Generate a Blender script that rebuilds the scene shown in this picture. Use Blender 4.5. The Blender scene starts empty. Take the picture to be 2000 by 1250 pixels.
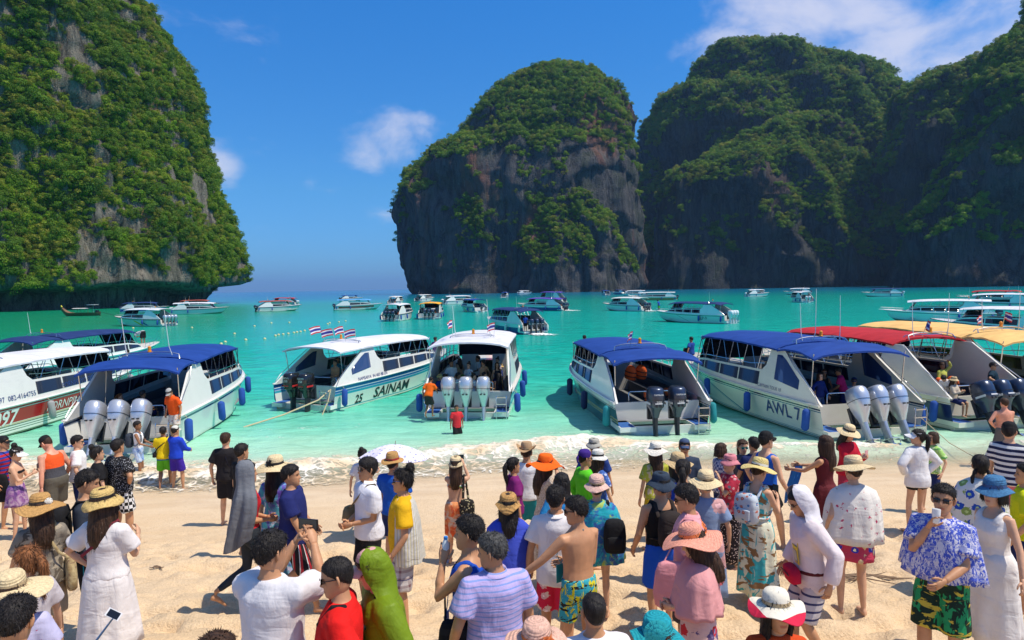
import bpy, math, random
import numpy as np
from mathutils import Vector, Matrix, Euler

random.seed(7); np.random.seed(7)
scene = bpy.context.scene
COL = scene.collection
R = math.radians
PI = math.pi

# ------------------------------------------------------------------ camera
FPX = 1333.3                       # focal length in pixels of the 2000 px wide photograph
CAM = np.array((0.0, 0.0, 5.0))
cam_d = bpy.data.cameras.new('camera'); cam_d.sensor_width = 36.0; cam_d.lens = 36.0*FPX/2000.0
cam_d.clip_start = 0.1; cam_d.clip_end = 40000
cam = bpy.data.objects.new('camera', cam_d); COL.objects.link(cam)
CAMR = Euler((PI/2 - R(2.73), 0, 0)).to_matrix() @ Matrix.Rotation(R(-0.95), 3, 'Z')
cam.matrix_world = Matrix.Translation(Vector(CAM)) @ CAMR.to_4x4()
scene.camera = cam
CR = np.array(CAMR)

def ray(x, y):
    v = CR @ np.array(((x-1000)/FPX, -(y-625)/FPX, -1.0))
    return v/np.linalg.norm(v)
def at_y(x, y, Y):                 # point of pixel (x, y) at distance Y in front
    v = ray(x, y); return CAM + v*(Y/v[1])
def at_z(x, y, z):
    v = ray(x, y); return CAM + v*((z-CAM[2])/v[2])

# ------------------------------------------------------------------ sky and sun
SUN_EL, SUN_AZ = 63.0, -17.0        # elevation; azimuth from +X towards +Y
S = Vector((math.cos(R(SUN_EL))*math.cos(R(SUN_AZ)), math.cos(R(SUN_EL))*math.sin(R(SUN_AZ)), math.sin(R(SUN_EL))))
world = bpy.data.worlds.new('World'); scene.world = world; world.use_nodes = True
wn, wl = world.node_tree.nodes, world.node_tree.links
wn.clear()
w_out = wn.new('ShaderNodeOutputWorld'); w_bg = wn.new('ShaderNodeBackground')
w_sky = wn.new('ShaderNodeTexSky'); w_sky.sky_type = 'NISHITA'; w_sky.sun_disc = False
w_sky.sun_elevation = R(SUN_EL); w_sky.sun_rotation = R(90-SUN_AZ)
w_sky.air_density = 1.0; w_sky.dust_density = 0.4; w_sky.ozone_density = 2.2
w_tint = wn.new('ShaderNodeMix'); w_tint.data_type = 'RGBA'; w_tint.blend_type = 'MULTIPLY'
w_tint.inputs[0].default_value = 1.0; w_tint.inputs[7].default_value = (0.50, 0.95, 1.50, 1)
wl.new(w_sky.outputs[0], w_tint.inputs[6])
w_tc = wn.new('ShaderNodeTexCoord'); w_sep = wn.new('ShaderNodeSeparateXYZ'); wl.new(w_tc.outputs['Generated'], w_sep.inputs[0])
w_rmp = wn.new('ShaderNodeValToRGB'); wl.new(w_sep.outputs[2], w_rmp.inputs[0]); w_cr = w_rmp.color_ramp
for e_, (po_, c_) in zip((w_cr.elements[0], w_cr.elements[1], w_cr.elements.new(.14), w_cr.elements.new(.4)), ((0, (.19, .43, .86)), (1, (.17, .56, .98)), (.14, (.20, .51, .82)), (.4, (.13, .58, 1.03)))):
    e_.position = po_; e_.color = (*c_, 1)
w_two = wn.new('ShaderNodeVectorMath'); w_two.operation = 'SCALE'; wl.new(w_rmp.outputs[0], w_two.inputs[0]); w_two.inputs['Scale'].default_value = 1.42
wl.new(w_two.outputs[0], w_tint.inputs[7])
# clouds: wisps of noise in the direction of view, everywhere on the dome, gathered in a few banks
w_map = wn.new('ShaderNodeMapping'); w_map.inputs['Scale'].default_value = (1, 1, 1.7)
wl.new(w_tc.outputs['Generated'], w_map.inputs['Vector'])
w_n1 = wn.new('ShaderNodeTexNoise'); w_n1.inputs['Scale'].default_value = 8.0
w_n1.inputs['Detail'].default_value = 9; w_n1.inputs['Roughness'].default_value = 0.56; w_n1.inputs['Distortion'].default_value = 0.25
wl.new(w_map.outputs[0], w_n1.inputs['Vector'])
def wmath(op, a, b=None, c=None):
    n = wn.new('ShaderNodeMath'); n.operation = op
    for i, v in enumerate((a, b, c)):
        if v is None: continue
        if isinstance(v, (int, float)): n.inputs[i].default_value = v
        else: wl.new(v, n.inputs[i])
    return n.outputs[0]
banks = [((735, 300), .07, .7), ((775, 288), .08, .85), ((825, 258), .05, .7), ((428, 332), .05, .9), ((1480, 25), .13, .9), ((1560, 30), .16, 1.2), ((1690, 45), .16, 1.15), ((1930, 55), .14, 1.1),
         ((1980, 90), .07, .6), ((2600, 150), .3, .8), ((-700, 250), .25, .7), ((600, -700), .35, .7), ((1500, -900), .4, .8)]
acc = None
for (px, py), rad, amt in banks:
    d = ray(px, py)
    vm = wn.new('ShaderNodeVectorMath'); vm.operation = 'DISTANCE'
    wl.new(w_tc.outputs['Generated'], vm.inputs[0]); vm.inputs[1].default_value = tuple(d)
    g = wn.new('ShaderNodeMapRange'); g.interpolation_type = 'SMOOTHSTEP'
    wl.new(vm.outputs['Value'], g.inputs[0]); g.inputs[1].default_value = rad; g.inputs[2].default_value = 0.0
    g.inputs[3].default_value = 0.0; g.inputs[4].default_value = amt
    acc = g.outputs[0] if acc is None else wmath('MAXIMUM', acc, g.outputs[0])
w_c = wmath('ADD', wmath('MULTIPLY', acc, 0.30), wmath('SUBTRACT', w_n1.outputs['Fac'], 0.66))
w_cl = wn.new('ShaderNodeMapRange'); w_cl.interpolation_type = 'SMOOTHSTEP'
wl.new(w_c, w_cl.inputs[0]); w_cl.inputs[1].default_value = -0.05; w_cl.inputs[2].default_value = 0.30; w_cl.inputs[4].default_value = 0.66
w_mix = wn.new('ShaderNodeMix'); w_mix.data_type = 'RGBA'
wl.new(w_cl.outputs[0], w_mix.inputs[0]); wl.new(w_tint.outputs[2], w_mix.inputs[6]); w_mix.inputs[7].default_value = (7.4, 7.2, 7.9, 1)
wl.new(w_mix.outputs[2], w_bg.inputs[0]); w_bg.inputs[1].default_value = 0.12
wl.new(w_bg.outputs[0], w_out.inputs[0])

sun_d = bpy.data.lights.new('sun', 'SUN'); sun_d.energy = 5.0; sun_d.angle = R(0.5); sun_d.color = (1.0, 0.91, 0.76)
sun = bpy.data.objects.new('sun', sun_d); COL.objects.link(sun)
sun.rotation_euler = S.to_track_quat('Z', 'Y').to_euler()
scene.view_settings.view_transform = 'Standard'; scene.view_settings.look = 'None'
scene.view_settings.exposure = 0.0; scene.view_settings.gamma = 1.0; scene.view_settings.use_curve_mapping = False
scene.render.engine = 'CYCLES'
scene.cycles.max_bounces = 6; scene.cycles.transparent_max_bounces = 12; scene.cycles.diffuse_bounces = 3
scene.cycles.caustics_reflective = False; scene.cycles.caustics_refractive = False

# ------------------------------------------------------------------ mesh helpers
class MB:
    """collects vertices and faces of one mesh; build() links it as one object"""
    def __init__(s): s.v = []; s.f = []; s.n = 0; s.uv = None; s.mi = []
    def add(s, V, F, mi=0):
        V = np.asarray(V, float).reshape(-1, 3)
        s.v.append(V); o = s.n; s.n += len(V)
        s.f.extend([tuple(i+o for i in f) for f in F]); s.mi.extend([mi]*len(F)); return s
    def box(s, x0, x1, y0, y1, z0, z1, mi=0):
        V = [(x, y, z) for x in (x0, x1) for y in (y0, y1) for z in (z0, z1)]
        return s.add(V, [(0, 1, 3, 2), (4, 6, 7, 5), (0, 4, 5, 1), (2, 3, 7, 6), (0, 2, 6, 4), (1, 5, 7, 3)], mi)
    def loft(s, rings, closed=True, cap=True, mi=0):
        rings = [np.asarray(r, float) for r in rings]; n = len(rings[0]); m = len(rings)
        F = []
        for j in range(m-1):
            for i in range(n if closed else n-1):
                k = (i+1) % n
                F.append((j*n+i, j*n+k, (j+1)*n+k, (j+1)*n+i))
        if cap and closed:
            F.append(tuple(range(n-1, -1, -1))); F.append(tuple((m-1)*n+i for i in range(n)))
        return s.add(np.concatenate(rings), F, mi)
    def tube(s, pts, rad, n=8, cap=True, mi=0, flat=None):
        pts = [np.asarray(p, float) for p in pts]
        if not hasattr(rad, '__len__'): rad = [rad]*len(pts)
        rings = []; ref = None
        for i, p in enumerate(pts):
            t = pts[min(i+1, len(pts)-1)] - pts[max(i-1, 0)]
            L = np.linalg.norm(t); t = t/L if L > 1e-9 else np.array((0, 0, 1.))
            if ref is None: ref = np.array((1., 0, 0)) if abs(t[0]) < .8 else np.array((0, 1., 0))
            u = ref - t*np.dot(ref, t); u /= np.linalg.norm(u); w = np.cross(t, u); ref = u
            a = np.arange(n)*2*PI/n
            rx, ry = rad[i] if hasattr(rad[i], '__len__') else (rad[i], rad[i])
            rings.append(p + rx*np.outer(np.cos(a), u) + ry*np.outer(np.sin(a), w))
        return s.loft(rings, True, cap, mi)
    def grid(s, P, mi=0):              # P (m, n, 3)
        P = np.asarray(P, float); m, n = P.shape[:2]
        F = [(j*n+i, j*n+i+1, (j+1)*n+i+1, (j+1)*n+i) for j in range(m-1) for i in range(n-1)]
        return s.add(P.reshape(-1, 3), F, mi)
    def mesh(s, name, mats, smooth=True, sharp=40, uv=None):
        me = bpy.data.meshes.new(name)
        V = np.concatenate(s.v) if s.v else np.zeros((0, 3))
        me.from_pydata(V.tolist(), [], s.f)
        if not isinstance(mats, (list, tuple)): mats = [mats]
        for m in mats: me.materials.append(m)
        if len(mats) > 1: me.polygons.foreach_set('material_index', s.mi)
        if smooth:
            me.polygons.foreach_set('use_smooth', [True]*len(me.polygons))
            if sharp: me.set_sharp_from_angle(angle=R(sharp))
        if uv is not None:
            lay = me.uv_layers.new(name='UVMap'); idx = np.zeros(len(me.loops), int); me.loops.foreach_get('vertex_index', idx)
            lay.data.foreach_set('uv', np.asarray(uv, float)[idx].ravel())
        me.update(); return me
    def build(s, name, mats, parent=None, smooth=True, sharp=40, uv=None, loc=None, rot=None):
        return link(name, s.mesh(name, mats, smooth, sharp, uv), parent, loc, rot)
def link(name, data, parent=None, loc=None, rot=None):
    o = bpy.data.objects.new(name, data); COL.objects.link(o)
    if parent is not None: o.parent = parent
    if loc is not None: o.location = loc
    if rot is not None: o.rotation_euler = rot
    return o
def tag(o, label=None, cat=None, group=None, kind=None):
    if label: o['label'] = label
    if cat: o['category'] = cat
    if group: o['group'] = group
    if kind: o['kind'] = kind
    return o
def copy_tree(o, parent=None):
    c = o.copy(); COL.objects.link(c); c.parent = parent
    for ch in list(o.children): copy_tree(ch, c)
    return c

# ------------------------------------------------------------------ noise (numpy)
def _hash(i, j, k):
    h = (i*374761393 + j*668265263 + k*2147483647 + 1013904223) & 0xFFFFFFFF
    h = ((h ^ (h >> 13))*1274126177) & 0xFFFFFFFF
    h = ((h ^ (h >> 16))*2246822519) & 0xFFFFFFFF
    return ((h ^ (h >> 15)) & 0xFFFF)/65535.0
def vnoise(P):
    P = np.asarray(P, float); I = np.floor(P).astype(np.int64); f = P - I; f = f*f*(3-2*f)
    o = 0
    for a in (0, 1):
        for b in (0, 1):
            for c in (0, 1):
                w = (f[..., 0] if a else 1-f[..., 0])*(f[..., 1] if b else 1-f[..., 1])*(f[..., 2] if c else 1-f[..., 2])
                o = o + w*_hash(I[..., 0]+a, I[..., 1]+b, I[..., 2]+c)
    return o*2-1
def fbm(P, oct=4, gain=.5, lac=2.03):
    o = 0; a = 1.0; t = 0
    P = np.asarray(P, float)
    for i in range(oct):
        o = o + a*vnoise(P + 17.3*i); t += a; a *= gain; P = P*lac
    return o/t

# ------------------------------------------------------------------ material helpers
class NT:
    def __init__(s, name):
        s.m = bpy.data.materials.new(name); s.m.use_nodes = True
        s.t = s.m.node_tree; s.n = s.t.nodes; s.l = s.t.links
        s.b = s.n['Principled BSDF']; s.o = s.n['Material Output']
        s._tc = None
    def new(s, typ, **kw):
        n = s.n.new(typ)
        for k, v in kw.items(): setattr(n, k, v)
        return n
    def set(s, node, key, v):
        if hasattr(v, 'is_linked') or isinstance(v, bpy.types.NodeSocket): s.l.new(v, node.inputs[key])
        else:
            if isinstance(v, (tuple, list)) and len(v) == 3 and node.inputs[key].type == 'RGBA': v = (*v, 1)
            node.inputs[key].default_value = v
    def tc(s, out='Object'):
        if s._tc is None: s._tc = s.new('ShaderNodeTexCoord')
        return s._tc.outputs[out]
    def mapping(s, vec, scale=(1, 1, 1), rot=(0, 0, 0), loc=(0, 0, 0)):
        n = s.new('ShaderNodeMapping'); s.l.new(vec, n.inputs[0])
        n.inputs['Scale'].default_value = scale; n.inputs['Rotation'].default_value = rot; n.inputs['Location'].default_value = loc
        return n.outputs[0]
    def noise(s, vec, scale=5, detail=4, rough=.5, dist=0, out='Fac'):
        n = s.new('ShaderNodeTexNoise')
        if vec is not None: s.l.new(vec, n.inputs['Vector'])
        for k, v in (('Scale', scale), ('Detail', detail), ('Roughness', rough), ('Distortion', dist)): n.inputs[k].default_value = v
        return n.outputs[out]
    def voro(s, vec, scale=5, feature='F1', out='Distance', rnd=1.0):
        n = s.new('ShaderNodeTexVoronoi'); n.feature = feature
        if vec is not None: s.l.new(vec, n.inputs['Vector'])
        n.inputs['Scale'].default_value = scale
        if 'Randomness' in n.inputs: n.inputs['Randomness'].default_value = rnd
        return n.outputs[out]
    def math(s, op, a, b=None, c=None):
        n = s.new('ShaderNodeMath', operation=op)
        for i, v in enumerate((a, b, c)):
            if v is not None: s.set(n, i, v)
        return n.outputs[0]
    def ramp(s, fac, stops, interp='LINEAR'):
        n = s.new('ShaderNodeValToRGB'); s.l.new(fac, n.inputs[0]); cr = n.color_ramp; cr.interpolation = interp
        while len(cr.elements) < len(stops): cr.elements.new(0.5)
        for e, (p, c) in zip(cr.elements, stops):
            e.position = p; e.color = (*c, 1) if len(c) == 3 else c
        return n.outputs[0]
    def mix(s, fac, a, b, blend='MIX'):
        n = s.new('ShaderNodeMix', data_type='RGBA', blend_type=blend)
        s.set(n, 0, fac)
        for k, v in ((6, a), (7, b)):
            if isinstance(v, (tuple, list)): n.inputs[k].default_value = (*v[:3], 1)
            else: s.l.new(v, n.inputs[k])
        return n.outputs[2]
    def rng(s, v, a, b, c=0., d=1., smooth=True):
        n = s.new('ShaderNodeMapRange'); n.interpolation_type = 'SMOOTHSTEP' if smooth else 'LINEAR'
        s.set(n, 0, v); n.inputs[1].default_value = a; n.inputs[2].default_value = b; n.inputs[3].default_value = c; n.inputs[4].default_value = d
        return n.outputs[0]
    def sep(s, vec):
        n = s.new('ShaderNodeSeparateXYZ'); s.l.new(vec, n.inputs[0]); return n.outputs
    def bump(s, h, strength=.3, dist=.02, normal=None):
        n = s.new('ShaderNodeBump'); s.l.new(h, n.inputs['Height']); n.inputs['Strength'].default_value = strength; n.inputs['Distance'].default_value = dist
        if normal is not None: s.l.new(normal, n.inputs['Normal'])
        s.l.new(n.outputs[0], s.b.inputs['Normal']); return n.outputs[0]
    def col(s, c): s.set(s.b, 'Base Color', c); return s
    def p(s, **kw):
        names = dict(rough='Roughness', metal='Metallic', spec='Specular IOR Level', coat='Coat Weight', alpha='Alpha', sss='Subsurface Weight', trans='Transmission Weight', ior='IOR', sheen='Sheen Weight')
        for k, v in kw.items(): s.set(s.b, names[k], v)
        return s
_MC = {}
def plain(name, c, rough=.5, metal=0, spec=.5, coat=0, var=.08, bump=0, bscale=30):
    key = (name, c, rough, metal)
    if key in _MC: return _MC[key]
    t = NT(name)
    if var:
        n = t.noise(t.tc(), 6, 5, .6)
        f = t.rng(n, .3, .7)
        t.col(t.mix(f, tuple(x*(1-var) for x in c), tuple(min(1, x*(1+var)) for x in c)))
    else: t.col(c)
    t.p(rough=rough, metal=metal, spec=spec, coat=coat)
    if bump: t.bump(t.noise(t.tc(), bscale, 4, .6), bump, .01)
    _MC[key] = t.m; return t.m
# ================================================================== the setting: beach, sea, cliffs
BD = np.array([-6, 0, 4, 5.5, 6.5, 7.5, 8.5, 10.5, 12, 14, 17.5, 24, 40, 80, 200.])
BZ = np.array([2.1, 2.02, 1.75, 1.61, 1.5, 1.37, 1.22, .92, .66, .34, 0.0, -.35, -1.0, -3.0, -6.])
def shore(x):                       # distance of the water line
    return 17.6 + .05*np.asarray(x, float) + .5*np.sin(np.asarray(x, float)*.33+1.0)
def beach_z(x, y):
    x = np.asarray(x, float); y = np.asarray(y, float)
    yy = y - (shore(x) - 17.5)*np.clip(y/17.5, 0, 1)
    return np.interp(yy, BD, BZ)
def sand_relief(x, y):
    P = np.stack([x, y, np.zeros_like(x)], -1)
    dry = np.clip((13.2 + .35*np.sin(x*.6) + .05*x - y)/2.2, 0, 1)
    n = fbm(P*1.6, 4, .55)*.035
    pits = vnoise(P*np.array((3.4, 4.2, 1)) + 4.)          # footprints: soft pits with a raised rim
    pits = -np.clip(-pits-.12, 0, 1)*.19 + np.clip(pits-.40, 0, 1)*.09
    p2_ = vnoise(P*np.array((6.3, 7.6, 1)) + 21.); pits = pits - np.clip(-p2_-.2, 0, 1)*.09 + np.clip(p2_-.5, 0, 1)*.05
    fine = fbm(P*9, 3)*.022
    return dry*(n + pits + fine) + (1-dry)*fbm(P*.8, 2)*.008
def ground(x, y): return float(beach_z(x, y))

# --- sand
t = NT('sand')
pos = t.new('ShaderNodeNewGeometry').outputs['Position']; X, Y, Z = t.sep(pos)
wav = t.noise(t.mapping(pos, (.25, .12, 0)), 1.0, 3, .5)
zz = t.math('ADD', Z, t.math('MULTIPLY', t.math('SUBTRACT', wav, .5), .35))
wet = t.rng(zz, .40, .08)
g1 = t.noise(pos, 1.3, 6, .6); g2 = t.noise(pos, 45, 4, .7)
dryc = t.mix(t.rng(g1, .3, .7), (.72, .52, .315), (.78, .595, .39))
dryc = t.mix(t.rng(g2, .35, .75), dryc, (.58, .42, .26))
debris = t.rng(t.voro(t.mapping(pos, (5, 14, 5)), 1.0), .10, .05)
dmask = t.math('MULTIPLY', debris, t.rng(t.noise(pos, .7, 3), .52, .6))
dryc = t.mix(t.math('MULTIPLY', dmask, .55), dryc, (.30, .20, .11))
wetc = t.mix(t.rng(t.noise(t.mapping(pos, (.35, 1.2, 0)), 1.6, 4), .35, .65), (.60, .44, .275), (.68, .52, .34))
t.col(t.mix(wet, dryc, wetc))
t.set(t.b, 'Roughness', t.math('SUBTRACT', .92, t.math('MULTIPLY', wet, .42)))
t.p(spec=.25)
bh = t.math('ADD', t.math('MULTIPLY', t.noise(pos, 28, 5, .65), t.math('SUBTRACT', 1.0, t.math('MULTIPLY', wet, .85))), t.math('MULTIPLY', t.noise(pos, 6, 3), .8))
t.bump(bh, .7, .05)
M_SAND = t.m
mb = MB()
xs = np.concatenate([np.linspace(-90, -16, 24)[:-1], np.linspace(-16, 16, 430), np.linspace(16, 90, 24)[1:]])
ys = np.concatenate([np.linspace(-8, 2, 12)[:-1], np.linspace(2, 14, 300)[:-1], np.linspace(14, 22, 50)[:-1], np.linspace(22, 120, 20)])
XX, YY = np.meshgrid(xs, ys)
ZZ = beach_z(XX, YY) + sand_relief(XX, YY)
mb.grid(np.stack([XX, YY, ZZ], -1))
beach = tag(mb.build('beach', M_SAND, sharp=None), 'pale sandy beach sloping down to the water', kind='structure')

# --- sea
def sea_z(x, y):
    d = y - shore(x)
    P = np.stack([x, y, np.zeros_like(x)], -1)
    near = np.clip(d/2.0, 0, 1)*np.clip((60-d)/30, 0, 1)
    w = fbm(P*np.array((.35, .6, 1)), 3)*.07*near + fbm(P*np.array((1.1, 1.7, 1)) + 9, 3)*.035*near
    # the breaking wave: a low churned ridge along the shore
    ph = fbm(P*np.array((.16, 0, 0)) + 3., 2)
    c1 = 1.9 + .8*ph + .7*np.sin(x*.21)
    side = np.clip((9-x)/8, .45, 1)
    br = np.exp(-((d-c1)/.62)**2)*(.24 + .16*fbm(P*np.array((.5, .1, 1)), 2))*side
    br = br + np.exp(-((d-c1-.9)/1.1)**2)*.13*side
    churn = np.clip(br*4, 0, 1)*(fbm(P*3.2, 4, .6)*.16 + (.5-np.abs(fbm(P*5.1+7, 3, .6)))*.08)
    c2 = 6.6 + 1.3*np.sin(x*.17+2)
    sw = np.exp(-((d-c2)/1.5)**2)*.07
    return br + churn + sw + w
t = NT('sea_water')
pos = t.new('ShaderNodeNewGeometry').outputs['Position']; X, Y, Z = t.sep(pos)
sh = t.math('ADD', 17.6, t.math('ADD', t.math('MULTIPLY', X, .05), t.math('MULTIPLY', t.math('SINE', t.math('ADD', t.math('MULTIPLY', X, .33), 1.0)), .5)))
d = t.math('SUBTRACT', Y, sh)
wob = t.noise(t.mapping(pos, (.10, .16, 0)), 1.0, 5, .6)
dd = t.math('ADD', d, t.math('MULTIPLY', t.math('MULTIPLY', t.math('SUBTRACT', wob, .5), t.math('MINIMUM', t.math('MAXIMUM', d, 0.), 40.)), .9))
logd = t.math('DIVIDE', t.math('LOGARITHM', t.math('ADD', t.math('MAXIMUM', dd, 0.), 1.), 10.), 3.2)
def L(m): return math.log10(m+1)/3.2
colr = t.ramp(logd, [(0, (.68, .60, .44)), (L(2.2), (.62, .68, .49)), (L(4.2), (.40, .66, .47)), (L(8), (.20, .62, .44)), (L(16), (.04, .52, .38)),
                     (L(40), (.003, .42, .32)), (L(110), (.002, .37, .30)), (L(230), (.003, .31, .25)), (L(400), (.004, .17, .26)), (L(900), (.006, .10, .24))])
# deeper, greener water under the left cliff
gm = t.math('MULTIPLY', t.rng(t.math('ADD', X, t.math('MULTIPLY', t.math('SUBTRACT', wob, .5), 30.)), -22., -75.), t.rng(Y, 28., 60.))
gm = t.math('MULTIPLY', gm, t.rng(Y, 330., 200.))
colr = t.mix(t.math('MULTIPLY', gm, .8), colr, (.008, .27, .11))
patch = t.noise(t.mapping(pos, (.02, .05, 0)), 1.0, 4, .6)
colr = t.mix(t.math('MULTIPLY', t.rng(patch, .42, .62), .35), colr, t.mix(1.0, colr, (.55, .86, .92), 'MULTIPLY'))
rip = t.noise(t.mapping(pos, (.55, 1.4, 0)), 1.0, 4, .65)
colr = t.mix(t.math('MULTIPLY', t.rng(rip, .42, .66), t.rng(d, 4., 18., .15, .62)), colr, t.mix(1.0, colr, (.25, .55, .60), 'MULTIPLY'))
# foam
fn = t.noise(t.mapping(pos, (.9, 1.4, 0)), 4.2, 9, .70, .3)
fv = t.voro(t.mapping(pos, (1, 1.5, 0)), 3.2, 'DISTANCE_TO_EDGE')
cell = t.rng(fv, .12, .02)
crest = t.rng(Z, .06, .19)
swash = t.math('MULTIPLY', t.math('MULTIPLY', t.rng(d, 4.6, 2.4), t.rng(d, -.4, .5)), t.rng(X, 12., -1., .72, 1.25))
streak = t.math('MULTIPLY', t.rng(d, 13., 4.), t.rng(t.noise(t.mapping(pos, (.22, .75, 0)), 1.0, 5, .6), .50, .66))
amt = t.math('MAXIMUM', t.math('MULTIPLY', crest, 1.0), t.math('MAXIMUM', t.math('MULTIPLY', swash, .62), t.math('MULTIPLY', streak, .66)))
foam = t.rng(t.math('ADD', t.math('ADD', amt, t.math('MULTIPLY', t.math('SUBTRACT', fn, .5), 1.9)), t.math('MULTIPLY', t.math('MULTIPLY', cell, amt), .35)), .56, 1.15)
foam = t.math('MULTIPLY', foam, t.rng(amt, .02, .2))
caps = t.math('MULTIPLY', t.rng(t.noise(t.mapping(pos, (.35, 1.1, 0)), 1.0, 6, .62), .70, .76), t.rng(d, 40., 120.))
foam = t.math('MAXIMUM', foam, t.math('MULTIPLY', caps, .7))
sandy = t.mix(t.rng(t.noise(t.mapping(pos, (.5, .9, 0)), 1.5, 4), .4, .6), (.70, .54, .36), (.86, .80, .70))
foamc = t.mix(t.rng(d, 2.0, 6.0), sandy, (.86, .88, .84))
t.col(t.mix(foam, colr, foamc))
t.set(t.b, 'Roughness', t.mix(foam, (.16,)*3, (.8,)*3)); t.p(spec=.16, ior=1.33)
a = t.math('MAXIMUM', t.rng(d, .0, 2.6, .10, 1.0), foam)
t.set(t.b, 'Alpha', a)
far = t.rng(d, 50., 260., 1.0, .55)
h1 = t.noise(t.mapping(pos, (.7, 1.25, 0)), 1.0, 6, .66, .3); h2 = t.noise(t.mapping(pos, (.16, .3, 0)), 1.0, 4, .6)
hh = t.math('ADD', t.math('MULTIPLY', h1, .5), t.math('MULTIPLY', h2, .9))
hh = t.math('ADD', hh, t.math('MULTIPLY', foam, .12))
t.bump(hh, .75, .42)
M_SEA = t.m
mb = MB()
xs = np.concatenate([-np.geomspace(16000, 30, 40)[:-1], np.linspace(-30, 30, 330), np.geomspace(30, 16000, 40)[1:]])
ys = np.concatenate([np.linspace(13.5, 27, 150)[:-1], np.linspace(27, 60, 130)[:-1], np.geomspace(60, 24000, 60)])
XX, YY = np.meshgrid(xs, ys)
ZZ = sea_z(XX, YY)*(np.abs(XX) < 200)*(YY < 100)
dd = YY - shore(XX)
ZZ = np.where(dd < 1.2, ZZ*np.clip(dd/1.2, 0, 1) + np.clip(.012 - .02*np.clip(-dd, 0, 4), -.1, .02) + 0.0, ZZ+.012)
ZZ = np.where(dd < -.5, -.06, ZZ)
mb.grid(np.stack([XX, YY, ZZ], -1))
sea = tag(mb.build('sea', M_SEA, sharp=None), 'turquoise bay with low breakers along the beach', kind='structure')

# --- limestone
def rock(name, base, streak, warm, warm_amt, sc, gamt=.4):
    t = NT(name)
    pos = t.new('ShaderNodeNewGeometry').outputs['Position']
    v = t.mapping(pos, (1, 1, .16))
    n1 = t.noise(v, .16*sc, 8, .68, .6); n2 = t.noise(pos, .05*sc, 5, .6); n3 = t.noise(pos, .9*sc, 5, .7)
    c = t.mix(t.rng(n1, .36, .62), streak, base)
    c = t.mix(t.math('MULTIPLY', t.rng(n3, .45, .75), .5), c, tuple(x*1.5 for x in base))
    n4 = t.noise(t.mapping(pos, (1, 1, .3)), .028*sc, 4, .55, .4)
    c = t.mix(t.math('MULTIPLY', t.rng(n4, .56, .66), warm_amt), c, warm)
    gm = t.math('MULTIPLY', t.rng(n2, .50, .62), t.rng(n3, .35, .6))
    c = t.mix(t.math('MULTIPLY', gm, gamt), c, (.055, .085, .025))
    n5 = t.noise(t.mapping(pos, (1, 1, .05)), .45*sc, 6, .7, .5); n6 = t.noise(t.mapping(pos, (1, 1, .05), (0, 0, 0), (31, 7, 2)), .30*sc, 6, .7, .3)
    c = t.mix(t.math('MULTIPLY', t.rng(n5, .56, .68), .75), c, tuple(x*.35 for x in streak)); c = t.mix(t.math('MULTIPLY', t.rng(n6, .60, .70), .5), c, tuple(min(.6, x*2.1) for x in base))
    t.col(c); t.p(rough=.95, spec=.12)
    t.bump(t.math('ADD', t.math('ADD', n1, n5), t.math('MULTIPLY', n3, .6)), 1.0, 3.4/sc)
    return t.m
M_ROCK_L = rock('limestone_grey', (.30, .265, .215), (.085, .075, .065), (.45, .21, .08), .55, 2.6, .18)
M_ROCK_C = rock('limestone_dark', (.125, .12, .118), (.036, .037, .042), (.28, .12, .08), .75, 1.0)  # islet rock darkened and cooled: shade of its front faces put into the colour
M_ROCK_R = rock('limestone_shadow', (.095, .094, .093), (.029, .031, .036), (.16, .09, .06), .4, 1.0)  # same limestone with the shade of the right-hand cliffs painted in

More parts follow.
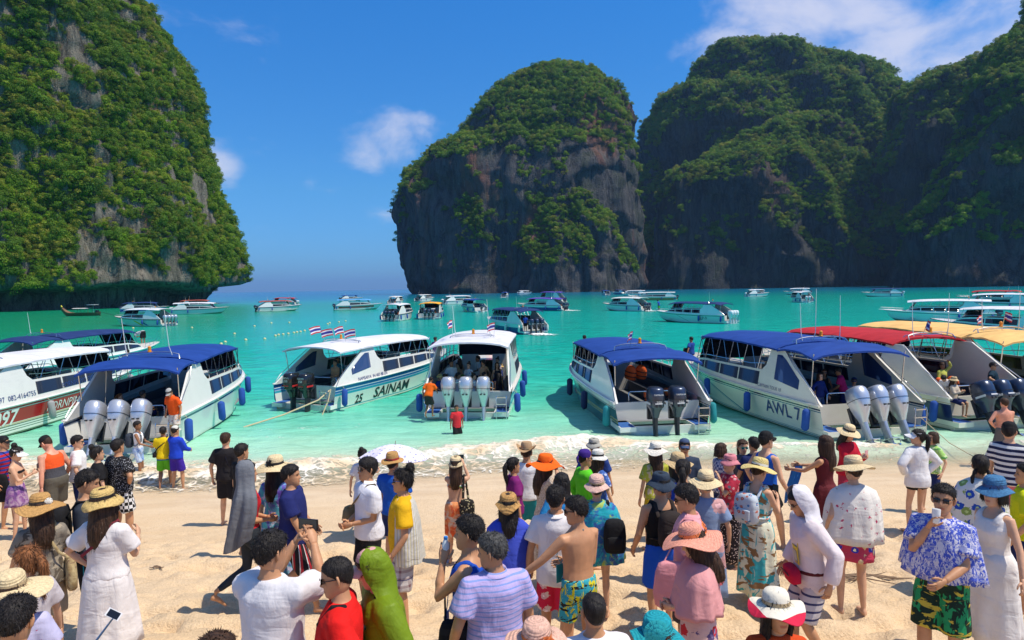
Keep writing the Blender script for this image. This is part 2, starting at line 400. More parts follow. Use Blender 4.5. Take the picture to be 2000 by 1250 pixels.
def cliff(name, mat, D, left, right, depth, nth=220, nz=130, amp=6., flute=3., fine=1., notch=None, ledge=0., expo=2.3, seed=0., yc=0., Xl=None, Xr=None, topz=None, rsc=60., ramp_=0., veg=2., ztrim=0.):
    """body lofted from its left and right outline (photo pixels, taken to distance D) with a rounded plan of its own depth"""
    def prof(pts):
        W = np.array([at_y(px, py, D) for px, py in pts]); o = np.argsort(W[:, 2]); return W[o, 2], W[o, 0]
    zr, xr = prof(right) if Xr is None else (np.array([0., 1000.]), np.array([Xr, Xr]))
    zl, xl = prof(left) if Xl is None else (np.array([0., 1000.]), np.array([Xl, Xl]))
    top = topz or min(zl.max() if Xl is None else 1e9, zr.max() if Xr is None else 1e9)
    k = np.linspace(0, 1, nz)
    zs = -4 + (top+4)*(1-(1-k)**1.5)
    a_l = np.interp(zs, zl, xl); a_r = np.interp(zs, zr, xr)
    xc = (a_l+a_r)/2; a = np.maximum((a_r-a_l)/2, .05); amax = a.max()
    b = depth*(a/amax)**.75
    th = np.linspace(0, 2*PI, nth, endpoint=False)
    th = th + .25*np.sin(2*(th))*0
    ct, st = np.cos(th), np.sin(th)
    px = np.sign(ct)*np.abs(ct)**(2/expo); py = np.sign(st)*np.abs(st)**(2/expo)
    zq = zs*(1-ztrim/top); P = np.zeros((nz, nth, 3))
    P[..., 0] = xc[:, None] + a[:, None]*px; P[..., 1] = D + yc + b[:, None]*py; P[..., 2] = zq[:, None]
    Nn = np.zeros_like(P); Nn[..., 0] = ct[None]*np.ones((nz, 1)); Nn[..., 1] = st[None]*np.ones((nz, 1))
    fade = np.clip(a/(.25*amax), .15, 1)[:, None]
    big = fbm(P/ (9*amp) + seed, 4, .5)*amp
    fl = P/np.array((4.2*flute, 4.2*flute, 26*flute)) + seed*2
    f = fbm(fl, 4, .55); ridge = (1-np.abs(f)*2.2)
    fi = fbm(P/(3.0*fine*np.array((1, 1, 1.6))) + seed*3, 4, .6)*fine
    rg = 1-2*np.abs(fbm(P/np.array((rsc, rsc, rsc*1.7)) + P[..., 2:3]*np.array((.004, .004, 0)) + seed*4, 3, .5)*1.6)
    dsp = big + (ridge-.5)*flute + fi + rg*ramp_
    if ledge:
        ph = P[..., 2]/(ledge*6.5) + fbm(P/(ledge*14) + seed*5, 3)*1.3
        saw = ph - np.floor(ph)
        dsp = dsp + (.5-saw)*ledge*.8*np.clip((saw-0)*5, 0, 1)*(.6+.8*fbm(P/(ledge*9)+seed*7, 2))
    dsp = dsp - (.55*ramp_ + .35*flute + .3*amp + veg)
    P += Nn*(dsp*fade)[..., None]
    P[..., 2] += (fbm(P/(5*fine) + 40, 3)*fine*1.2)*np.clip(zs/20, 0, 1)[:, None]
    if notch:
        zt, ind = notch
        wv = zt*(1 + .5*fbm(P*np.array((.04, .04, 0)) + 2, 3))
        q = np.clip((wv - P[..., 2])/(zt*.16), 0, 1)
        P[..., :2] -= (Nn*(q*ind)[..., None])[..., :2]
    mb = MB(); n = nth
    F = [(j*n+i, j*n+(i+1) % n, (j+1)*n+(i+1) % n, (j+1)*n+i) for j in range(nz-1) for i in range(n)]
    F.append(tuple((nz-1)*n+i for i in range(n)))
    mb.add(P.reshape(-1, 3), F)
    o = mb.build(name, mat, sharp=None)
    return o, P

PTS = {}
def scatter(P, dens, size, nzmin, noise_s, cover, zmin, seed, zfull=None, front=True):
    """points for shrubs on a cliff's grid: more on ledges and tops, gathered in patches"""
    rs = np.random.RandomState(seed)
    A = P[:-1]; B = np.roll(P, -1, 1)[:-1]; C = np.roll(P, -1, 1)[1:]; Dd = P[1:]
    cx = (A+B+C+Dd)/4
    N = np.cross(B-A, Dd-A); ar = np.linalg.norm(N, axis=-1); N = N/np.maximum(ar, 1e-9)[..., None]
    pn = fbm(cx/(noise_s*np.array((1, 1, 1.9))) + seed, 4, .6)
    v = CAM - cx; v = v/np.linalg.norm(v, axis=-1)[..., None]
    vis = (N*v).sum(-1) > -.35
    score = N[..., 2]*nzmin*1.3 + pn*1.5 + cover
    if zfull is not None: score = score + np.clip((cx[..., 2]-zfull)/70, -.4, .22)
    zb = zmin*(1+.9*fbm(cx*np.array((.05, .05, 0)) + seed, 3))
    prob = np.clip(score*1.6, 0, 1)*(cx[..., 2] > zb)*vis
    lam = ar*dens*prob
    cnt = rs.poisson(np.minimum(lam, 30))
    j, i = np.nonzero(cnt); rep = cnt[j, i]; j = np.repeat(j, rep); i = np.repeat(i, rep)
    u, w = rs.rand(len(j), 1), rs.rand(len(j), 1)
    pts = A[j, i]*(1-u)*(1-w) + B[j, i]*u*(1-w) + C[j, i]*u*w + Dd[j, i]*(1-u)*w
    nn = N[j, i]
    sv = vnoise(pts/(noise_s*.8) + 50)*.5+.5
    s = size*(.40 + rs.rand(len(j))**2*.75 + .55*sv*rs.rand(len(j)))
    pts = pts + nn*(s*.25)[:, None]
    return pts, s, nn

# shrub crowns: lumpy heaps of leaf-clump faces
leaf_cols = [((.105, .19, .012), (.21, .31, .02)), ((.06, .14, .014), (.135, .25, .02)), ((.17, .20, .022), (.28, .29, .04)), ((.085, .20, .010), (.18, .33, .013))]
def leaf_mat(name, lo, hi):
    t = NT(name); oi = t.new('ShaderNodeObjectInfo')
    pos = t.new('ShaderNodeNewGeometry').outputs['Position']
    n = t.noise(pos, .03, 3, .5)
    f = t.math('ADD', t.math('MULTIPLY', oi.outputs['Random'], 1.0), t.math('MULTIPLY', t.math('SUBTRACT', t.rng(n, .35, .65), .5), .7))
    c = t.mix(f, lo, hi)
    rp = t.new('ShaderNodeNewGeometry').outputs['Random Per Island']
    c = t.mix(t.math('MULTIPLY', rp, .45), c, t.mix(1., c, (1.5, 1.45, .9), 'MULTIPLY'))
    t.col(c); t.p(rough=.6, spec=.25)
    tr = t.new('ShaderNodeBsdfTranslucent'); t.l.new(c, tr.inputs[0])
    mx = t.new('ShaderNodeMixShader'); mx.inputs[0].default_value = .3
    t.l.new(t.b.outputs[0], mx.inputs[1]); t.l.new(tr.outputs[0], mx.inputs[2]); t.l.new(mx.outputs[0], t.o.inputs[0])
    return t.m
LEAF = [leaf_mat('foliage_%s' % s, *c) for s, c in zip(('olive', 'deep', 'dry', 'fresh'), leaf_cols)]
shrub_col = bpy.data.collections.new('shrub_kinds')
def shrub(i, mat, lobes, per, leaf, squash):
    rs = np.random.RandomState(100+i); V = []; F = []
    for l in range(lobes):
        c = rs.normal(size=3)*np.array((.46, .46, .34)); r = .34 + .24*rs.rand()
        if l == 0: c = np.array((0, 0, .25)); r = .62
        d = rs.normal(size=(per, 3)); d /= np.linalg.norm(d, axis=1)[:, None]; d[:, 2] = np.where(d[:, 2] < -.55, -d[:, 2], d[:, 2])
        for k in range(per):
            p = c + d[k]*r*(.75+.35*rs.rand())*np.array((1, 1, squash))
            n = d[k] + rs.normal(size=3)*.42; n /= np.linalg.norm(n)
            u = np.cross(n, (0.3, .2, 1.)); u /= np.linalg.norm(u); w = np.cross(n, u)
            a = rs.rand()*PI; u, w = u*math.cos(a)+w*math.sin(a), w*math.cos(a)-u*math.sin(a)
            s = leaf*(.6+.8*rs.rand())
            o = len(V); V += [p-u*s, p-w*s*.6+n*s*.12, p+u*s, p+w*s*.6+n*s*.12]; F.append((o, o+1, o+2, o+3))
    mb = MB(); mb.add(V, F); me = mb.mesh('shrub', mat, smooth=False)
    o = bpy.data.objects.new('shrub', me); shrub_col.objects.link(o); return o
KINDS = [shrub(i, LEAF[i % 4], 7, 210, .062 if i < 4 else .075, .85 if i < 4 else 1.1) for i in range(6)]
def foliage(name, label, pts, s, rs):
    me = bpy.data.meshes.new(name); me.vertices.add(len(pts)); me.vertices.foreach_set('co', pts.ravel())
    a = me.attributes.new('scl', 'FLOAT_VECTOR', 'POINT'); sv = np.stack([s*(.85+.4*rs.rand(len(s))), s*(.85+.4*rs.rand(len(s))), s*(.7+.6*rs.rand(len(s)))], -1); a.data.foreach_set('vector', sv.ravel())
    a = me.attributes.new('rot', 'FLOAT_VECTOR', 'POINT'); rv = np.stack([rs.normal(size=len(s))*.25, rs.normal(size=len(s))*.25, rs.rand(len(s))*2*PI], -1); a.data.foreach_set('vector', rv.ravel())
    a = me.attributes.new('pick', 'INT', 'POINT'); a.data.foreach_set('value', rs.randint(0, len(KINDS), len(s)).astype(np.int32))
    o = link(name, me); tag(o, label, kind='stuff')
    g = bpy.data.node_groups.new(name, 'GeometryNodeTree')
    g.interface.new_socket('Geometry', in_out='INPUT', socket_type='NodeSocketGeometry'); g.interface.new_socket('Geometry', in_out='OUTPUT', socket_type='NodeSocketGeometry')
    gi = g.nodes.new('NodeGroupInput'); go = g.nodes.new('NodeGroupOutput')
    ci = g.nodes.new('GeometryNodeCollectionInfo'); ci.inputs['Collection'].default_value = shrub_col; ci.inputs['Separate Children'].default_value = True; ci.inputs['Reset Children'].default_value = True
    ip = g.nodes.new('GeometryNodeInstanceOnPoints'); ip.inputs['Pick Instance'].default_value = True
    def na(nm, ty):
        n = g.nodes.new('GeometryNodeInputNamedAttribute'); n.data_type = ty; n.inputs['Name'].default_value = nm
        return [x for x in n.outputs if x.enabled and x.name == 'Attribute'][0]
    g.links.new(gi.outputs[0], ip.inputs['Points']); g.links.new(ci.outputs[0], ip.inputs['Instance'])
    g.links.new(na('pick', 'INT'), ip.inputs['Instance Index']); g.links.new(na('rot', 'FLOAT_VECTOR'), ip.inputs['Rotation']); g.links.new(na('scl', 'FLOAT_VECTOR'), ip.inputs['Scale'])
    g.links.new(ip.outputs[0], go.inputs[0])
    o.modifiers.new('shrubs', 'NODES').node_group = g
    return o

def cliff_with_shrubs(name, label, folname, follabel, bodies):
    allp = []; alls = []
    for args, sc in bodies:
        o, P = cliff(name, **args); tag(o, label, kind='structure')
        p, s, nn = scatter(P, **sc); allp.append(p); alls.append(s)
    p = np.concatenate(allp); s = np.concatenate(alls)
    foliage(folname, follabel, p, s, np.random.RandomState(5))
    print(name, 'shrubs', len(p))

cliff_with_shrubs('left_cliff', 'tall grey limestone cliff overgrown with shrubs at the left', 'left_cliff_shrubs', 'dense green shrubs covering the cliff at the left', [
    (dict(mat=M_ROCK_L, D=285, left=[], Xl=-440, topz=150, right=[(455, 615), (468, 580), (478, 545), (472, 500), (460, 450), (440, 395), (415, 330), (398, 280), (384, 220), (372, 150), (350, 95), (325, 55), (292, 10), (262, -50), (215, -120)],
          depth=110, nth=420, nz=190, amp=6, flute=4.0, fine=1.8, notch=(7.0, 14.), ledge=2.6, seed=1.3, rsc=32., ramp_=4., veg=6.6),
     dict(dens=.50, size=2.0, nzmin=.8, noise_s=10., cover=.28, zmin=11, seed=3))])
cliff_with_shrubs('islet', 'dome-shaped limestone islet rising from the middle of the bay', 'islet_shrubs', 'green shrubs on the top and ledges of the dome-shaped islet', [
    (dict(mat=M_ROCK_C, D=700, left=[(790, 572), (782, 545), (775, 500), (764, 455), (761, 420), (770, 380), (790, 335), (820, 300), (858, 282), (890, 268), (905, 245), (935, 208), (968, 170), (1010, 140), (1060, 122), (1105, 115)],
          right=[(1262, 572), (1260, 500), (1252, 420), (1243, 330), (1238, 260), (1225, 205), (1200, 160), (1165, 132), (1120, 115)], depth=95, amp=12, flute=8, fine=3.2, ledge=5., seed=4.1, rsc=75., ramp_=9., veg=.5, ztrim=8., nth=300, nz=170),
     dict(dens=.13, size=3.3, nzmin=1.1, noise_s=34., cover=.0, zmin=25, seed=5, zfull=150)),
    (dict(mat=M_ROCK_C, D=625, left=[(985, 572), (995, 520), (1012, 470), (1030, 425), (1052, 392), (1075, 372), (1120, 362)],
          right=[(1262, 572), (1256, 520), (1240, 470), (1215, 425), (1190, 392), (1160, 368), (1135, 360)], depth=45, amp=9, flute=8, fine=3., ledge=4., seed=7.7, rsc=40., ramp_=7., ztrim=6., nth=200, nz=100),
     dict(dens=.13, size=3.0, nzmin=1.2, noise_s=22., cover=.16, zmin=20, seed=6, zfull=60))])
cliff_with_shrubs('right_massif', 'dark limestone cliffs closing the bay at the right', 'right_massif_shrubs', 'green shrubs on the ridges of the cliffs at the right', [
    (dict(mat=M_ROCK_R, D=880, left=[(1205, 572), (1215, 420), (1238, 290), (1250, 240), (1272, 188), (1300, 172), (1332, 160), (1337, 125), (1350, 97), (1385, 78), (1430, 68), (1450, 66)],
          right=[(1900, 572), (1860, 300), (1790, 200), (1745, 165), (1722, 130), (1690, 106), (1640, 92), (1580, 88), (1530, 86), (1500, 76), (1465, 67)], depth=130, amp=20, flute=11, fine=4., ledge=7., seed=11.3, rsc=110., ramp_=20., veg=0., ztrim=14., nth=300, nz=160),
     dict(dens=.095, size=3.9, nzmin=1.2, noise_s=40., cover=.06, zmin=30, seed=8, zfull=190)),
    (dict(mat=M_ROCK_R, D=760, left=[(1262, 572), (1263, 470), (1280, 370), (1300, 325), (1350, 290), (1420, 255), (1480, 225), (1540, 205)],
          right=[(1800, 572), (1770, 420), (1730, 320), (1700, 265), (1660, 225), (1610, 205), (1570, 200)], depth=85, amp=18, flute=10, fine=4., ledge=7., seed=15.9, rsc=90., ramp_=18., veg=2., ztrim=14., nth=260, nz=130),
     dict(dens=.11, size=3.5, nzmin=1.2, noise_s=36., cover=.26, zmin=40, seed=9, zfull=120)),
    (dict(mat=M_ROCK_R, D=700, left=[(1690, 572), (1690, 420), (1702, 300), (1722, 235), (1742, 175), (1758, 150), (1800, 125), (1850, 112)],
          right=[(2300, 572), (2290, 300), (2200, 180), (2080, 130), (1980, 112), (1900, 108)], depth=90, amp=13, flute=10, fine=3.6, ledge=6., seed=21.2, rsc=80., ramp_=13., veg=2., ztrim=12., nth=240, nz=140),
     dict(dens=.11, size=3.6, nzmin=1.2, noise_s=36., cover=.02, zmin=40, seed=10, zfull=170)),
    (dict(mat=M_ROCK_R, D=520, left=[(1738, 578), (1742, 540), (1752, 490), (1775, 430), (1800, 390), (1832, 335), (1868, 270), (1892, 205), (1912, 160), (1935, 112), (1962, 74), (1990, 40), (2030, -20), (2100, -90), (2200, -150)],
          right=[], Xr=620, topz=225, depth=70, amp=11, flute=8, fine=3., ledge=5., seed=27.5, rsc=60., ramp_=12., veg=2., ztrim=4., nth=320, nz=150),
     dict(dens=.15, size=3.0, nzmin=1.1, noise_s=26., cover=.12, zmin=30, seed=11, zfull=130))])
# ================================================================== boats
def gel(name, c, rough=.22):
    t = NT(name); n = t.noise(t.tc(), 1.3, 5, .6); n2 = t.noise(t.mapping(t.tc(), (1, 1, 5)), 3, 4, .6)
    f = t.math('MULTIPLY', t.rng(n, .4, .7), t.rng(n2, .3, .7))
    t.col(t.mix(t.math('MULTIPLY', f, .35), c, tuple(x*.72+.02 for x in c))); t.p(rough=rough, spec=.5, coat=.25); return t.m
M_GEL = gel('white_gelcoat', (.80, .79, .75)); M_GEL2 = gel('cream_gelcoat', (.74, .70, .60)); M_INNER = gel('grey_liner', (.52, .51, .49), .5)
M_CHROME = plain('stainless_steel', (.62, .62, .64), .22, 1.0, var=0)
M_GLASS = plain('dark_tinted_glass', (.012, .018, .03), .06, 0, .6, var=0)
M_BLUEGLASS = plain('blue_tinted_glass', (.02, .05, .14), .08, 0, .6, var=0)
M_RUB = plain('black_rubber', (.02, .02, .022), .6)
M_DECK = plain('deck_nonskid', (.55, .55, .52), .8)
M_FLOOR = plain('cockpit_floor', (.16, .17, .18), .8)
M_ORANGE = plain('orange_life_vest', (.75, .12, .02), .7)
M_BEACON = plain('amber_beacon', (.8, .28, .02), .25)
M_ROPE = plain('worn_rope', (.52, .42, .26), .9)
M_FIBRE = plain('pale_antenna', (.75, .75, .72), .4, var=0)
M_FEND = {'blue': plain('blue_fender_sock', (.012, .07, .33), .85, bump=.3, bscale=60), 'navy': plain('navy_fender_sock', (.01, .02, .08), .85), 'white': plain('white_fender', (.75, .72, .62), .5), 'teal': plain('teal_fender_sock', (.01, .22, .26), .85), 'grey': plain('grey_fender_sock', (.32, .32, .33), .85)}
def canvas(name, c, rough=.75):
    t = NT(name); v = t.mapping(t.tc(), (1.2, .5, 1)); n = t.noise(v, 2.2, 4, .6); n2 = t.noise(t.tc(), 9, 4, .6)
    t.col(t.mix(t.rng(n, .3, .7), tuple(x*.86 for x in c), tuple(min(1, x*1.12+.004) for x in c))); t.p(rough=rough, spec=.3)
    t.bump(t.math('ADD', n, t.math('MULTIPLY', n2, .3)), .35, .05); return t.m
CANVAS = {'blue': canvas('blue_canvas', (.006, .045, .25)), 'navy': canvas('navy_canvas', (.010, .03, .13)), 'white': canvas('white_canvas', (.70, .70, .74), .5), 'red': canvas('red_canvas', (.42, .012, .018)),
          'tan': canvas('tan_canvas', (.78, .47, .16)), 'purple': canvas('purple_canvas', (.09, .05, .34)), 'brown': canvas('red_brown_canvas', (.33, .07, .05)), 'orange': canvas('orange_canvas', (.85, .38, .02)), 'skyblue': canvas('sky_blue_canvas', (.10, .32, .62)), 'offwhite': canvas('off_white_canvas', (.66, .66, .64), .5)}

def hull_mat(name, bands, base=(.80, .79, .75), diag=None):
    """paint on the hull side: UV x in metres from the stern, y from chine (0) to gunwale (1); below 0 is the bottom"""
    t = NT(name); uv = t.tc('UV'); u, v, _ = t.sep(uv)
    n = t.noise(t.mapping(t.tc(), (.7, .7, 2.5)), 2.0, 5, .6)
    c = t.mix(t.math('MULTIPLY', t.rng(n, .45, .75), .22), base, tuple(x*.75 for x in base))
    for (lo, hi, col, u0, u1) in bands:
        m = t.math('MULTIPLY', t.math('GREATER_THAN', v, lo), t.math('LESS_THAN', v, hi))
        if u0 is not None: m = t.math('MULTIPLY', m, t.math('MULTIPLY', t.math('GREATER_THAN', u, u0), t.math('LESS_THAN', u, u1)))
        c = t.mix(m, c, col)
    for (ua, va, ub, vb, wd, col) in (diag or []):       # slanting stripe from (ua,va) to (ub,vb)
        k = (ub-ua)/(vb-va)
        du = t.math('ABSOLUTE', t.math('SUBTRACT', u, t.math('ADD', t.math('MULTIPLY', t.math('SUBTRACT', v, va), k), ua)))
        m = t.math('MULTIPLY', t.math('LESS_THAN', du, wd), t.math('MULTIPLY', t.math('GREATER_THAN', v, min(va, vb)), t.math('LESS_THAN', v, max(va, vb))))
        c = t.mix(m, c, col)
    # algae and scum near the water
    g = t.rng(t.math('ADD', v, t.math('MULTIPLY', t.math('SUBTRACT', n, .5), .25)), .12, -.08)
    c = t.mix(t.math('MULTIPLY', g, .55), c, (.30, .30, .17))
    t.col(c); t.p(rough=.25, spec=.5, coat=.2); return t.m

def sup(n, hw, hx, cx, z, e=3.0, y=0.):
    a = np.arange(n)*2*PI/n; c, s_ = np.cos(a), np.sin(a)
    x = cx + hx*np.sign(c)*np.abs(c)**(2/e); yy = y + hw*np.sign(s_)*np.abs(s_)**(2/e)
    return np.stack([x, yy, np.full(n, z)], -1)
def metal_paint(name, c):
    t = NT(name); n = t.noise(t.tc(), 3, 4, .6); t.col(t.mix(t.rng(n, .35, .65), tuple(x*.9 for x in c), c)); t.p(rough=.28, metal=.55, coat=.4); return t.m
M_SILVER = metal_paint('silver_cowling', (.60, .63, .69)); M_COWLDARK = metal_paint('dark_blue_grey_cowling', (.045, .06, .10)); M_COWLBLACK = plain('black_cowling', (.012, .012, .014), .2, coat=.5)
M_COWLWHITE = plain('white_cowling', (.78, .79, .8), .25, coat=.4); M_LEGDARK = plain('dark_engine_leg', (.03, .035, .045), .35, .3); M_LEGSILVER = metal_paint('silver_engine_leg', (.50, .53, .58))
OUT_MESH = {}
def outboard_meshes(style, n=16):
    if (style, n) in OUT_MESH: return OUT_MESH[(style, n)]
    silver = style == 'silver'
    cm = {'silver': M_SILVER, 'dark': M_COWLDARK, 'black': M_COWLBLACK, 'white': M_COWLWHITE}[style]
    lm = M_LEGSILVER if silver else (M_COWLWHITE if style == 'white' else M_LEGDARK)
    c = MB()
    if silver:   # tall cowl tapering like a shield
        prof = [(.66, .10, .22, .02), (.65, .17, .30, .01), (.58, .235, .35, 0), (.40, .262, .38, -.01), (.20, .255, .37, -.01), (0, .215, .33, 0), (-.18, .165, .27, .02), (-.34, .115, .2, .05), (-.45, .085, .15, .06)]
    else:        # boxier cowl, rounded top, flared skirt
        prof = [(.62, .13, .20, .02), (.60, .20, .29, .01), (.54, .245, .34, 0), (.38, .262, .37, 0), (.16, .258, .37, 0), (-.02, .245, .35, 0), (-.08, .20, .30, .02), (-.22, .14, .22, .04), (-.40, .10, .17, .05)]
    c.loft([sup(n, hw, hx, cx, z, 2.9) for z, hw, hx, cx in prof])
    out = [('cowling', c.mesh('cowling', cm, sharp=50))]
    g = MB()                                             # seam and louvres
    g.loft([sup(n, .266, .386, -.01, .225, 2.9), sup(n, .266, .386, -.01, .212, 2.9)])
    for s_ in (-1, 1): g.box(-.385, -.34, s_*.07-.035, s_*.07+.035, -.02, .02)
    out.append(('cowl_seam', g.mesh('cowl_seam', M_RUB)))
    if style in ('black', 'dark'):
        b = MB(); b.box(-.30, .10, .262, .268, .06, .13); b.box(-.30, .10, -.268, -.262, .06, .13); b.box(-.383, -.378, -.12, .12, .08, .12)
        out.append(('decal', b.mesh('decal', plain('red_decal', (.55, .03, .03), .4) if style == 'black' else plain('pale_decal', (.6, .6, .62), .4), smooth=False)))
    l = MB(); l.loft([sup(12, .085, .15, .06, -.38, 2.4), sup(12, .07, .15, .05, -.7, 2.4), sup(12, .06, .15, .02, -1.02, 2.4), sup(12, .05, .16, 0, -1.2, 2.4)])
    l.box(-.30, .14, -.13, .13, -1.03, -1.01)            # cavitation plate
    l.loft([sup(10, .045, .14, 0, -1.18, 2), sup(10, .02, .12, 0, -1.36, 2), sup(10, .008, .07, -.02, -1.5, 2)])
    l.tube([(.26, 0, -1.24), (.2, 0, -1.24), (0, 0, -1.24), (-.22, 0, -1.24), (-.3, 0, -1.24)], [.01, .055, .075, .06, .04], 10)
    out.append(('leg', l.mesh('leg', lm)))
    k = MB(); k.box(.15, .42, -.12, .12, -.42, .02); k.box(.30, .42, -.17, .17, -.5, .1)
    out.append(('mount_bracket', k.mesh('mount_bracket', M_LEGDARK)))
    p = MB()
    for i in range(3):
        a0 = i*2*PI/3; pts = []
        for r in (.04, .10, .16, .19):
            w = .5*(1-r/.22)+.22
            pts.append([(-.36+.05*math.sin(q), r*math.cos(a0+q*w), -1.24+r*math.sin(a0+q*w)) for q in (-1, -.4, .4, 1)])
        p.grid(pts)
    p.tube([(-.29, 0, -1.24), (-.40, 0, -1.24)], [.045, .03], 8)
    out.append(('propeller', p.mesh('propeller', M_CHROME)))
    OUT_MESH[(style, n)] = out; return out

def thai_flag_mat():
    t = NT('striped_flag_cloth'); u, v, _ = t.sep(t.tc('UV'))
    t.col(t.ramp(v, [(0, (.60, .02, .03)), (1/6, (.8, .8, .8)), (2/6, (.03, .04, .28)), (4/6, (.8, .8, .8)), (5/6, (.60, .02, .03))], 'CONSTANT')); t.p(rough=.8); return t.m
M_FLAG = thai_flag_mat()
def flag(parent, x, y, z, h, w=.5, lean=(0, 0), ang=2.4):
    b = MB(); top = (x+lean[0]*h, y+lean[1]*h, z+h); b.tube([(x, y, z), top], .011, 6)
    pole = b.build('flag_pole', M_CHROME, parent)
    m, n = 5, 9; P = np.zeros((m, n, 3)); uv = []
    hh = w*.62
    for j in range(m):
        for i in range(n):
            s_ = i/(n-1)*w; dz = -hh + hh*j/(m-1); k = (h+dz)/h
            bx, by = x+lean[0]*h*k, y+lean[1]*h*k
            wv = .05*math.sin(s_*15+j*.5)*(s_/w); sag = -.10*(s_/w)**2*w*2
            P[j, i] = (bx + math.cos(ang)*s_ - math.sin(ang)*wv, by + math.sin(ang)*s_ + math.cos(ang)*wv, z+h+dz+sag); uv.append((i/(n-1), j/(m-1)))
    b = MB(); b.grid(P); b.build('flag', M_FLAG, pole, uv=uv, sharp=None)

class Boat:
    def __init__(s, L=11.5, B=3.2, fb=1.1):
        s.L, s.B, s.fb = L, B, fb
    def w(s, u):
        t = np.clip((u-.48)/.52, 0, 1); return s.B/2*(.95+.05*np.clip(u/.3, 0, 1))*(1-.93*t**2.4)
    def zg(s, u): return s.fb + .42*u**2.2
    def wc(s, u):
        t = np.clip((u-.45)/.55, 0, 1); return s.w(u)*(.90-.5*t**1.7)
    def zc(s, u):
        t = np.clip((u-.4)/.6, 0, 1); return .06 + .62*t**2
    def zk(s, u):
        t = np.clip((u-.62)/.38, 0, 1); return -.42 + (s.zg(1.)+.30)*t**2.3
    def side(s, u, v, sg, off=0.):
        """point of the hull side at u (0 stern..1 bow), v (0 chine..1 gunwale), sg=+1 port, -1 starboard"""
        wc, w, zc, zg = s.wc(u), s.w(u), s.zc(u), s.zg(u)
        zk = s.zk(u); zc = np.maximum(zc, zk+.02)
        y = wc + (w-wc)*(v**1.25) + off
        rake = .10*s.L*np.clip((u-.8)/.2, 0, 1)**2*(v-1)*.6
        return np.stack([u*s.L + rake, sg*y, zc + (zg-zc)*v], -1)
    def hull(s, root, mat, nu=34, nv=8):
        us = 1-(1-np.linspace(0, 1, nu))**1.25
        V = []; uv = []
        vs = np.linspace(0, 1, nv)
        b = MB()
        cols = []
        for sg in (1, -1):
            P = np.stack([s.side(us, v, sg) for v in vs], 1)          # (nu,nv,3)
            zk = s.zk(us); rk = -.06*s.L*np.clip((us-.8)/.2, 0, 1)**2
            K = np.stack([us*s.L+rk, 0*us, np.minimum(zk, P[:, 0, 2]-.02)], -1)[:, None]
            M = (K+P[:, :1])/2; M[..., 2] -= .03
            G = np.concatenate([K, M, P], 1)
            if sg < 0: G = G[:, ::-1]
            b.grid(G)
            vv = np.concatenate([[-.6, -.3], vs]);  vv = vv[::-1] if sg < 0 else vv
            uv += [(u*s.L, q) for u in us for q in vv]
        # bow cap and transom
        o = b.build('hull', mat, root, uv=uv, sharp=35)
        return o

def panel(b, boat, xs, zlo, zhi, sg, inset, lean, thick, nz=4):
    """upright curved panel following the hull in plan; between heights zlo(x) and zhi(x)"""
    F = []; O = np.zeros((len(xs), nz, 3)); I = np.zeros_like(O)
    for i, x in enumerate(xs):
        for j in range(nz):
            z = zlo[i] + (zhi[i]-zlo[i])*j/(nz-1)
            y = boat.w(np.clip(x/boat.L, 0, 1)) - inset - lean*max(0, z-boat.zg(x/boat.L))
            O[i, j] = (x, sg*y, z); I[i, j] = (x, sg*(y-thick), z)
    m, n = O.shape[:2]; k = m*n
    idx = lambda i, j: i*n+j
    for i in range(m-1):
        for j in range(n-1):
            F.append((idx(i, j), idx(i+1, j), idx(i+1, j+1), idx(i, j+1))); F.append((k+idx(i, j), k+idx(i, j+1), k+idx(i+1, j+1), k+idx(i+1, j)))
        for j in (0, n-1): F.append((idx(i, j), idx(i+1, j), k+idx(i+1, j), k+idx(i, j)))
    for j in range(n-1):
        for i in (0, m-1): F.append((idx(i, j), idx(i, j+1), k+idx(i, j+1), k+idx(i, j)))
    b.add(np.concatenate([O.reshape(-1, 3), I.reshape(-1, 3)]), F)

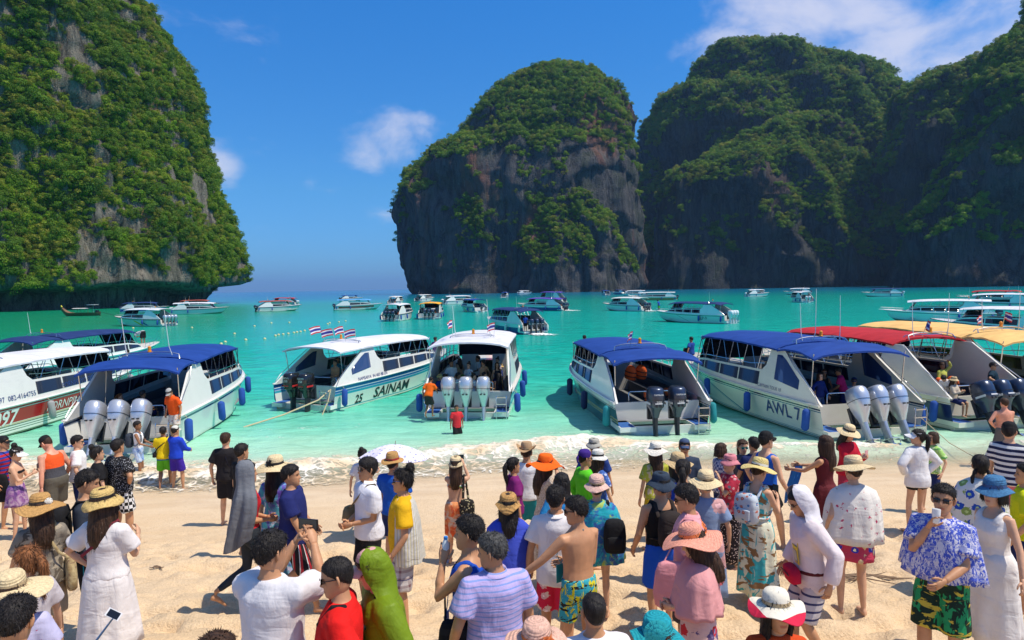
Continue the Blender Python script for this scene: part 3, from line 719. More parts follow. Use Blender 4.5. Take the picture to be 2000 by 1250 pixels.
def speedboat(label, loc, heading, L=11.5, B=3.2, hull=None, top='blue', hard=False, engines=(3, 'silver'), tilt=0., fenders=('blue', 3), side_fend=(1, -1), beacon=True, antennas=2, flags=0,
              cabin_glass=None, arch=True, detail=2, aft_flap=True, seg=0, group=None, name='speedboat', arch_x=2.3, top_z=2.55, pitch=0., roll=0., wing_glass=None, seats=True, gelc=None, aft_end=.5, ladder=True, cat='boat', scale=1.):
    bt = Boat(L, B); gelc = gelc or M_GEL
    root = link(name, None); root.empty_display_size = .3
    root.location = loc; root.rotation_euler = (R(roll), R(-pitch), R(90-heading)); root.scale = (scale,)*3
    tag(root, label, cat, group)
    hm = hull or gelc
    bt.hull(root, hm, 34 if detail > 1 else 18, 8 if detail > 1 else 5)
    # rub rail
    us = np.linspace(0, 1, 30 if detail > 1 else 14)
    for sg in (1, -1):
        b = MB(); b.tube(bt.side(us, 1.0, sg, .015), .035, 6); b.build('rub_rail', gelc if detail > 1 else M_RUB, root)
    # decks
    b = MB(); ud = np.linspace(.70, 1.0, 12); m = 7
    P = np.zeros((len(ud), m, 3))
    for i, u in enumerate(ud):
        for j in range(m):
            q = -1+2*j/(m-1); P[i, j] = (u*L, q*bt.w(u), bt.zg(u)+.10*(1-q*q)*min(1, bt.w(u)*1.5)+.01)
    b.grid(P[:, ::-1]); b.build('foredeck', gelc, root)
    b = MB(); ui = np.linspace(.075, .72, 14)
    for sg in (1, -1):       # side decks and inner walls
        P = np.stack([np.stack([ui*L, sg*(bt.w(ui)-k), np.where(k > .2, zz, bt.zg(ui)+.005)], -1) for k, zz in ((0., 0), (.16, 0), (.26, .35))], 1)
        b.grid(P if sg > 0 else P[:, ::-1])
    b.build('liner', M_INNER if detail > 1 else gelc, root)
    b = MB(); uf = np.linspace(.05, .74, 10)
    P = np.stack([np.stack([uf*L, q*(bt.w(uf)-.2), 0*uf+.35], -1) for q in (1, 0, -1)], 1); b.grid(P[:, ::-1]); b.build('cockpit_floor', M_FLOOR, root)
    # stern: motor well, transom wall, side platforms
    w0 = bt.w(0.)
    b = MB(); b.box(.02, .12, -w0*.9, w0*.9, -.3, .30); b.box(.85, .95, -w0+.1, w0-.1, .2, .98)
    b.build('transom', gelc, root)
    for sg in (1, -1):
        b = MB(); y0, y1 = sorted((sg*(w0*.93), sg*(w0*.60))); b.box(-.25, .9, y0, y1, .18, .34)
        b.build('swim_platform', gelc, root)
    if detail > 1:
        for sg in (1, -1):
            b = MB(); y0, y1 = sorted((sg*(w0*.9), sg*(w0*.63))); b.box(-.22, .85, y0, y1, .342, .35)
            b.build('platform_pad', M_BLUEPAD, root)
    # superstructure sides with the swept stern wings
    zt = top_z-.08; ax = arch_x; fx = .745*L
    if arch:
        kx = np.array([.0, .25, .6, ax, ax+.75, ax+.95, ax+1.2, .62*L, fx-.5, fx+.25]); kz = np.array([.98, 1.26, 1.5, zt, zt, 2.05, 1.86, 1.83, 1.72, 1.30])
    else:
        kx = np.array([.0, .3, .8, 1.2, .62*L, fx-.5, fx+.25]); kz = np.array([1.02, 1.15, 1.5, 1.75, 1.83, 1.72, 1.30])
    xs = np.unique(np.concatenate([np.linspace(0, fx+.25, 30 if detail > 1 else 16), kx])); zh = np.interp(xs, kx, kz); zl = np.array([bt.zg(x/L)-.02 for x in xs])
    zh = np.maximum(zh, zl+.02)
    for sg in (1, -1):
        b = MB(); panel(b, bt, xs, zl, zh, sg, .05, .16, .07, 5)
        sp = b.build('side_panel', gelc, root, sharp=50)
        # side windows, slightly proud of the panel
        edges = np.linspace(ax+1.25, fx-.15, 5 if detail > 1 else 3)
        for k in range(len(edges)-1):
            x0, x1 = edges[k]+.05, edges[k+1]-.05; xx = np.linspace(x0, x1, 5)
            lo = np.array([bt.zg(x/L)+.18 for x in xx]); hi = np.interp(xx, kx, kz)-.08
            if k == len(edges)-2: hi = np.minimum(hi, np.interp(xx, [x0, x1], [hi[0], lo[-1]+.12]))
            hi = np.maximum(hi, lo+.04)
            b = MB(); panel(b, bt, xx, lo, hi, sg, .038, .16, .012, 2); panel(b, bt, xx, lo, hi, sg, .118, .16, .012, 2)
            b.build('window', cabin_glass or M_GLASS, sp, sharp=None)
        if wing_glass and arch:
            xx = np.linspace(1.25, ax+.35, 6); lo = np.linspace(1.45, 1.62, 6); hi = np.maximum(np.interp(xx, kx, kz)-.2, lo+.03)
            b = MB(); panel(b, bt, xx, lo, hi, sg, .038, .16, .012, 2); panel(b, bt, xx, lo, hi, sg, .118, .16, .012, 2); b.build('window', wing_glass, sp, sharp=None)
    yin = lambda x, z: bt.w(min(1, x/L)) - .05 - .16*max(0, z-bt.zg(min(1, x/L)))
    # front windscreen
    b = MB(); P = []
    for j in range(4):
        z = 1.62+(zt-.05-1.62)*j/3; x = fx-.25-.55*j/3; hw = yin(x, z)-.06
        P.append([(x-.25*(q*q), q*hw, z) for q in np.linspace(-1, 1, 9)])
    b.grid(P); b.build('windscreen', M_GLASS, root)
    # canopy
    tm = CANVAS[top]
    def canopy(x0, x1, nm, zoff=0., drop0=0., drop1=0.):
        n = 26 if detail > 1 else 10; m = 11 if detail > 1 else 7; P = np.zeros((n, m, 3))
        for i in range(n):
            k = i/(n-1); x = x0+(x1-x0)*k; hw = (yin(min(x, fx), zt) + .10 if x > ax else yin(ax, zt)+.10)
            hw *= (1 - .30*max(0, (k-.8)/.2)**2) if nm == 'canopy' else 1.
            zc = zt+.05+zoff + .10*math.sin(PI*min(1, k*1.0)) - drop0*(1-k)**2 - drop1*max(0, (k-.75)/.25)**2
            if seg: zc += .035*abs(math.sin(PI*seg*k))
            for j in range(m):
                q = -1+2*j/(m-1); wr = .006*math.sin(x*7+q*5) if not hard else 0
                P[i, j] = (x, q*hw, zc + .16*(1-abs(q)**2.2) + wr - (.05 if abs(q) > .97 else 0))
        b = MB(); b.grid(P[:, ::-1]); Q = P.copy(); Q[..., 2] -= .035
        b.grid(Q); 
        edge = np.concatenate([P[0], P[:, -1][1:], P[-1][::-1][1:], P[:, 0][::-1][1:]]); e2 = edge.copy(); e2[:, 2] -= .06
        b.grid(np.stack([edge, e2]))
        return b.build(nm, tm, root, sharp=60)
    if hard or not arch: canopy(aft_end, fx-.05, 'canopy', drop1=.10)
    else:
        canopy(ax+.35, fx+.1, 'canopy', drop1=.16)
        if aft_flap: canopy(aft_end, ax+.3, 'aft_canopy', -.03, .12)
    # frame posts and rails
    b = MB(); n_p = 6 if detail > 1 else 3
    for sg in (1, -1):
        for k in range(n_p):
            x = ax+1.5+(fx-ax-2.0)*k/(n_p-1); z0 = np.interp(x, kx, kz)-.03
            b.tube([(x, sg*(yin(x, z0)-.03), z0), (x-.28, sg*(yin(x, zt)+.02), zt+.06)], .018, 5)
            if detail > 1 and k < n_p-1: b.tube([(x+.1, sg*(yin(x, z0)-.03), z0), (x+.55, sg*(yin(x, zt)+.02), zt+.06)], .014, 5)
        xr = np.linspace(ax+1.1, fx-.2, 8); b.tube([(x, sg*(yin(x, 2.0)-.02), np.interp(x, kx, kz)+.16) for x in xr], .016, 5)
        if hard or (detail > 1 and aft_flap and arch):
            b2 = MB(); b2.tube([(aft_end+.25, sg*(w0-.22), 1.0 if not arch else np.interp(aft_end+.25, kx, kz)), (aft_end+.12, sg*(yin(ax, zt)+.03), zt)], .018, 5); b2.build('canopy_post', M_CHROME, root)
    b.build('canopy_frame', M_CHROME, root)
    # bow rail
    ur = np.linspace(.78, .985, 8)
    for sg in (1, -1):
        b = MB(); rail = [(u*L, sg*(bt.w(u)-.08), bt.zg(u)+.28) for u in ur]; b.tube(rail, .014, 5)
        for p_ in rail[::2]: b.tube([p_, (p_[0], p_[1], p_[2]-.28)], .012, 5)
        b.build('bow_rail', M_CHROME, root)
    # stern hand rails along the wing edge
    if detail > 1:
        for sg in (1, -1):
            b = MB(); pr = [(x, sg*(yin(x, z)+.03), z+.05) for x, z in ((.1, 1.12), (.35, 1.38), (.9, 1.72), (1.5, 2.05), (ax-.1, zt-.05))]
            b.tube(pr, .016, 6); b.build('grab_rail', M_CHROME, root)
    # arch hoop with lights
    zr = zt+.26
    if detail > 0:
        b = MB(); hoop = [(ax+.35, y, zr+.12*(1-(y/1.0)**4)) for y in np.linspace(-.95, .95, 9)]
        hoop = [(ax+.25, -1.0, zr-.12)] + hoop + [(ax+.25, 1.0, zr-.12)]
        b.tube(hoop, .022, 6); b.tube([(ax+.7, -.9, zr-.1), (ax+.65, -.8, zr+.02), (ax+.65, .8, zr+.02), (ax+.7, .9, zr-.1)], .016, 6); b.build('light_hoop', M_CHROME, root)
    if beacon:
        b = MB(); b.tube([(ax+.35, 0, zr+.12), (ax+.35, 0, zr+.16), (ax+.35, 0, zr+.17), (ax+.35, 0, zr+.30), (ax+.35, 0, zr+.33)], [.07, .07, .055, .055, .02], 10); b.build('beacon', M_BEACON, root)
    for k in range(antennas):
        b = MB(); y = (.72, -.72, .3)[k]; b.tube([(ax+.35, y, zr), (ax+.35-.1*k, y+.05, zr+.3), (ax+.3-.15*k, y+.12, zr+1.3+.25*k)], [.022, .014, .008], 5); b.build('antenna', M_FIBRE, root)
    for k in range(flags):
        y = np.linspace(-.85, .85, flags)[k] if flags > 1 else .4
        flag(root, ax+.3, y, zr-.02, .62+.12*(k % 2), .5, (-.3+.2*k/ max(1, flags), .12*(k-1)), 2.5+.4*math.sin(k*2.1))
    # console bulkhead, benches
    if seats:
        b = MB(); b.box(fx-1.15, fx-1.05, -1.15, -.35, .36, 1.75); b.build('bulkhead', M_INNER, root); b = MB(); b.box(fx-1.15, fx-1.05, .35, 1.15, .36, 1.75); b.box(fx-1.3, fx-1.15, .45, 1.05, 1.0, 1.25); b.build('bulkhead', M_INNER, root)
        for sg in (1, -1):
            b = MB(); y0, y1 = sorted((sg*(w0-.28), sg*(w0-.72))); b.box(1.3, fx-1.3, y0, y1, .36, .78)
            y2, y3 = sorted((sg*(w0-.27), sg*(w0-.36))); b.box(1.3, fx-1.3, y2, y3, .79, 1.1); b.build('bench', M_BENCH, root)
        if detail > 1:
            b = MB(); b.tube([(1.0, -.9, .98), (1.0, -.9, 1.28), (1.0, -.85, 1.32), (1.0, .85, 1.32), (1.0, .9, 1.28), (1.0, .9, .98)], .02, 6); b.build('stern_rail', M_CHROME, root)
    # outboard engines
    ne, st = engines
    if ne:
        sp = (.66 if B > 3.4 else .60) if ne > 2 else .74
        for k in range(ne):
            y = (k-(ne-1)/2)*sp
            e = link('outboard_motor', None, root); e.location = (-.30, y, 1.05); e.rotation_euler = (0, R(tilt), 0)
            for nm, me in outboard_meshes(st, 16 if detail > 1 else 10): link(nm, me, e)
    if ladder and detail > 1:
        b = MB()
        for y in (-w0*.88, -w0*.66): b.tube([(-.30, y, .95), (-.33, y, .98), (-.36, y, .9), (-.30, y, -.2)], .016, 6)
        for z in (.05, .35, .65, .9): b.box(-.34, -.27, -w0*.88, -w0*.66, z, z+.03)
        b.build('ladder', M_CHROME, root)
    # fenders
    fc, fn = fenders
    for sg in side_fend:
        for k in range(fn):
            u = (.03, .30, .55, .78, .9)[k] if fn <= 4 else k/fn
            p0 = bt.side(np.array(u), 1.0, sg, .02); sw = .1*math.sin(k*2.3+sg)
            b = MB(); zt_ = p0[2]-.12
            b.tube([(p0[0], p0[1], p0[2]+.02), (p0[0]+sw*.2, p0[1]+sg*.12, zt_)], .01, 5, mi=1)
            zz = np.array([0, .03, .08, .62, .68, .72]); rr = [.03, .09, .125, .125, .085, .03]
            b.tube([(p0[0]+sw*q+sw*.2, p0[1]+sg*(.14+.03*q), zt_-q) for q in zz], rr, 10)
            mats = [M_FEND[fc[k % len(fc)] if isinstance(fc, (list, tuple)) else fc], M_ROPE]
            b.build('fender', mats, root, sharp=None)
    return root, bt
M_BLUEPAD = plain('blue_deck_pad', (.02, .10, .34), .8); M_BENCH = plain('dark_bench_vinyl', (.06, .065, .08), .6)

# ---- writing on the hulls: letters laid on the curved side
TEXTS = []
def hull_text(boat, txt, x0, v0, size, sg, mat, shear=0., slope=0., stretch=1., bold=0., name='lettering'):
    cu = bpy.data.curves.new('lettering', 'FONT'); cu.body = txt; cu.size = size; cu.shear = shear; cu.resolution_u = 2; cu.offset = bold
    TEXTS.append((cu, boat, x0, v0, sg, mat, slope, stretch, name))
def finish_texts():
    obs = []
    for tt in TEXTS:
        o = bpy.data.objects.new('lettering_tmp', tt[0]); COL.objects.link(o); obs.append(o)
    bpy.context.view_layer.update(); dg = bpy.context.evaluated_depsgraph_get()
    for o, (cu, (root, bt), x0, v0, sg, mat, slope, stretch, nm) in zip(obs, TEXTS):
        me = bpy.data.meshes.new_from_object(o.evaluated_get(dg))
        n = len(me.vertices); co = np.zeros(n*3); me.vertices.foreach_get('co', co); co = co.reshape(-1, 3)
        x = x0 + (co[:, 0] if sg < 0 else -co[:, 0])*stretch
        u = np.clip(x/bt.L, 0, 1); ht = np.maximum(bt.zg(u)-bt.zc(u), .2)
        v = v0 + co[:, 1]/ht + slope*(co[:, 0])
        P = bt.side(u, np.clip(v, .001, 1.6), sg, .014)
        over = v > 1                      # above the gunwale: on the superstructure panel
        z = bt.zg(u) + (v-1)*ht
        P[over, 1] = (sg*(bt.w(u) - .05 - .16*(z-bt.zg(u)) + .014))[over]; P[over, 2] = z[over]
        if nm == 'cowl_lettering':
            P = np.stack([np.full(n, -.394), -(co[:, 0]-co[:, 0].mean()), v0+co[:, 1]], -1)
        me.vertices.foreach_set('co', P.ravel()); me.materials.clear(); me.materials.append(mat)
        if sg > 0: me.flip_normals()
        link(nm, me, root)
    for o in obs:
        cu = o.data; bpy.data.objects.remove(o); bpy.data.curves.remove(cu)

def wpos(px, py): p = at_z(px, py, 0.); return (p[0], p[1], 0.)
BLACK = plain('black_lettering', (.015, .015, .02), .4); NAVY = plain('navy_lettering', (.02, .05, .2), .4); WHITE = plain('white_lettering', (.8, .8, .78), .4); GOLD = plain('gold_lettering', (.62, .40, .12), .35, .3)
HB = {}
# hull liveries
H_RED = hull_mat('red_striped_hull', [(.40, .95, (.42, .01, .012), None, 0), (.86, .885, (.8, .78, .74), None, 0), (.30, .33, (.03, .09, .06), None, 0), (.22, .245, (.03, .09, .06), None, 0), (.14, .165, (.03, .09, .06), None, 0), (.335, .38, (.62, .50, .30), None, 0), (-.05, .05, (.02, .12, .08), None, 0)])
H_SAI = hull_mat('blue_streaked_hull', [(.62, .96, (.02, .16, .42), None, 0), (.80, .83, (.75, .78, .8), None, 0), (.70, .715, (.7, .75, .8), None, 0), (.60, .69, (.02, .32, .46), None, 0), (.06, .10, (.03, .25, .36), None, 0)], (.66, .72, .66))
H_CTR = hull_mat('white_and_blue_hull', [(.35, .9, (.03, .16, .48), None, 0), (.58, .64, (.75, .76, .76), None, 0)])
H_E = hull_mat('dark_green_hull', [(.0, .78, (.015, .085, .10), None, 0), (.42, .46, (.55, .42, .10), None, 0), (.34, .37, (.55, .42, .10), None, 0), (.80, .83, (.02, .02, .03), None, 0)])
H_F = hull_mat('cream_hull_teal_lines', [(.86, .91, (.015, .03, .07), None, 0), (.80, .83, (.01, .12, .20), None, 0), (.02, .05, (.01, .22, .30), None, 0), (.075, .09, (.01, .22, .30), 0, 8.)], (.72, .70, .60), [(8.0, .82, 4.6, .06, .09, (.01, .22, .30)), (8.25, .82, 4.85, .06, .03, (.01, .22, .30))])
H_G = hull_mat('navy_hull', [(.10, .80, (.012, .025, .10), None, 0), (.83, .85, (.45, .33, .14), None, 0)], (.72, .70, .62))
H_WHITE = hull_mat('white_hull_navy_line', [(.84, .90, (.02, .04, .12), None, 0)], (.74, .74, .70))
H_GREENISH = hull_mat('pale_green_hull', [(.84, .90, (.02, .04, .12), None, 0)], (.50, .62, .52), [(5.4, .75, 3.8, .1, .3, (.6, .42, .05)), (3.9, .6, 2.7, .1, .25, (.02, .08, .25))])
H_REDW = hull_mat('red_white_hull', [(.35, .8, (.62, .06, .03), .8, 9.5), (.5, .53, (.75, .72, .66), 1.5, 9.)], (.76, .74, .68))
H_NAVY = hull_mat('navy_blue_hull', [(.0, .62, (.02, .04, .22), None, 0)], (.7, .7, .68))
H_BLUE = hull_mat('blue_white_hull', [(.3, .8, (.02, .09, .42), None, 0)], (.76, .76, .74))
H_BROWN = hull_mat('brown_hull', [(.0, .7, (.45, .20, .08), None, 0)], (.7, .68, .6))
H_ALP = hull_mat('aqua_white_hull', [(.84, .90, (.02, .03, .05), None, 0)], (.58, .68, .62), [(7.2, .8, 5.2, .1, .05, (.02, .05, .08))])

def near(key, label, loc, heading, **kw):
    HB[key] = speedboat(label, loc, heading, **kw); return HB[key]
near('A', 'white-roofed speedboat with a red hull side and white numerals at the left edge', (-19.4, 21.8, 0), 0, L=13, B=3.4, hull=H_RED, top='white', engines=(3, 'silver'), fenders=(('blue', 'grey'), 4), side_fend=(-1,), flags=0, antennas=1, hard=True)
near('I', 'white speedboat with navy canopy moored behind the red-sided boat', (-27.4, 36.5, 0), 9, L=12.5, hull=H_WHITE, top='navy', engines=(2, 'dark'), fenders=('blue', 2), antennas=1)
near('B', 'white speedboat with blue canopy and three silver outboards, stern at the left beach', (-12.1, 20.9, 0.05), -7, L=11.5, B=3.55, hull=H_WHITE, top='blue', engines=(3, 'silver'), tilt=24, fenders=('blue', 4), flags=0, antennas=2, wing_glass=None, top_z=2.65, arch_x=2.0)
near('C', 'white speedboat with blue streaks, black outboards and three flags on its white roof', (-8.75, 28.4, -.05), 22, L=12.5, B=3.4, hull=H_SAI, top='white', hard=True, engines=(2, 'black'), fenders=('blue', 1), flags=4, antennas=0, wing_glass=M_BLUEGLASS, cabin_glass=M_GLASS)
near('D', 'white-roofed speedboat crowded with passengers, three silver outboards towards the beach', (-1.75, 25.6, 0), 3, L=12, B=3.6, hull=H_CTR, top='white', hard=True, engines=(3, 'silver'), tilt=6, fenders=('blue', 4), flags=2, antennas=2, top_z=2.8)
near('E', 'speedboat with dark blue canopy, dark green hull and two dark outboards', (5.0, 22.6, 0), -6, L=12, B=3.5, hull=H_E, top='blue', engines=(2, 'dark'), tilt=2, fenders=(('teal', 'navy', 'navy'), 3), flags=1, antennas=0)
near('F', 'cream speedboat with blue canopy, teal lines and three large silver outboards', (11.3, 21.3, .05), -10, L=13, B=3.9, hull=H_F, gelc=M_GEL2, top='blue', engines=(3, 'silver'), tilt=26, fenders=('blue', 4), flags=0, antennas=3, wing_glass=M_BLUEGLASS, top_z=2.75)
near('G', 'navy-hulled speedboat with long red canopy and gold numerals', (15.9, 22.4, .05), -12, L=13.5, B=3.7, hull=H_G, gelc=M_GEL2, top='red', engines=(3, 'dark'), tilt=24, fenders=(('blue', 'white'), 2), flags=1, antennas=2, aft_flap=False, seg=6, wing_glass=None, top_z=2.75)
near('H', 'speedboat with long tan canopy moored at the right edge', (19.3, 24.0, 0), -4, L=14.5, B=3.8, hull=H_WHITE, gelc=M_GEL2, top='tan', engines=(3, 'dark'), tilt=20, fenders=('blue', 2), flags=3, antennas=2, top_z=2.85, seg=3)
hull_text(HB['A'], 'PORNPINYO SPEEDBOAT GROUP', 5.0, 1.16, .30, -1, NAVY, 0, 0, .9)
hull_text(HB['A'], '081-5379797  082-4164755', .6, 1.16, .26, -1, NAVY)
hull_text(HB['A'], 'PORNPINYO MARINE', 4.0, .48, .46, -1, WHITE, .25)
hull_text(HB['A'], '097', 1.35, .36, .75, -1, WHITE, .15, 0, 1., .015)
hull_text(HB['C'], 'SAINAM', 2.75, .16, .62, -1, BLACK, .25, 0, 1.35, .012)
hull_text(HB['C'], '25', 1.4, .12, .5, -1, BLACK, .2, 0, 1.1, .012)
hull_text(HB['C'], 'NAMSAIYA  IN 483 8B LN', 1.6, 1.04, .2, -1, NAVY)
hull_text(HB['F'], 'AWL 7', 3.1, .36, .62, 1, NAVY, 0, 0, 1.1, .006)
hull_text(HB['F'], 'CAPTAIN TOUR 10', 3.6, 1.13, .17, 1, NAVY)
hull_text(HB['G'], '5396', 4.3, .36, .62, 1, GOLD, 0, 0, 1.1, .012)
hull_text(HB['G'], 'PHANTHIP', 4.4, .88, .14, 1, BLACK)

class _Flat(Boat): pass
for key, txts in (('C', (('SUZUKI', .07, .40), ('250', .10, .26))), ('E', (('YAMAHA', .06, .36), ('250', .09, .10)))):
    for ch in HB[key][0].children:
        if ch.name.startswith('outboard_motor'):
            for tx, sz, z_ in txts: hull_text((ch, Boat()), tx, 1., z_, sz*1.3, -1, WHITE, 0, 0, 1., 0., 'cowl_lettering')
# ---- boats out in the bay
def farb(px, py, heading, label, **kw):
    kw.setdefault('detail', 1); kw.setdefault('fenders', ('blue', 2)); kw.setdefault('antennas', 1)
    return speedboat(label, wpos(px, py), heading, group='boats out in the bay', **kw)
farb(330, 637, -68, 'pale green speedboat with coloured slashes and four silver outboards near the left cliff', hull=H_GREENISH, top='white', hard=True, engines=(4, 'silver'), L=11.5)
farb(240, 611, 86, 'white and blue speedboat with navy canopy close under the left cliff', hull=H_BLUE, top='navy', engines=(2, 'dark'), L=12)
farb(338, 614, 84, 'long white cruiser with pointed bow in front of the cliff corner', hull=H_WHITE, top='white', hard=True, engines=(2, 'white'), L=13)
farb(352, 603, 86, 'white speedboat half hidden behind the pointed cruiser', hull=H_WHITE, top='brown', engines=(2, 'white'), L=12)
farb(502, 609, 62, 'white speedboat with red-brown canopy, leftmost in the open water', hull=H_WHITE, top='brown', engines=(3, 'dark'), L=11)
farb(580, 596, -75, 'white speedboat with bright red canopy near the left horizon', hull=H_GREENISH, top='red', engines=(2, 'white'), L=12)
farb(655, 606, 76, 'red and white speedboat with sky blue roof', hull=H_REDW, top='skyblue', hard=True, engines=(2, 'dark'), L=12)
farb(665, 588, 60, 'small speedboat with blue canopy behind the red and white one', hull=H_WHITE, top='blue', engines=(2, 'dark'), L=11)
farb(762, 628, 8, 'white speedboat seen from behind left of the orange-roofed boat', hull=H_WHITE, top='white', hard=True, engines=(3, 'dark'), L=11)
farb(765, 595, 12, 'distant white speedboat with open stern beyond the left-hand boats', hull=H_WHITE, top='offwhite', engines=(2, 'dark'), L=10)
farb(838, 624, -1, 'speedboat with orange roof and three dark outboards seen from behind', hull=H_WHITE, top='orange', hard=True, engines=(3, 'dark'), B=3.8, L=11)
farb(815, 589, 25, 'grey workboat with flat roof near the foot of the islet', hull=H_WHITE, top='offwhite', hard=True, engines=(2, 'dark'), L=13, antennas=3)
farb(866, 595, 55, 'big white cruiser with hard top in front of the islet', hull=H_WHITE, top='white', hard=True, engines=(2, 'silver'), L=13)
farb(940, 610, -30, 'green-white motorboat with blue canopy below the islet', hull=H_GREENISH, top='blue', engines=(1, 'dark'), L=9, arch=False)
nb14 = farb(1045, 653, -27, 'speedboat with navy canopy under way, three dark outboards, full of orange vests', hull=H_NAVY, top='navy', engines=(3, 'dark'), L=11.5, detail=2, fenders=('white', 3))
nb15 = farb(1103, 607, -55, 'navy-hulled speedboat with purple canopy under way', hull=H_NAVY, top='purple', engines=(3, 'dark'), L=12)
farb(1102, 591, -50, 'white double-decked boat with purple canopy beyond the purple-topped speedboat', hull=H_WHITE, top='purple', engines=(2, 'dark'), L=12, top_z=3.3)
farb(984, 581, 10, 'distant speedboat trailing a white wake in front of the islet', hull=H_WHITE, top='blue', engines=(3, 'dark'), L=10)
farb(1012, 575, 70, 'tiny white boat against the foot of the islet', hull=H_WHITE, top='white', hard=True, engines=(2, 'white'), L=11, detail=0)
farb(1187, 577, -8, 'far small boat with blue canopy near the gap between the cliffs', hull=H_WHITE, top='blue', engines=(2, 'dark'), L=10)
farb(1222, 575, -40, 'far small navy-topped boat right of the gap', hull=H_NAVY, top='navy', engines=(2, 'white'), L=10)
farb(1262, 608, -38, 'speedboat with off-white canopy and three dark outboards under way', hull=H_WHITE, top='offwhite', hard=True, engines=(3, 'dark'), L=11.5)
farb(1322, 586, -75, 'long brown-hulled boat with white roof', hull=H_BROWN, top='offwhite', hard=True, engines=(3, 'dark'), L=16, B=3.8)
farb(1262, 578, -80, 'white-roofed boat partly behind the long brown one', hull=H_WHITE, top='white', hard=True, engines=(2, 'dark'), L=12)
nbalp = farb(1428, 632, -40, 'white speedboat with navy canopy and three white outboards at mid distance', hull=H_ALP, top='navy', hard=False, engines=(3, 'white'), L=12, detail=2)
hull_text(nbalp, 'ALP-9', 3.9, .4, .55, 1, BLACK)
farb(1458, 580, 74, 'white cabin cruiser before the right-hand cliff', hull=H_WHITE, top='white', hard=True, engines=(1, 'white'), L=10)
farb(1583, 575, -78, 'low white boat behind the one with two white outboards', hull=H_WHITE, top='white', hard=True, engines=(2, 'dark'), L=11)
farb(1577, 591, 3, 'white speedboat with two white outboards seen from behind', hull=H_WHITE, top='white', hard=True, engines=(2, 'white'), L=11)
farb(1762, 579, -70, 'speedboat with dark blue canopy alone near the right cliff', hull=H_WHITE, top='navy', engines=(3, 'silver'), L=12)
farb(1945, 630, -58, 'white hard-topped speedboat with dark windows behind the tan canopy', hull=H_WHITE, top='white', hard=True, engines=(2, 'dark'), L=12, detail=2)
farb(2000, 592, -60, 'red-canopied speedboat at the right edge by the cliff', hull=H_WHITE, top='red', engines=(3, 'dark'), L=12)
farb(2030, 606, -45, 'white arched speedboat in front of the red-canopied one', hull=H_WHITE, top='white', hard=True, engines=(3, 'white'), L=12)
farb(2110, 672, -22, 'white-roofed speedboat cut off by the right edge behind the flags', hull=H_BLUE, top='white', hard=True, engines=(2, 'dark'), L=12)
finish_texts()

def wake(boat, L_, w0, w1, label):
    root = boat[0]; b = MB(); G = []
    for i in range(14):
        k = i/13; x = -.3-L_*k; hw = w0+(w1-w0)*k
        G.append([(x, hw*q, .05+.10*(1-k)*(1-q*q)+.04*math.sin(q*9+i*1.7)) for q in np.linspace(-1, 1, 9)])
    b.grid(G); b.build('wake', M_WAKE, None, uv=[(i/13, j/8) for i in range(14) for j in range(9)], sharp=None, loc=root.location, rot=root.rotation_euler)
    tag(bpy.context.scene.collection.objects[-1], label, kind='stuff')
t = NT('wake_foam'); u_, v_, _ = t.sep(t.tc('UV')); n = t.noise(t.tc(), 1.6, 6, .7, .5)
edge = t.math('MULTIPLY', t.math('SUBTRACT', 1., u_), t.math('SUBTRACT', 1., t.math('POWER', t.math('ABSOLUTE', t.math('SUBTRACT', t.math('MULTIPLY', v_, 2.), 1.)), 2.)))
t.col((.82, .85, .84)); t.p(rough=.8); t.set(t.b, 'Alpha', t.rng(t.math('ADD', t.math('MULTIPLY', edge, .9), t.math('MULTIPLY', t.math('SUBTRACT', n, .5), 1.6)), .30, .62)); M_WAKE = t.m
wake(nb14, 4.5, 1.5, 2.6, 'white wake behind the navy-canopied boat under way'); wake(nb15, 5, 1.5, 3., 'white wake behind the purple-topped boat')
for o_ in list(COL.objects):
    l_ = o_.get('label') or ''
    if o_.name.startswith('speedboat') and l_.startswith('distant speedboat trailing'): wake((o_,), 7, 1.6, 4, 'white wake in front of the islet')
    if o_.name.startswith('speedboat') and l_.startswith('speedboat with off-white canopy'): wake((o_,), 4, 1.5, 2.4, 'white wake behind the off-white-canopied boat')
# longtail boat
M_WOOD = plain('weathered_brown_wood', (.17, .085, .04), .7, var=.3); M_WOOD2 = plain('dark_green_plank', (.05, .10, .06), .7, var=.2)
lt = link('longtail_boat', None, None, wpos(158, 617), (0, 0, R(180-6))); tag(lt, 'wooden longtail boat with upturned prow under the left cliff', 'boat')
b = MB(); rings = []
for k in range(17):
    q = k/16; x = -5+10*q; w = .85*(1-abs(2*q-1)**2.6)+.05; zg = .75+1.7*max(0, (q-.72)/.28)**2+.25*max(0, (.2-q)/.2)**2; zk = -.25+1.75*max(0, (q-.78)/.22)**2
    rings.append([(x, w, zg), (x, w*.75, (zg+zk)/2), (x, 0, zk), (x, -w*.75, (zg+zk)/2), (x, -w, zg), (x, -w*.8, zg-.06), (x, 0, max(zk+.06, zg-.4)), (x, w*.8, zg-.06)])
b.loft(rings); b.build('hull', M_WOOD, lt)
b = MB(); b.grid([[(x, y, 1.85-.12*(y/.9)**2) for y in np.linspace(-.9, .9, 5)] for x in np.linspace(-2.6, 1.6, 6)]); b.build('canopy', CANVAS['offwhite'], lt)
b = MB()
for x in (-2.4, -.5, 1.4):
    for y in (-.75, .75): b.tube([(x, y, .6), (x, y, 1.8)], .03, 5)
b.build('canopy_frame', M_WOOD, lt)
b = MB(); b.tube([(4.9, 0, 2.5), (4.75, 0, 2.2), (4.85, 0, 1.9)], [.12, .2, .1], 6); b.build('prow_ribbon', plain('yellow_ribbon', (.7, .55, .05), .8), lt)
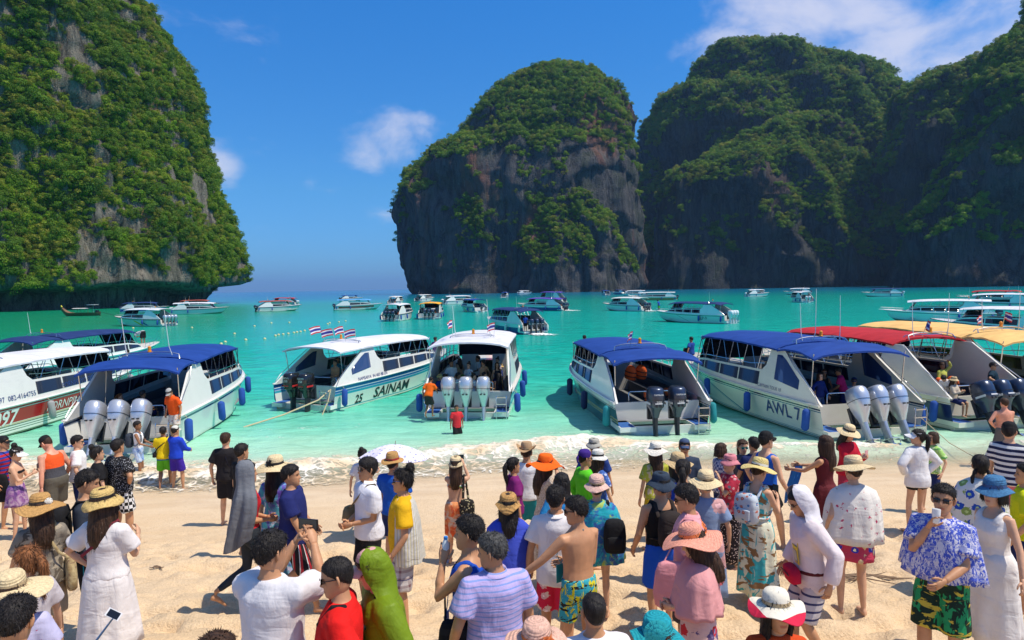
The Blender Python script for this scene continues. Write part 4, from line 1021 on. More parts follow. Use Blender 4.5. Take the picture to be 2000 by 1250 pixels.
b = MB(); b.box(-4.4, -3.8, -.3, .3, .8, 1.3); b.tube([(-4.4, 0, 1.0), (-8.2, 0, .1)], .04, 6); b.build('tail_motor', M_LEGDARK, lt)
b = MB(); b.box(-4.0, -2.2, -.8, .8, 2.55, 2.62); b.tube([(-3.2, 0, .8), (-3.2, 0, 2.55)], .03, 5); b.build('rear_awning', CANVAS['white'], lt)
# ================================================================== people
def skin_mat(name, c):
    t = NT(name); a = t.new('ShaderNodeVertexColor'); a.layer_name = 'face'
    n = t.noise(t.tc(), 9, 4, .6)
    base = t.mix(t.rng(n, .3, .7), tuple(x*.88 for x in c), tuple(min(1, x*1.08) for x in c))
    t.col(t.mix(1.0, base, a.outputs[0], 'MULTIPLY')); t.p(rough=.5, spec=.35)
    t.b.inputs['Subsurface Weight'].default_value = .0
    t.bump(t.noise(t.tc(), 60, 3), .12, .004); return t.m
SKIN = {'l': skin_mat('light_skin', (.64, .36, .22)), 'm': skin_mat('tan_skin', (.54, .27, .14)), 'd': skin_mat('brown_skin', (.30, .14, .07)), 'r': skin_mat('sunburnt_skin', (.68, .31, .20)), 'k': skin_mat('deep_brown_skin', (.15, .075, .045))}
def hair_mat(name, c):
    t = NT(name); n = t.noise(t.mapping(t.tc(), (60, 60, 5)), 1.0, 3, .6); n2 = t.noise(t.tc(), 10, 3)
    t.col(t.mix(t.rng(n, .35, .65), tuple(x*.55 for x in c), tuple(x*1.5 for x in c))); t.p(rough=.6, spec=.28); t.bump(t.math('ADD', n, n2), .8, .014); return t.m
HAIR = {'black': hair_mat('black_hair', (.014, .011, .010)), 'brown': hair_mat('dark_brown_hair', (.045, .022, .012)), 'auburn': hair_mat('auburn_hair', (.20, .075, .025)), 'grey': hair_mat('greying_hair', (.06, .058, .055))}
_FAB = {}
def fab(kind, c1, c2=None, c3=None, sc=1., rough=.85, name=None):
    """woven cloth with a printed or dyed pattern"""
    key = (kind, c1, c2, c3, sc)
    if key in _FAB: return _FAB[key]
    t = NT(name or kind+'_cloth'); o = t.tc(); x, y, z = t.sep(o)
    c2 = c2 or tuple(v*.8 for v in c1); c3 = c3 or c2
    if kind == 'plain': c = t.mix(t.rng(t.noise(o, 5, 4), .3, .7), tuple(v*.93 for v in c1), tuple(min(1, v*1.05) for v in c1))
    elif kind == 'hstripe': c = t.mix(t.math('GREATER_THAN', t.math('FRACT', t.math('MULTIPLY', z, 11*sc)), .5), c1, c2)
    elif kind == 'pin': c = t.mix(t.math('GREATER_THAN', t.math('FRACT', t.math('MULTIPLY', z, 30*sc)), .72), c1, c2)
    elif kind == 'vstripe':
        ang = t.math('MULTIPLY', t.math('ARCTAN2', x, y), 5*sc); f = t.math('FRACT', ang)
        c = t.mix(t.math('GREATER_THAN', f, .7), t.mix(t.math('LESS_THAN', f, .12), c1, c3), c2)
    elif kind == 'plaid':
        a1 = t.math('LESS_THAN', t.math('FRACT', t.math('MULTIPLY', z, 13*sc)), .35); a2 = t.math('LESS_THAN', t.math('FRACT', t.math('MULTIPLY', t.math('ADD', x, y), 11*sc)), .35)
        c = t.mix(t.math('MULTIPLY', t.math('ADD', a1, a2), .5), c1, c2); c = t.mix(t.math('LESS_THAN', t.math('FRACT', t.math('MULTIPLY', z, 6.5*sc)), .07), c, c3)
    elif kind == 'check':
        ch = t.new('ShaderNodeTexChecker'); t.l.new(o, ch.inputs['Vector']); ch.inputs['Scale'].default_value = 17*sc; ch.inputs[1].default_value = (*c1, 1); ch.inputs[2].default_value = (*c2, 1); c = ch.outputs[0]
    elif kind == 'floral':
        v = t.new('ShaderNodeTexVoronoi'); t.l.new(t.mapping(o, (1, 1, 1.05)), v.inputs['Vector']); v.inputs['Scale'].default_value = 9*sc
        nn = t.noise(o, 40*sc, 3, .6); dd = t.math('ADD', v.outputs['Distance'], t.math('MULTIPLY', t.math('SUBTRACT', nn, .5), .5)); rr, gg, bb = t.sep(v.outputs['Color'])
        cc = t.mix(t.math('GREATER_THAN', rr, .5), c2, c3); c = t.mix(t.math('LESS_THAN', dd, .36), c1, cc); c = t.mix(t.math('LESS_THAN', dd, .13), c, tuple(min(1, v_*1.6+.1) for v_ in c3))
    elif kind == 'leaf':
        n1 = t.noise(t.mapping(o, (7*sc, 7*sc, 3*sc), (.5, .3, .6)), 1.6, 3, .55, 1.2); n2 = t.noise(t.mapping(o, (3*sc, 3*sc, 7*sc), (.2, .9, .1), (5, 2, 1)), 1.7, 3, .55, 1.2)
        c = t.mix(t.rng(n1, .50, .53), c1, c2); c = t.mix(t.rng(n2, .55, .58), c, c3)
    elif kind == 'tie':
        n1 = t.noise(o, 5*sc, 4, .6, 1.4); n2 = t.noise(t.mapping(o, (1, 1, 1), (0, 0, 0), (7, 3, 1)), 6*sc, 4, .6, 1.2)
        c = t.mix(t.rng(n1, .42, .58), c1, c2); c = t.mix(t.rng(n2, .52, .64), c, c3)
    elif kind == 'birds':
        v = t.voro(t.mapping(o, (1, 1, 1), (.4, .2, .8)), 13*sc); n = t.noise(o, 45*sc, 2, .5, 1.0); dd = t.math('ADD', v, t.math('MULTIPLY', t.math('SUBTRACT', n, .5), 1.1)); c = t.mix(t.math('LESS_THAN', dd, .12), c1, c2)
    elif kind == 'lace':
        v = t.voro(o, 38*sc, 'DISTANCE_TO_EDGE'); c = t.mix(t.rng(v, .03, .10), c1, c2)
    elif kind == 'dots': c = t.mix(t.math('LESS_THAN', t.voro(o, 34*sc), .28), c1, c2)
    elif kind == 'split':    # upper colour above z=sc
        c = t.mix(t.math('GREATER_THAN', z, sc), c1, c2)
    t.col(c); t.p(rough=rough, spec=.2)
    w = t.noise(t.mapping(o, (5, 5, 1.8)), 1.5, 3, .5, .8)
    w2 = t.noise(t.mapping(o, (3, 3, 7), (.5, .3, 0)), 1.2, 2, .5, 1.2)
    t.bump(t.math('ADD', t.math('ADD', w, t.math('MULTIPLY', w2, .7)), t.math('MULTIPLY', t.noise(o, 90, 2), .06)), .42, .045)
    _FAB[key] = t.m; return t.m
_ST = {}
def straw(c, band=None):
    if c in _ST: return _ST[c]
    t = NT('woven_straw'); o = t.tc(); x, y, z = t.sep(o)
    n = t.noise(o, 70, 3, .6); rr = t.math('SQRT', t.math('ADD', t.math('MULTIPLY', x, x), t.math('MULTIPLY', y, y)))
    w = t.math('SINE', t.math('MULTIPLY', t.math('ADD', rr, z), 420.))
    t.col(t.mix(t.rng(n, .35, .65), tuple(v*.78 for v in c), tuple(min(1, v*1.08) for v in c))); t.p(rough=.85, spec=.2); t.bump(t.math('ADD', w, n), .35, .006); _ST[c] = t.m; return t.m
M_LENS = plain('sunglass_lens', (.012, .012, .015), .08, var=0); M_LENSB = plain('blue_mirror_lens', (.05, .15, .5), .05, .8, var=0); M_LENST = plain('teal_mirror_lens', (.02, .45, .4), .05, .7, var=0)

# canonical figure: 1.75 m, x right, y forward, z up
HZ = np.array([1.497, 1.505, 1.52, 1.545, 1.57, 1.60, 1.63, 1.66, 1.69, 1.715, 1.735, 1.747, 1.752])
HRX = np.array([.020, .034, .047, .058, .0655, .071, .0745, .077, .0755, .066, .048, .028, .008])
HYF = np.array([.055, .080, .092, .094, .093, .094, .090, .095, .089, .074, .050, .028, .006])
HYB = np.array([-.01, -.025, -.04, -.062, -.08, -.093, -.100, -.103, -.099, -.085, -.063, -.038, -.012])
def head_ring(z, a, off=0.):
    rx = np.interp(z, HZ, HRX)+off; yf = np.interp(z, HZ, HYF)+off; yb = np.interp(z, HZ, HYB)-off
    s_, c = np.sin(a), np.cos(a)                       # a = 0 faces forward
    x = rx*np.sign(s_)*np.abs(s_)**.85; y = np.where(c > 0, yf*np.abs(c)**.9, yb*np.abs(c))
    return np.stack([x, y, np.broadcast_to(z, x.shape)], -1)
def head_geo(brow=(.14, .09, .07)):
    t = np.linspace(-1, 1, 38, endpoint=False); a = PI*(t*.62 + .38*t**3)
    zs = np.concatenate([np.linspace(1.497, 1.66, 26), np.linspace(1.668, 1.752, 12)])
    P = np.stack([head_ring(np.full_like(a, z), a) for z in zs])
    x, y, z = P[..., 0], P[..., 1].copy(), P[..., 2]; fr = np.cos(a)[None] > .15
    g = lambda v, c, s_: np.exp(-((v-c)/s_)**2)
    nz = np.where(z < 1.592, g(z, 1.592, .007), np.clip(1-(z-1.592)/.06, 0, 1)**1.2)
    y += fr*(.024*g(x, 0, .0115)*nz)
    y -= fr*(.009*g(np.abs(x), .033, .015)*g(z, 1.631, .011))
    y += fr*(.005*g(z, 1.652, .007)*g(np.abs(x), .03, .028))
    y += fr*(.005*(g(z, 1.566, .005)+g(z, 1.554, .005))*g(x, 0, .02)) - fr*.004*g(z, 1.56, .003)*g(x, 0, .018)
    P[..., 1] = y
    C = np.ones((*x.shape, 3)); m = (fr & (np.abs(z-1.654) < .006) & (np.abs(np.abs(x)-.034) < .022)); C[m] = brow
    m = fr & (np.abs(z-1.632) < .008) & (np.abs(np.abs(x)-.034) < .016); C[m] = (.9, 1.0, 1.1); m = fr & (np.abs(z-1.632) < .009) & (np.abs(np.abs(x)-.034) < .008); C[m] = (.06, .05, .05)
    m = fr & (np.abs(z-1.56) < .010) & (np.abs(x) < .026); C[m] = (.85, .52, .5)
    n = len(a); F = [(j*n+i, j*n+(i+1) % n, (j+1)*n+(i+1) % n, (j+1)*n+i) for j in range(len(zs)-1) for i in range(n)]
    V = P.reshape(-1, 3); C = C.reshape(-1, 3)
    b = MB(); b.add(V, F)
    for s_ in (-1, 1):
        b.tube([(s_*.073, -.008, 1.585), (s_*.081, -.006, 1.60), (s_*.086, -.012, 1.63), (s_*.080, -.008, 1.655), (s_*.072, -.004, 1.66)], [(.006, .004), (.011, .007), (.014, .009), (.011, .008), (.005, .004)], 7)
    V2 = np.concatenate(b.v); C2 = np.ones((len(V2), 3)); C2[:len(C)] = C
    return V2, b.f, C2
HEAD = head_geo()
def hand_geo(s_, curl):
    """hand along +z from the wrist, palm facing +y; s_ = -1 left, 1 right (thumb on the -s_ side)"""
    b = MB()
    b.tube([(0, 0, -.02), (0, 0, .01), (0, .002, .05), (0, .004, .088), (0, .004, .096)], [(.024, .020), (.030, .019), (.040, .017), (.040, .014), (.034, .010)], 8)
    for k, (dx, l) in enumerate(((-.029, .068), (-.010, .078), (.010, .074), (.028, .058))):
        p = np.array((dx*s_, .004, .088)); a = curl*.6; pts = [p]
        for seg in (.42, .33, .25):
            p = p + l*seg*np.array((0, math.sin(a), math.cos(a))); pts.append(p); a += curl*.8
        b.tube(pts, [.0095, .009, .0082, .006], 6)
    p = np.array((-.030*s_, .004, .025)); q = curl*.5
    b.tube([p, p+(-.022*s_, .012+.01*q, .022), p+(-.034*s_, .018+.02*q, .048), p+(-.036*s_, .022+.03*q, .068)], [.013, .011, .009, .007], 6)
    return np.concatenate(b.v), b.f
TORSO = {'m': [(.83, .085, .085, 0), (.88, .155, .112, -.008), (.95, .170, .122, -.010), (1.02, .163, .115, 0), (1.10, .152, .108, .004), (1.20, .160, .112, .004), (1.30, .178, .120, .004), (1.37, .182, .112, -.002), (1.42, .160, .092, -.006), (1.455, .105, .072, -.008), (1.485, .066, .062, -.006), (1.53, .057, .060, 0), (1.59, .052, .056, .005)],
         'f': [(.83, .085, .085, 0), (.88, .162, .115, -.012), (.95, .176, .125, -.014), (1.02, .155, .108, -.004), (1.10, .130, .094, 0), (1.19, .138, .100, .006), (1.28, .152, .122, .016), (1.35, .152, .104, .006), (1.41, .138, .082, -.004), (1.45, .088, .062, -.006), (1.48, .055, .054, -.006), (1.53, .048, .052, 0), (1.59, .046, .050, .005)]}
ARMS = {'down': (.285, .05, .84), 'back': (.26, -.12, .86), 'fore': (.25, .2, .88), 'hip': (.20, .04, 1.02), 'phone': (.07, .36, 1.56), 'look': (.07, .30, 1.25), 'drink': (.04, .19, 1.42), 'fwd': (.14, .34, 1.05), 'cross': (-.06, .20, 1.12), 'belly': (.05, .22, 1.06), 'reach': (.16, .46, 1.20), 'out': (.55, .15, 1.15), 'high': (.16, .12, 1.80), 'side': (.5, -.1, .95), 'knee': (.14, .34, .0), 'ear': (.14, .10, 1.62), 'chin': (.02, .2, 1.42)}
def ik(S_, T_, l1, l2, pole):
    S_, T_, pole = (np.asarray(q, float) for q in (S_, T_, pole)); v = T_-S_; d = np.linalg.norm(v); dm = (l1+l2)*.995
    if d > dm: T_ = S_+v/d*dm; v = T_-S_; d = dm
    d = max(d, abs(l1-l2)+.02); u = v/np.linalg.norm(v); a = (l1*l1-l2*l2+d*d)/(2*d); h = math.sqrt(max(0, l1*l1-a*a))
    p = pole-u*np.dot(pole, u); p /= max(1e-6, np.linalg.norm(p)); return S_+u*a+p*h, S_+u*d
PEOPLE = []
class Person: pass
def person(px, py, d, face, label, sex='m', skin='m', hair=('short', 'black'), top=None, bot=None, hat=None, arms=('down', 'down'), walk=0., lean=0., head=(0, 0), glasses=None, fat=1., H=None, base=None, sit=None,
           pose_feet=None, extra=None, group=None, cat='person', lod=1, scarf=None, curl=(.5, .5)):
    p = Person(); p.__dict__.update(locals()); ex = 0.0
    if hat: ex = {'wide': .035, 'panama': .05, 'bucket': .03, 'cap': .025, 'cowboy': .05}.get(hat[0], 0.)
    if extra: ex += {'towel': .03, 'hood': .03}.get(extra[0], 0.)
    if base is None:
        if d > 5.8: d *= .86 if d < 10.1 else (.92 if d < 13 else 1.)
        for it in range(40):
            w = at_y(px, py, d); g = ground(w[0], w[1]); h = (w[2]-ex-g)/(.526+.474*math.cos(R(lean)))
            if H: lo, hi = H-.02, H+.02
            else: lo, hi = (1.62, 1.86) if sex == 'm' else (1.52, 1.74)
            if h < lo: d *= .985
            elif h > hi: d *= 1.015
            else: break
        else: print('height clipped', label, round(h, 2), round(d, 2))
        p.H = min(max(h, lo-.25), hi+.06) if not H else H; sh = .47*p.H*math.sin(R(lean)); p.loc = (w[0]-sh*math.sin(R(face)), w[1]-sh*math.cos(R(face)), g-.012); p.d = d
    else:
        p.H = H or (1.70 if sex == 'm' else 1.6); p.loc = base; p.d = math.hypot(base[0], base[1])
    p.rot = -R(face); PEOPLE.append(p); return p

def build_raw(p):
    """joint positions and the raw pieces that are merged into one skin"""
    k = p.H/1.75; T = [list(q) for q in TORSO[p.sex]]; p.jit = np.random.RandomState(int(abs(p.loc[0]*977+p.loc[1]*131)) % 100000).uniform(-1, 1, 12)
    if not p.sit and not p.walk and not p.pose_feet and not (p.top and p.top[0] in ('dress', 'tdress')): p.pose_feet = ((-.105-.03*(p.jit[8]+1), .02+.07*p.jit[9], .085), (.105+.03*(p.jit[10]+1), .02-.07*p.jit[9], .085))
    for q in T:
        if q[0] < 1.40: q[1] *= 1+(p.fat-1)*(1. if q[0] < 1.3 else .5); q[2] *= 1+(p.fat-1)*(1.3 if .95 < q[0] < 1.3 else .7); q[3] += (p.fat-1)*.05*(.95 < q[0] < 1.3)
    dz = (p.sit-.92) if p.sit else 0.; th = R(p.lean); cs, sn = math.cos(th), math.sin(th); piv = np.array((0, 0, .92))
    def up(q):                           # upper body lean (and sitting height)
        q = np.asarray(q, float) - piv; y = q[..., 1]*cs + q[..., 2]*sn; z = -q[..., 1]*sn + q[..., 2]*cs
        return np.stack([q[..., 0], y, z], -1) + piv + (0, 0, dz)
    p.up = up; p.T = T; n = 16; a = np.arange(n)*2*PI/n
    def ring(z, rx, ry, yo): return up(np.stack([rx*np.cos(a), yo+ry*np.sin(a), np.full(n, z)], -1))
    p.ring = ring
    body = MB(); body.loft([ring(*q) for q in T])
    sx = .178 if p.sex == 'm' else .152; sx *= 1+(p.fat-1)*.4; rf = (1. if p.sex == 'm' else .86)*(1+(p.fat-1)*.6); p.rf = rf
    p.arm = {}; p.leg = {}
    for i, s_ in enumerate((-1, 1)):     # left, right
        t = p.arms[i]; t = ARMS[t] if isinstance(t, str) else t
        if p.arms[i] in ('down', 'fore'): j_ = p.jit[i*3:i*3+3]; t = (t[0]+.035*j_[0], t[1]+.11*j_[1]+.03, t[2]+.05*(j_[2]+1))
        Sh = up((s_*sx, -.005, 1.395)); Tg = up((s_*t[0], t[1], t[2]))
        pole = (s_*.55, -.9, -.35) if t[2] < 1.45 else (s_*.9, -.2, -.6)
        if t[0] < .05 or p.arms[i] in ('hip', 'ear'): pole = (s_*1., -.35, -.5)
        if p.arms[i] in ('drink', 'chin', 'phone'): pole = (s_*.45, .15, -1.)
        E, W = ik(Sh, Tg, .285, .25, pole); p.arm[s_] = (Sh, E, W)
        Si = up((s_*sx*.55, -.005, 1.395))
        body.tube([Si, Sh, Sh*.55+E*.45, E, E*.6+W*.4, W], [.05*rf, .056*rf, .046*rf, .038*rf, .037*rf, .025*rf], 10)
        st = p.walk*(1 if s_ > 0 else -1)
        hip = np.array((s_*.088*(1+(p.fat-1)*.5), -.005, .90+dz)); ft = (p.pose_feet[i] if p.pose_feet else (s_*.105, .02+st*.30, .085+(.13*abs(st) if st < 0 else .0)))
        K, A = ik(hip, ft, .425 if p.sit or p.walk else .413, .42 if p.sit or p.walk else .408, (s_*.12, 1., .0)); p.leg[s_] = (hip, K, A)
        body.tube([hip+(0, 0, .03), hip*.7+K*.3, hip*.35+K*.65, K, K*.72+A*.28, K*.3+A*.7, A], [.088*rf, .083*rf, .066*rf, .054*rf, .056*rf, .042*rf, .034*rf], 10)
        lift = (.35 if (st < -.3) else 0.); fw = np.array((s_*.12, math.cos(lift*2.2), -math.sin(lift*2.2))); fw /= np.linalg.norm(fw)
        body.tube([A+(0, -.045, -.045), A+(0, -.02, -.05), A+fw*.05+(0, 0, -.05), A+fw*.12+(0, 0, -.062), A+fw*.175+(0, 0, -.068)], [(.026, .032), (.034, .038), (.038, .030), (.042, .020), (.030, .012)], 8)
    p.raw = [('body', body)]
    hy, hp = R(p.head[0]+9*p.jit[6]), R(p.head[1]+4*p.jit[7])
    pv = np.array((0, -.01, 1.53)); c1, s1, c2, s2 = math.cos(-hy), math.sin(-hy), math.cos(-hp), math.sin(-hp)
    Rz = np.array(((c1, -s1, 0), (s1, c1, 0), (0, 0, 1.))); Rx = np.array(((1, 0, 0), (0, c2, -s2), (0, s2, c2))); M = Rz@Rx
    p.hd = lambda q: up((np.asarray(q, float)-pv)@M.T + pv)
    p.hdn = lambda q: (np.asarray(q, float))@M.T
    # garments
    if p.top:
        st = p.top[0]; g = MB(); ln = p.top[2] if len(p.top) > 2 else None
        ad = {'tank': .010, 'bikini': .006, 'tee': .018, 'long': .020, 'dress': .014, 'tdress': .018, 'coat': .03, 'rash': .008, 'vest': .045}.get(st, .02)
        zlo = ln if (ln and st not in ('dress', 'tdress')) else {'tank': .93, 'bikini': 1.26, 'tee': .88, 'long': .88, 'dress': .98, 'tdress': .98, 'coat': .80, 'rash': .93, 'vest': 1.0}.get(st, .9)
        zhi = {'tank': 1.40, 'bikini': 1.33, 'dress': 1.385, 'vest': 1.43}.get(st, 1.478)
        zz = [z for z in np.linspace(zlo, zhi, 12)]; A_ = np.array(T); rr = []
        for z in zz:
            rx, ry, yo = (np.interp(z, A_[:, 0], A_[:, j]) for j in (1, 2, 3))
            if z < .95: rx, ry = max(rx, .168*p.fat), max(ry, .12*p.fat)
            loose = ad + (.018*(1.3-z)/.4 if z < 1.3 and st in ('tee', 'long', 'coat', 'tdress') else 0)
            rr.append(ring(z, rx+loose, ry+loose, yo))
        g.loft(rr)
        if st in ('tank', 'dress'):      # shoulder straps
            for s_ in (-1, 1):
                g.tube([up((s_*.10, .10, 1.36)), up((s_*.098, .06, 1.425)), up((s_*.095, -.01, 1.452)), up((s_*.098, -.07, 1.42)), up((s_*.10, -.085, 1.35))], [(.035, .02)]*5, 8)
        if st in ('tee', 'long', 'tdress', 'coat', 'rash'):
            for s_ in (-1, 1):
                Sh, E, W = p.arm[s_]; ps = [up((s_*sx*.5, -.005, 1.40)), Sh]; e = ad*1.2
                if st in ('tee', 'tdress'): f = .72; ps += [Sh*.6+E*.4, Sh*(1-f)+E*f]; rd = [.055*rf+e, .06*rf+e, .055*rf+e*1.5, .056*rf+e*1.9]
                else: ps += [Sh*.5+E*.5, E, E*.5+W*.5, E*.06+W*.94]; rd = [.055*rf+e, .06*rf+e, .05*rf+e, .043*rf+e, .04*rf+e, .032*rf+e]
                g.tube(ps, rd, 10)
        p.raw.append(('shirt', g))
    if p.bot and p.bot[0] in ('shorts', 'pants', 'trunks', 'briefs'):
        st = p.bot[0]; g = MB(); A_ = np.array(T); rr = []
        low = lambda q: q + (0, 0, dz)
        for z in np.linspace(.845, 1.03 if st != 'briefs' else .98, 6):
            rx, ry, yo = (np.interp(z, A_[:, 0], A_[:, j]) for j in (1, 2, 3)); e = .014
            rr.append(low(np.stack([(max(rx, .13)+e)*np.cos(a), yo+(max(ry, .1)+e)*np.sin(a), np.full(n, z)], -1)))
        g.loft(rr)
        for s_ in (-1, 1):
            hip, K, A = p.leg[s_]
            if st == 'briefs': pts = [hip, hip*.86+K*.14]; rd = [.095*rf, .088*rf]
            elif st == 'pants': pts = [hip, hip*.5+K*.5, K, K*.5+A*.5, K*.12+A*.88]; rd = [.10*rf, .087*rf, .067*rf, .062*rf, .044*rf]
            else:
                f = p.bot[2] if len(p.bot) > 2 else .88; e = .03 if st == 'shorts' else .014
                pts = [hip, hip*(1-f*.5)+K*f*.5, hip*(1-f)+K*f]; rd = [.095*rf+.01, .085*rf+e*.8, .072*rf+e*1.3]
                if f > 1: pts = [hip, hip*.5+K*.5, K, K*(2-f)+A*(f-1)]; rd = [.10*rf, .09*rf+e*.7, .068*rf+e, .062*rf+e]
            g.tube(pts, rd, 12)
        p.raw.append((st, g))

def folded(rings_spec, n, amp, lobes, seed, up=None):
    """hanging cloth: rings with vertical folds growing towards the hem"""
    out = []; a = np.arange(n)*2*PI/n
    for i, (z, rx, ry, yo, xo) in enumerate(rings_spec):
        k = i/(len(rings_spec)-1); f = 1 + amp*(.12+k)*(np.sin(a*lobes+seed+.8*np.sin(a*2+seed))*.6 + np.sin(a*round(lobes*.62)+seed*2.1+k*2)*.5 + .45*fbm(np.stack([np.cos(a)*2.2+seed, np.sin(a)*2.2, np.full(n, z*2.2)], -1), 3))
        q = np.stack([xo+rx*f*np.cos(a), yo+ry*f*np.sin(a), z + .012*np.sin(a*3+seed)*k], -1)
        out.append(up(q) if up else q)
    return out

def hair_geo(p, b, style):
    n = 30; a = np.linspace(-PI, PI, n, endpoint=False)
    ca = np.cos(a); back = (1-ca)/2
    th = {'buzz': .006, 'short': .016, 'shave': .003}.get(style, .017)
    zl = 1.695 - .055*np.clip(back*2.4-.25, 0, 1) - .085*np.clip(back*1.6-.75, 0, 1)
    if style in ('long', 'pony', 'bun', 'braids', 'bob'): zl = 1.70 - .05*np.clip(back*3-.4, 0, 1) - .12*np.clip(back*1.7-.7, 0, 1)
    if style == 'fringe': zl = 1.672 - .075*np.clip(back*2.2-.15, 0, 1) - .06*np.clip(back*1.6-.75, 0, 1)
    rings = []
    for j, t in enumerate(np.linspace(0, 1, 11)):
        z = zl + (1.752-zl)*t**.9; o = th*min(1, .25+t*3)
        P = np.stack([head_ring(np.array([z[i]]), a[i:i+1], o)[0] for i in range(n)])
        P += (fbm(P*38, 2)*.006*(style not in ('buzz', 'shave')))[:, None]*np.array((1, 1, 1)); P[:, 2] += th*t*.9
        rings.append(p.hd(P))
    b.loft(rings, True, True)
    if style in ('long', 'bob'):
        zend = 1.52 if style == 'bob' else 1.26; aa = np.linspace(R(62), R(298), 18); R_ = []
        for z, o, y in ((1.72, .014, 0), (1.66, .026, 0), (1.60, .034, 0), (1.54, .040, -.012), (1.46, .045, -.035), (1.36, .035, -.05), (zend, .005, -.055)):
            if z < zend: continue
            zq = max(z, 1.57); O = head_ring(np.full(18, zq), aa, o); I = head_ring(np.full(18, zq), aa, o-.03)
            q = np.concatenate([O, I[::-1]]); q[:, 2] = z; q[:, 1] += y; 
            if z < 1.5: q[:, 0] *= .9+.25*(1.5-z)
            q += (fbm(q*np.array((45, 45, 4)), 2)*.010)[:, None]; R_.append(p.hd(q))
        b.loft(R_)
    if style == 'pony': b.tube([p.hd(q) for q in ((0, -.085, 1.665), (0, -.125, 1.67), (0, -.150, 1.62), (.005, -.150, 1.52), (.008, -.14, 1.42), (.01, -.13, 1.34))], [.022, .032, .040, .036, .026, .006], 10)
    if style == 'bun':
        q = [(0, -.055, 1.735), (0, -.07, 1.755), (0, -.078, 1.785), (0, -.08, 1.815), (0, -.08, 1.828)]; b.tube([p.hd(v) for v in q], [.03, .045, .05, .035, .008], 10)
    if style == 'braids':
        for s_ in (-1, 1):
            pts = [(s_*(.06+.012*min(k, 3)), -.07-.006*k, 1.60-.035*k) for k in range(10)]; b.tube([p.hd(v) for v in pts], [.024 if k % 2 else .017 for k in range(9)]+[.006], 8)

def strands(p, b, style):
    """short locks standing off the hair so that its outline is not smooth"""
    n = 0 if p.d > 15 or style == 'shave' else (1600 if p.d < 7 else 600)
    if not n: return
    V = np.concatenate(b.v); T_ = np.array([t for f in b.f if len(f) == 4 for t in ((f[0], f[1], f[2]), (f[0], f[2], f[3]))])
    A_, B_, C_ = V[T_[:, 0]], V[T_[:, 1]], V[T_[:, 2]]; N = np.cross(B_-A_, C_-A_); ar = np.linalg.norm(N, axis=1)+1e-12
    rs_ = np.random.RandomState(len(V)); k = rs_.choice(len(T_), n, p=ar/ar.sum()); u = rs_.rand(n, 1); w = rs_.rand(n, 1); m = (u+w) > 1; u[m[:, 0]] = 1-u[m[:, 0]]; w[m[:, 0]] = 1-w[m[:, 0]]
    q = A_[k]+(B_[k]-A_[k])*u+(C_[k]-A_[k])*w; nn = N[k]/ar[k][:, None]; c = p.hd(np.array((0, -.01, 1.63))); nn *= np.sign((nn*(q-c)).sum(1))[:, None]
    long_ = style in ('long', 'bob', 'pony', 'bun', 'braids')
    down = np.array((0, 0, -1.)); tg = down - nn*(nn@down)[:, None] + rs_.normal(size=(n, 3))*.25; L_ = (.05 if long_ else (.007 if style == 'buzz' else .017))*(.4+rs_.rand(n, 1))
    if not long_: tg = tg*.8 + rs_.normal(size=(n, 3))*.3
    d_ = tg*1.0 + nn*(.12 if long_ else .30); d_ /= np.linalg.norm(d_, axis=1)[:, None]; s_ = np.cross(d_, nn); s_ /= np.linalg.norm(s_, axis=1)[:, None]+1e-9
    wd = .0034*(.6+.8*rs_.rand(n, 1)); P_ = np.stack([q-s_*wd-nn*.002, q+s_*wd-nn*.002, q+d_*L_], 1).reshape(-1, 3); b.add(P_, [(3*i, 3*i+1, 3*i+2) for i in range(n)])

